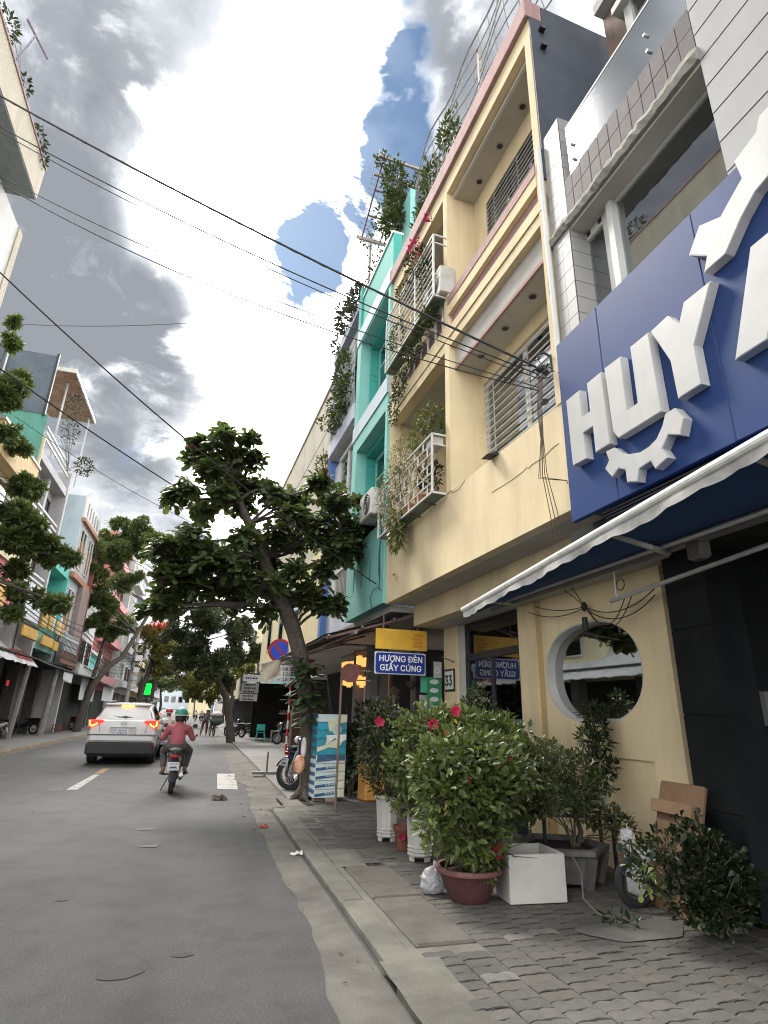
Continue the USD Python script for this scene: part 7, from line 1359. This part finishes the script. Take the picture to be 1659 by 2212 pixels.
MB().poly(Polygon([(-.1, 1.28), (.27, 1.36), (.27, 1.25), (.1, 1.22), (.02, 1.1), (-.06, 1.08)]), FW + ((0, -.172, 0),), .006).build('torn_sheet', CY, cd); MB().poly(Polygon([(-.27, .74), (-.05, .82), (.12, .80), (.2, .9), (.14, 1.0), (.02, .92), (-.1, .95), (-.12, .86), (-.27, .82)]), FW + ((0, -.172, 0),), .006).build('torn_sheet', CY, cd)
MB().poly(Polygon([(-.12, 1.02), (.27, 1.04), (.27, .95), (.16, .9), (.06, .98), (-.08, .88)]), FW + ((0, -.179, 0),), .005).build('torn_sheet', M('white_tear', (.60, .60, .58), .8), cd)
MB().poly(Point(.08, 1.12).buffer(.09, 10), FW + ((0, -.180, 0),), .004).build('round_print', M('pale_teal_print', (.36, .45, .40), .8), cd); MB().poly(sbox(-.26, .62, .1, .69), FW + ((0, -.1725, 0),), .004).build('navy_strip', CD_, cd); MB().poly(sbox(.12, .60, .265, .69), FW + ((0, -.1725, 0),), .004).build('navy_strip', CD_, cd)
for k, (x, y) in enumerate(((2.05, 10.86), (2.26, 10.78), (2.48, 10.95))): MB().box(x, x + .2, y, y + .1, .06, .12 if k < 2 else .118, bev=.01).build('brick', M('worn_brick', (.20, .155, .13), .9, .2, 9, 50, .4), label='worn brick under the carton stack, %s' % ('leftmost', 'middle', 'rightmost')[k], cat='brick')
bgp = thing('plastic_bag', 'printed orange and white bag hanging on the almond tree beside the cartons', 'bag', (1.80, 11.0, .52)); MB().sph((0, 0, .12), (.10, .07, .16), 2).build('bulge', M('orange_print', (.50, .17, .06), .5, .5, 12, dirt=(.55, .5, .45), dirt_amt=.9), bgp, smooth=True); MB().sph((.06, 0, .40), (.05, .04, .18), 2).build('neck', M('white_print', (.5, .44, .42), .5, .3, 10, dirt=(.2, .1, .3)), bgp, smooth=True)
tw = thing('wooden_crate', 'brown slatted wooden box behind the almond tree trunk', 'crate', (2.0, 13.6, .06)); 
for k in range(7): MB().box(0, .62, 0, .03, .2 + k * .19, .37 + k * .19).build('slat', M('crate_brown', (.075, .042, .026), .8, .2, 8), tw)
MB().box(0, .05, .03, .4, 0, 1.5).box(.57, .62, .03, .4, 0, 1.5).build('frame', M('crate_brown', 0), tw)
kp = thing('kerb_plate', 'small steel ramp with an upright bar on the pavement edge', 'ramp', (1.75, 15.6, .06)); MB().box(-.35, .3, -.1, .1, 0, .06).build('plate', M('dull_steel', 0), kp); MB().bar((0, 0, .06), (0, 0, .5), .04).build('upright', RUST, kp)
ob = thing('orange_bin', 'ochre orange plastic box standing under the bushy plant', 'bin', (3.12, 10.9, .06), 10); MB().box(-.2, .2, -.18, .18, 0, .55, bev=.03).build('body', M('ochre_plastic', (.42, .20, .05), .5), ob); MB().box(-.21, .21, -.19, .19, .55, .59, bev=.01).build('rim', M('ochre_plastic', 0), ob)
wc = thing('wire_basket', 'dark clutter of hanging baskets in the shop doorway', 'baskets', hw(.9, 6.9, 0))
rg = np.random.default_rng(6)
for k in range(9):
    p = rg.normal(0, 1, 3) * [.25, .3, .35] + [.0, 0, 1.5]; MB().lathe([(.02, -.1), (.1, -.04), (.13, .05), (.11, .06), (.08, -.02)], p, 10).build('basket', M('woven', (.11, .085, .06), .9, .3, 20), wc)
plant('shop_plant', 'dark potted plants and goods crowding the shop doorway', 'plant', hw(-.1, 7.0, .06), Lb([((.0, 7.0, .9), (.3, .35, .45), 420), ((.1, 6.7, 1.45), (.2, .25, .3), 160), ((-.1, 7.4, .5), (.3, .3, .3), 240)]), .13, BONL, 'ovate', 71, 8, .012)
# ---------------------------------------------------------------- pots and plants on the pavement
Zp = .062
rp = thing('flower_pot', 'wide dark red bowl pot holding the hibiscus bush, nearest of the pots', 'pot', (2.36, 5.14, Zp)); MB().lathe([(r_ * .85, z_ * .68) for r_, z_ in [(0, 0), (.185, 0), (.20, .03), (.245, .13), (.285, .25), (.30, .30), (.328, .305), (.335, .335), (.325, .36), (.292, .362), (.28, .31), (.24, .28), (0, .28)]], n=36).build('bowl', M('maroon_clay', (.04, .0105, .013), .6, .2, 6, 50, .2, dirt=(.10, .055, .05), dirt_amt=.35), rp, smooth=40); MB().lathe([(.235, .194), (.13, .204), (0, .21)], n=24).build('soil', SOIL, rp); MB().lathe([(r_ * .855, z_ * .682) for r_, z_ in [(.331, .31), (.338, .335), (.326, .364), (.29, .3645), (.29, .36), (.32, .358), (.332, .335)]], n=36).build('rim', M('pale_rim', (.12, .05, .045), .65, .2, 8, dirt=(.24, .16, .14)), rp, smooth=40)
def octpot(label, loc, rz, r, h, mat, group=None):
    t = thing('flower_pot', label, 'pot', loc, rz); MB().lathe([(0, .045), (r * .78, .045), (r * .97, h * .93), (r * 1.08, h * .94), (r * 1.09, h), (r * .98, h), (r * .9, h * .9), (0, h * .9)], n=8).build('body', mat, t)
    for k, z in enumerate((.05, .085, .12)): MB().lathe([(r * .80 + .002, z), (r * .86, z + .006), (r * .86, z + .02), (r * .80 + .004, z + .026)], n=8).build('band', mat, t)
    for k in range(8):
        a = 2 * math.pi * k / 8 + math.pi / 8 * 0; MB().box(-.035, .035, r * .66, r * .74, 0, .05, rot=rotz(math.degrees(a)), about=(0, 0, .025)).build('foot', mat, t) if k % 2 == 0 else None
    MB().lathe([(r * .9, h * .88), (0, h * .9)], n=8).build('soil', SOIL, t); return t
WPOT = M('white_pot', (.40, .39, .35), .6, .08, 4, 60, .08, dirt=(.26, .24, .2), streak=True, dirt_amt=.5)
octpot('white octagonal pot with ribbed foot, farther of the two at the pavement edge', (2.38, 7.55, Zp), 22, .155, .50, WPOT); octpot('white octagonal pot with ribbed foot behind the red bowl pot', (2.43, 6.52, Zp), 22, .165, .50, WPOT)
sm = thing('flower_pot', 'small terracotta pot with red flower print between the white pots', 'pot', (2.43, 7.05, Zp)); MB().lathe([(0, 0), (.085, 0), (.115, .20), (.13, .20), (.132, .24), (.112, .24), (.1, .2), (0, .2)], n=20).build('body', M('terracotta', (.13, .04, .03), .7, .15, 6), sm, smooth=40); MB().lathe([(.1, .2), (0, .21)], n=12).build('soil', SOIL, sm)
flower(sm, (2.43 * 0 - .06, -.112, .14), (-.4, -1, .1), .045, PETAL, 3)
MB().sph((0, 0, 0), (.001, .001, .001), 0) if False else None
bx = thing('foam_box', 'white polystyrene box with dirt marks beside the red bowl pot', 'box', (2.90, 5.12, Zp), -4); w, d_, h = .26, .22, .36
m = MB()
for b in ((-w, w, -d_, -d_ + .03, 0, h), (-w, w, d_ - .03, d_, 0, h), (-w, -w + .03, -d_ + .03, d_ - .03, 0, h), (w - .03, w, -d_ + .03, d_ - .03, 0, h), (-w + .03, w - .03, -d_ + .03, d_ - .03, 0, .03)): m.box(*b, bev=.004)
m.build('shell', M('polystyrene', (.40, .39, .36), .85, .06, 5, 90, .25, dirt=(.33, .30, .25), dirt_amt=.6), bx)
for k in range(3): MB().box(-.12 + k * .12, -.03 + k * .12, -.1, .14, .24, .25 + .02 * k, rot=rotm([0, 1, 0], 14 - 12 * k)).build('foam_scrap', M('foam_scrap', (.5, .49, .46), .8, .2, 7), bx)
MB().lathe([(.2, .25), (0, .28)], n=12).build('fill', SOIL, bx)
hx = thing('flower_pot', 'low grey hexagonal concrete planter behind the polystyrene box', 'pot', (3.52, 5.52, Zp), 8); GPOT = M('grey_pot', (.10, .097, .09), .85, .2, 6, 50, .3, dirt=(.28, .27, .25)); MB().lathe([(0, .03), (.33, .03), (.40, .26), (.46, .275), (.465, .32), (.40, .325), (.38, .27), (0, .26)], n=6).build('body', GPOT, hx)
for k in range(6): a = 2 * math.pi * (k + .5) / 6; MB().bar((.335 * math.cos(a), .335 * math.sin(a), .0), (.415 * math.cos(a), .415 * math.sin(a), .27), .07).build('rib', M('grey_pot_rib', (.13, .127, .12), .85), hx)
MB().lathe([(.385, .275), (.2, .29), (0, .285)], n=12).build('soil', SOIL, hx)
bench = thing('plant_bench', 'low black steel bench carrying pots against the yellow wall', 'bench'); 
for p, q in (((3.35, 5.55, .62), (4.05, 5.35, .60)), ((3.45, 5.95, .62), (4.15, 5.72, .60)), ((3.35, 5.55, .62), (3.45, 5.95, .62)), ((4.05, 5.35, .60), (4.15, 5.72, .60)), ((3.4, 5.6, .62), (3.4, 5.6, .06)), ((4.05, 5.4, .6), (4.05, 5.4, .06)), ((4.12, 5.7, .6), (4.12, 5.7, .06)), ((3.6, 5.5, .62), (3.7, 5.9, .62)), ((3.8, 5.45, .61), (3.9, 5.8, .61))): MB().bar(p, q, .028).build('bar', BLACKF, bench)
octpot('white pot standing on the black bench under the oval window', (4.02, 5.6, .62), 10, .145, .24, WPOT)
wt = thing('storage_tub', 'white tub standing on the bench beside the white pot', 'tub', (3.72, 5.75, .63), 12); MB().box(-.15, .15, -.11, .11, 0, .22, bev=.02).build('body', M('white_tub', (.45, .46, .46), .5), wt); MB().box(-.16, .16, -.12, .12, .22, .24, bev=.008).build('rim', M('white_tub', 0), wt)
tinb = thing('storage_tub', 'dusty white tub on the ground behind the citrus bush', 'tub', (4.02, 4.95, Zp), 20); MB().box(-.16, .16, -.12, .12, 0, .34, bev=.02).build('body', M('white_tub', 0), tinb); MB().box(-.17, .17, -.13, .13, .34, .36, bev=.008).build('rim', M('white_tub', 0), tinb)
def bagmesh(label, c, r, mat, seed):
    T = trimesh.creation.icosphere(4); v = T.vertices; nz = meshkit.fbm(v * 3.2 + seed, 4, seed); v = v * (.72 + .55 * nz[:, None]) * np.array(r); v[:, 2] = np.maximum(v[:, 2], -r[2] * .7); t = thing('plastic_bag', label, 'bag'); MB().add(v + np.array(c), T.faces).build('bag', mat, t, smooth=40)
    m = MB().tube([np.array(c) + [0, 0, r[2] * .6], np.array(c) + [.01, 0, r[2] * 1.0], np.array(c) + [.03, .01, r[2] * 1.25]], [r[0] * .25, r[0] * .1, r[0] * .22], 7); m.build('knot', mat, t)
BAGW = M('clear_white_bag', (.42, .42, .43), .25, .25, 9, 50, .3, trans=.3); bagmesh('crumpled clear plastic bag on the ground left of the red bowl pot', (2.12, 5.36, .15), (.105, .09, .115), BAGW, 2); bagmesh('white plastic bag tied up behind the hexagonal planter', (4.0, 5.14, .47), (.07, .06, .09), M('white_bag', (.6, .6, .6), .5, .1, 9, 50, .2), 5)
bagmesh('knotted turquoise plastic bag caught in the hibiscus branches', (3.22, 5.9, .98), (.075, .06, .085), M('turquoise_bag', (.03, .38, .38), .35, .2, 12, 50, .3, trans=.2), 7); bagmesh('smaller turquoise plastic bag beside the knotted one', (3.02, 5.9, .90), (.05, .04, .05), M('turquoise_bag', 0), 9)
hb_ = plant('hibiscus', 'hibiscus bush with red flowers growing in the red bowl pot', 'plant', (2.36, 5.14, .26), [((2.36, 5.12, .56), (.34, .32, .22), 620), ((2.40, 5.05, .42), (.26, .24, .10), 240), ((2.24, 5.15, .86), (.36, .33, .24), 800), ((2.52, 5.15, .88), (.38, .33, .24), 800), ((2.36, 5.2, 1.12), (.42, .36, .24), 850), ((2.72, 5.3, 1.08), (.32, .3, .22), 420), ((2.1, 5.25, 1.02), (.26, .28, .2), 320), ((2.25, 5.25, 1.22), (.26, .3, .14), 240), ((2.95, 5.35, .95), (.24, .24, .14), 220), ((2.62, 5.3, 1.27), (.2, .2, .12), 150), ((2.02, 5.05, .62), (.16, .14, .1), 110)], .076, HIBL, 'ovate', 81, 12, .012, wr=1.05, sprays=60)
hb2 = plant('hibiscus', 'tall hibiscus with red flowers behind the bowl pot, reaching the door', 'plant', (2.95, 6.2, .3), [((2.75, 6.2, 1.2), (.42, .4, .3), 950), ((3.15, 6.25, 1.18), (.42, .4, .3), 900), ((2.9, 6.25, 1.42), (.4, .35, .16), 550), ((3.3, 6.3, 1.35), (.3, .3, .2), 300), ((3.6, 6.0, 1.12), (.26, .24, .16), 200), ((3.1, 5.8, 1.12), (.26, .24, .2), 240), ((3.75, 6.2, .95), (.28, .26, .2), 240), ((3.5, 5.95, .75), (.3, .26, .2), 260), ((3.25, 5.75, .7), (.28, .24, .18), 240), ((2.55, 6.3, 1.35), (.32, .3, .22), 480), ((3.0, 6.1, .85), (.45, .4, .3), 650), ((3.45, 6.1, 1.0), (.3, .3, .25), 360)], .078, HIBL, 'ovate', 82, 12, .012, wr=1.05, sprays=60)
for p in ((2.52, 4.9, .46), ): flower(hb_, p, (.1, -1, .1), .075, PETAL, 11)
flower(hb_, (2.28, 4.93, 1.0), (-.1, -1, .3), .035, M('dull_red_petal', (.20, .02, .02), .6), 12); flower(hb_, (2.72, 4.98, 1.16), (.3, -1, .3), .03, M('dull_red_petal', 0), 13)
for k, (p, s_) in enumerate((((2.40, 6.05, 1.42), .07), ((2.62, 5.95, 1.56), .07), ((2.52, 5.9, 1.33), .075))): flower(hb2, p, (-.2, -1, .2), s_, PETAL, 20 + k)
yl = MB().add(*leaves([(2.95, 5.62, 1.08), (3.12, 5.7, 1.13), (2.78, 5.7, .98), (2.35, 4.95, 1.25), (2.1, 5.0, .78), (2.6, 5.95, 1.48), (2.9, 5.5, .9)], [(.2, -.3, -1), (.4, -.3, .6), (-.2, -.4, -.9), (1, -.2, .1), (-.6, -.5, -.3), (.3, -.4, -.5), (.1, -.4, -.8)], [(0, -1, .2)] * 7, [.07, .06, .07, .05, .05, .06, .06], 'ovate', 1.2)); yl.build('yellowed_leaf', YLEAF, hb2)
plant('hibiscus', 'leafy green bush in the white pot behind the red bowl pot', 'plant', (2.43, 6.52, .5), [((2.4, 6.45, .72), (.26, .24, .14), 330), ((2.3, 6.5, 1.0), (.3, .3, .26), 520), ((2.6, 6.6, 1.1), (.3, .3, .28), 480), ((2.42, 6.55, 1.32), (.3, .28, .2), 360), ((2.2, 6.35, .58), (.14, .12, .08), 90)], .066, HIBL, 'ovate', 83, 9, .011, wr=1.05, sprays=30)
h3 = plant('hibiscus', 'dense dark green bush in the farther white pot beside the cartons', 'plant', (2.38, 7.55, .55), [((2.36, 7.5, .72), (.3, .28, .18), 420), ((2.2, 7.5, 1.0), (.28, .3, .28), 560), ((2.45, 7.55, 1.1), (.34, .3, .3), 620), ((2.3, 7.6, 1.36), (.3, .3, .22), 440), ((2.62, 7.65, 1.35), (.28, .28, .24), 380), ((2.25, 7.6, 1.55), (.14, .14, .16), 120)], .058, LM('mid_bush_leaf', (.042, .072, .022), .45), 'ovate', 84, 9, .011, sprays=40); flower(h3, (2.16, 7.25, 1.42), (-.3, -1, .2), .075, PETAL, 31)
pe = plant('citrus_plant', 'staked citrus plant standing in front of the dark door', 'plant', (3.3, 6.85, .4), [((3.25, 6.85, 1.6), (.16, .18, .16), 170), ((3.45, 6.9, 1.55), (.2, .2, .16), 190), ((3.32, 6.85, 1.78), (.1, .1, .12), 80), ((3.6, 6.9, 1.45), (.14, .16, .14), 110), ((3.35, 6.85, 1.3), (.2, .2, .14), 170)], .075, LM('citrus_pale', (.055, .085, .03), .4), 'ovate', 85, 5, .012); MB().cyl((3.36, 6.83, .3), (3.38, 6.83, 1.62), .014, n=6).build('stake', M('bamboo', (.42, .34, .2), .8), pe)
ct = thing('flower_pot', 'dark plastic pot under the staked citrus plant', 'pot', (3.32, 6.85, Zp)); MB().lathe([(0, 0), (.13, 0), (.17, .3), (.18, .3), (.18, .33), (.15, .33), (.14, .28), (0, .28)], n=18).build('body', BLKPL, ct); MB().lathe([(.15, .29), (0, .3)], n=12).build('soil', SOIL, ct)
dp = thing('flower_pot', 'dark pot hidden below the tall hibiscus', 'pot', (2.95, 6.2, Zp)); MB().lathe([(0, 0), (.16, 0), (.22, .26), (.24, .26), (.24, .3), (.2, .3), (.18, .24), (0, .24)], n=18).build('body', M('dark_clay', (.07, .05, .045), .8), dp); MB().lathe([(.19, .25), (0, .26)], n=12).build('soil', SOIL, dp)
bo = plant('bonsai', 'narrow dark bonsai with clumped foliage in the white bench pot', 'plant', (4.02, 5.6, .84), [((4.06, 5.55, 1.58), (.13, .13, .10), 170), ((4.07, 5.55, 1.44), (.12, .12, .10), 150), ((3.98, 5.55, 1.33), (.12, .12, .08), 120), ((4.1, 5.55, 1.29), (.1, .1, .09), 110), ((4.0, 5.5, 1.10), (.14, .13, .07), 130), ((4.12, 5.5, 1.06), (.12, .12, .07), 110), ((4.03, 5.5, .95), (.15, .14, .06), 110)], .085, BONL, 'narrow', 86, 7, .012, wr=1.5)
MB().tube([(4.02, 5.6, .8), (4.06, 5.6, .95), (3.99, 5.58, 1.12), (4.08, 5.57, 1.3), (4.05, 5.56, 1.55)], [.03, .026, .022, .017, .008], 8).build('trunk', BARK, bo)
sg_ = plant('shrub', 'sprawling shrub with thin bare twigs in the hexagonal planter', 'plant', (3.62, 5.45, .34), [((3.25, 5.35, .98), (.2, .2, .14), 210), ((3.42, 5.35, 1.12), (.16, .16, .12), 140), ((3.6, 5.35, 1.05), (.2, .2, .13), 200), ((3.35, 5.3, .80), (.22, .2, .14), 260), ((3.62, 5.3, .82), (.22, .2, .13), 240), ((3.85, 5.3, .92), (.14, .14, .1), 110), ((3.85, 5.3, .62), (.2, .18, .1), 170), ((4.05, 5.25, .55), (.14, .14, .1), 100)], .062, LM('dull_leaf', (.085, .125, .045), .45), 'ovate', 87, 10, .009, sprays=40)
MB().tube([(3.64, 5.45, .3), (3.70, 5.43, .48), (3.62, 5.4, .68), (3.66, 5.38, .85)], [.03, .026, .022, .015], 8).build('trunk', BARK, sg_)
for k, pts in enumerate((((3.62, 5.4, .7), (3.35, 5.35, 1.2), (3.1, 5.3, 1.42)), ((3.6, 5.4, .8), (3.45, 5.35, 1.25), (3.28, 5.3, 1.33)), ((3.64, 5.4, .8), (3.72, 5.3, 1.15), (3.66, 5.25, 1.32)))):
    MB().tube(pts, [.008, .005, .003], 5).build('twig', STEM, sg_)
MB().add(*bush_leaves([((3.1, 5.3, 1.40), (.06, .05, .06), 12), ((3.2, 5.3, 1.3), (.1, .05, .04), 14), ((3.68, 5.25, 1.33), (.05, .05, .05), 8)], .07, np.random.default_rng(8))).build('twig_leaves', LM('dull_leaf', 0), sg_)
cb_ = plant('citrus_bush', 'low dark citrus bush sprawling over the pavement at the shop corner', 'plant', (3.72, 4.0, .07), [((3.35, 4.05, .50), (.2, .2, .12), 170), ((3.5, 4.0, .62), (.18, .18, .12), 160), ((3.72, 3.98, .66), (.12, .14, .12), 70), ((3.85, 3.98, .52), (.22, .2, .18), 330), ((3.65, 3.95, .42), (.24, .2, .16), 360), ((4.0, 3.95, .40), (.18, .18, .15), 230), ((3.75, 3.9, .24), (.2, .18, .12), 260), ((3.55, 3.95, .28), (.16, .16, .10), 150), ((3.92, 3.95, .26), (.18, .16, .12), 200)], .062, CITL, 'obovate', 88, 12, .010, wr=1.2, sprays=30)
MB().add(*bush_leaves([((3.22, 4.0, .42), (.07, .07, .06), 16), ((3.3, 4.0, .38), (.05, .05, .05), 10), ((3.62, 3.85, .2), (.12, .05, .05), 5)], .065, np.random.default_rng(9), 'obovate', wr=1.2)).build('pale_shoot', LM('pale_shoot', (.20, .26, .08), .25), cb_, kind='stuff')
tc = thing('tyre', 'small black tyre lying behind the citrus bush', 'tyre', (3.66, 4.66, .24)); m = MB(); m.tube([(.16 * math.cos(q), 0, .16 * math.sin(q)) for q in np.linspace(0, 6.283, 26)], .035, 8).build('ring', RUBBER, tc)
wv = MB().tube([(3.28, 5.0, .40), (3.24, 4.8, .3), (3.12, 4.62, .16), (3.16, 4.5, .085), (3.24, 4.42, .08)], .006, 5).build('hose_piece', M('grey_hose', (.12, .115, .1), .7), label='thin grey hose trailing from the planter to the ground', cat='hose')
plant('fallen_sprig', 'small leafy sprig lying on the pavers in front of the planter', 'plant', (3.2, 4.35, .08), [((3.2, 4.33, .10), (.09, .09, .025), 26), ((3.26, 4.25, .09), (.05, .05, .02), 10)], .055, CITL, 'ovate', 89, 2, .004)
# wooden board leaning on the dark column
wb = thing('wooden_board', 'brown wooden board with a batten leaning on the black tiled column', 'board'); WOOD = M('plywood_brown', (.135, .078, .043), .7, .18, 5, 60, .2, dirt=(.20, .10, .05), streak=True, dirt_amt=.5)
a0, a1 = np.array(hw(.70, .38, .06)), np.array(hw(.66, -.17, .06)); t0 = np.array(hw(1.0, .36, 1.0)); U_ = unitv(a1 - a0); Vv = unitv(t0 - a0 - U_ * ((t0 - a0) @ U_)); Nn = np.cross(U_, Vv)
if Nn[0] > 0: Nn = -Nn
Lb_ = np.linalg.norm(t0 - a0); pgb = sbox(0, 0, .53, Lb_).buffer(-.025).buffer(.025); MB().poly(pgb, (U_, Vv, Nn, a0), .022).build('panel', WOOD, wb); MB().poly(sbox(-.03, Lb_ - .27, .46, Lb_ - .17), (U_, Vv, Nn, a0 + Nn * .0225), .05).build('batten', M('pale_wood', (.18, .11, .062), .75, .15, 6), wb)
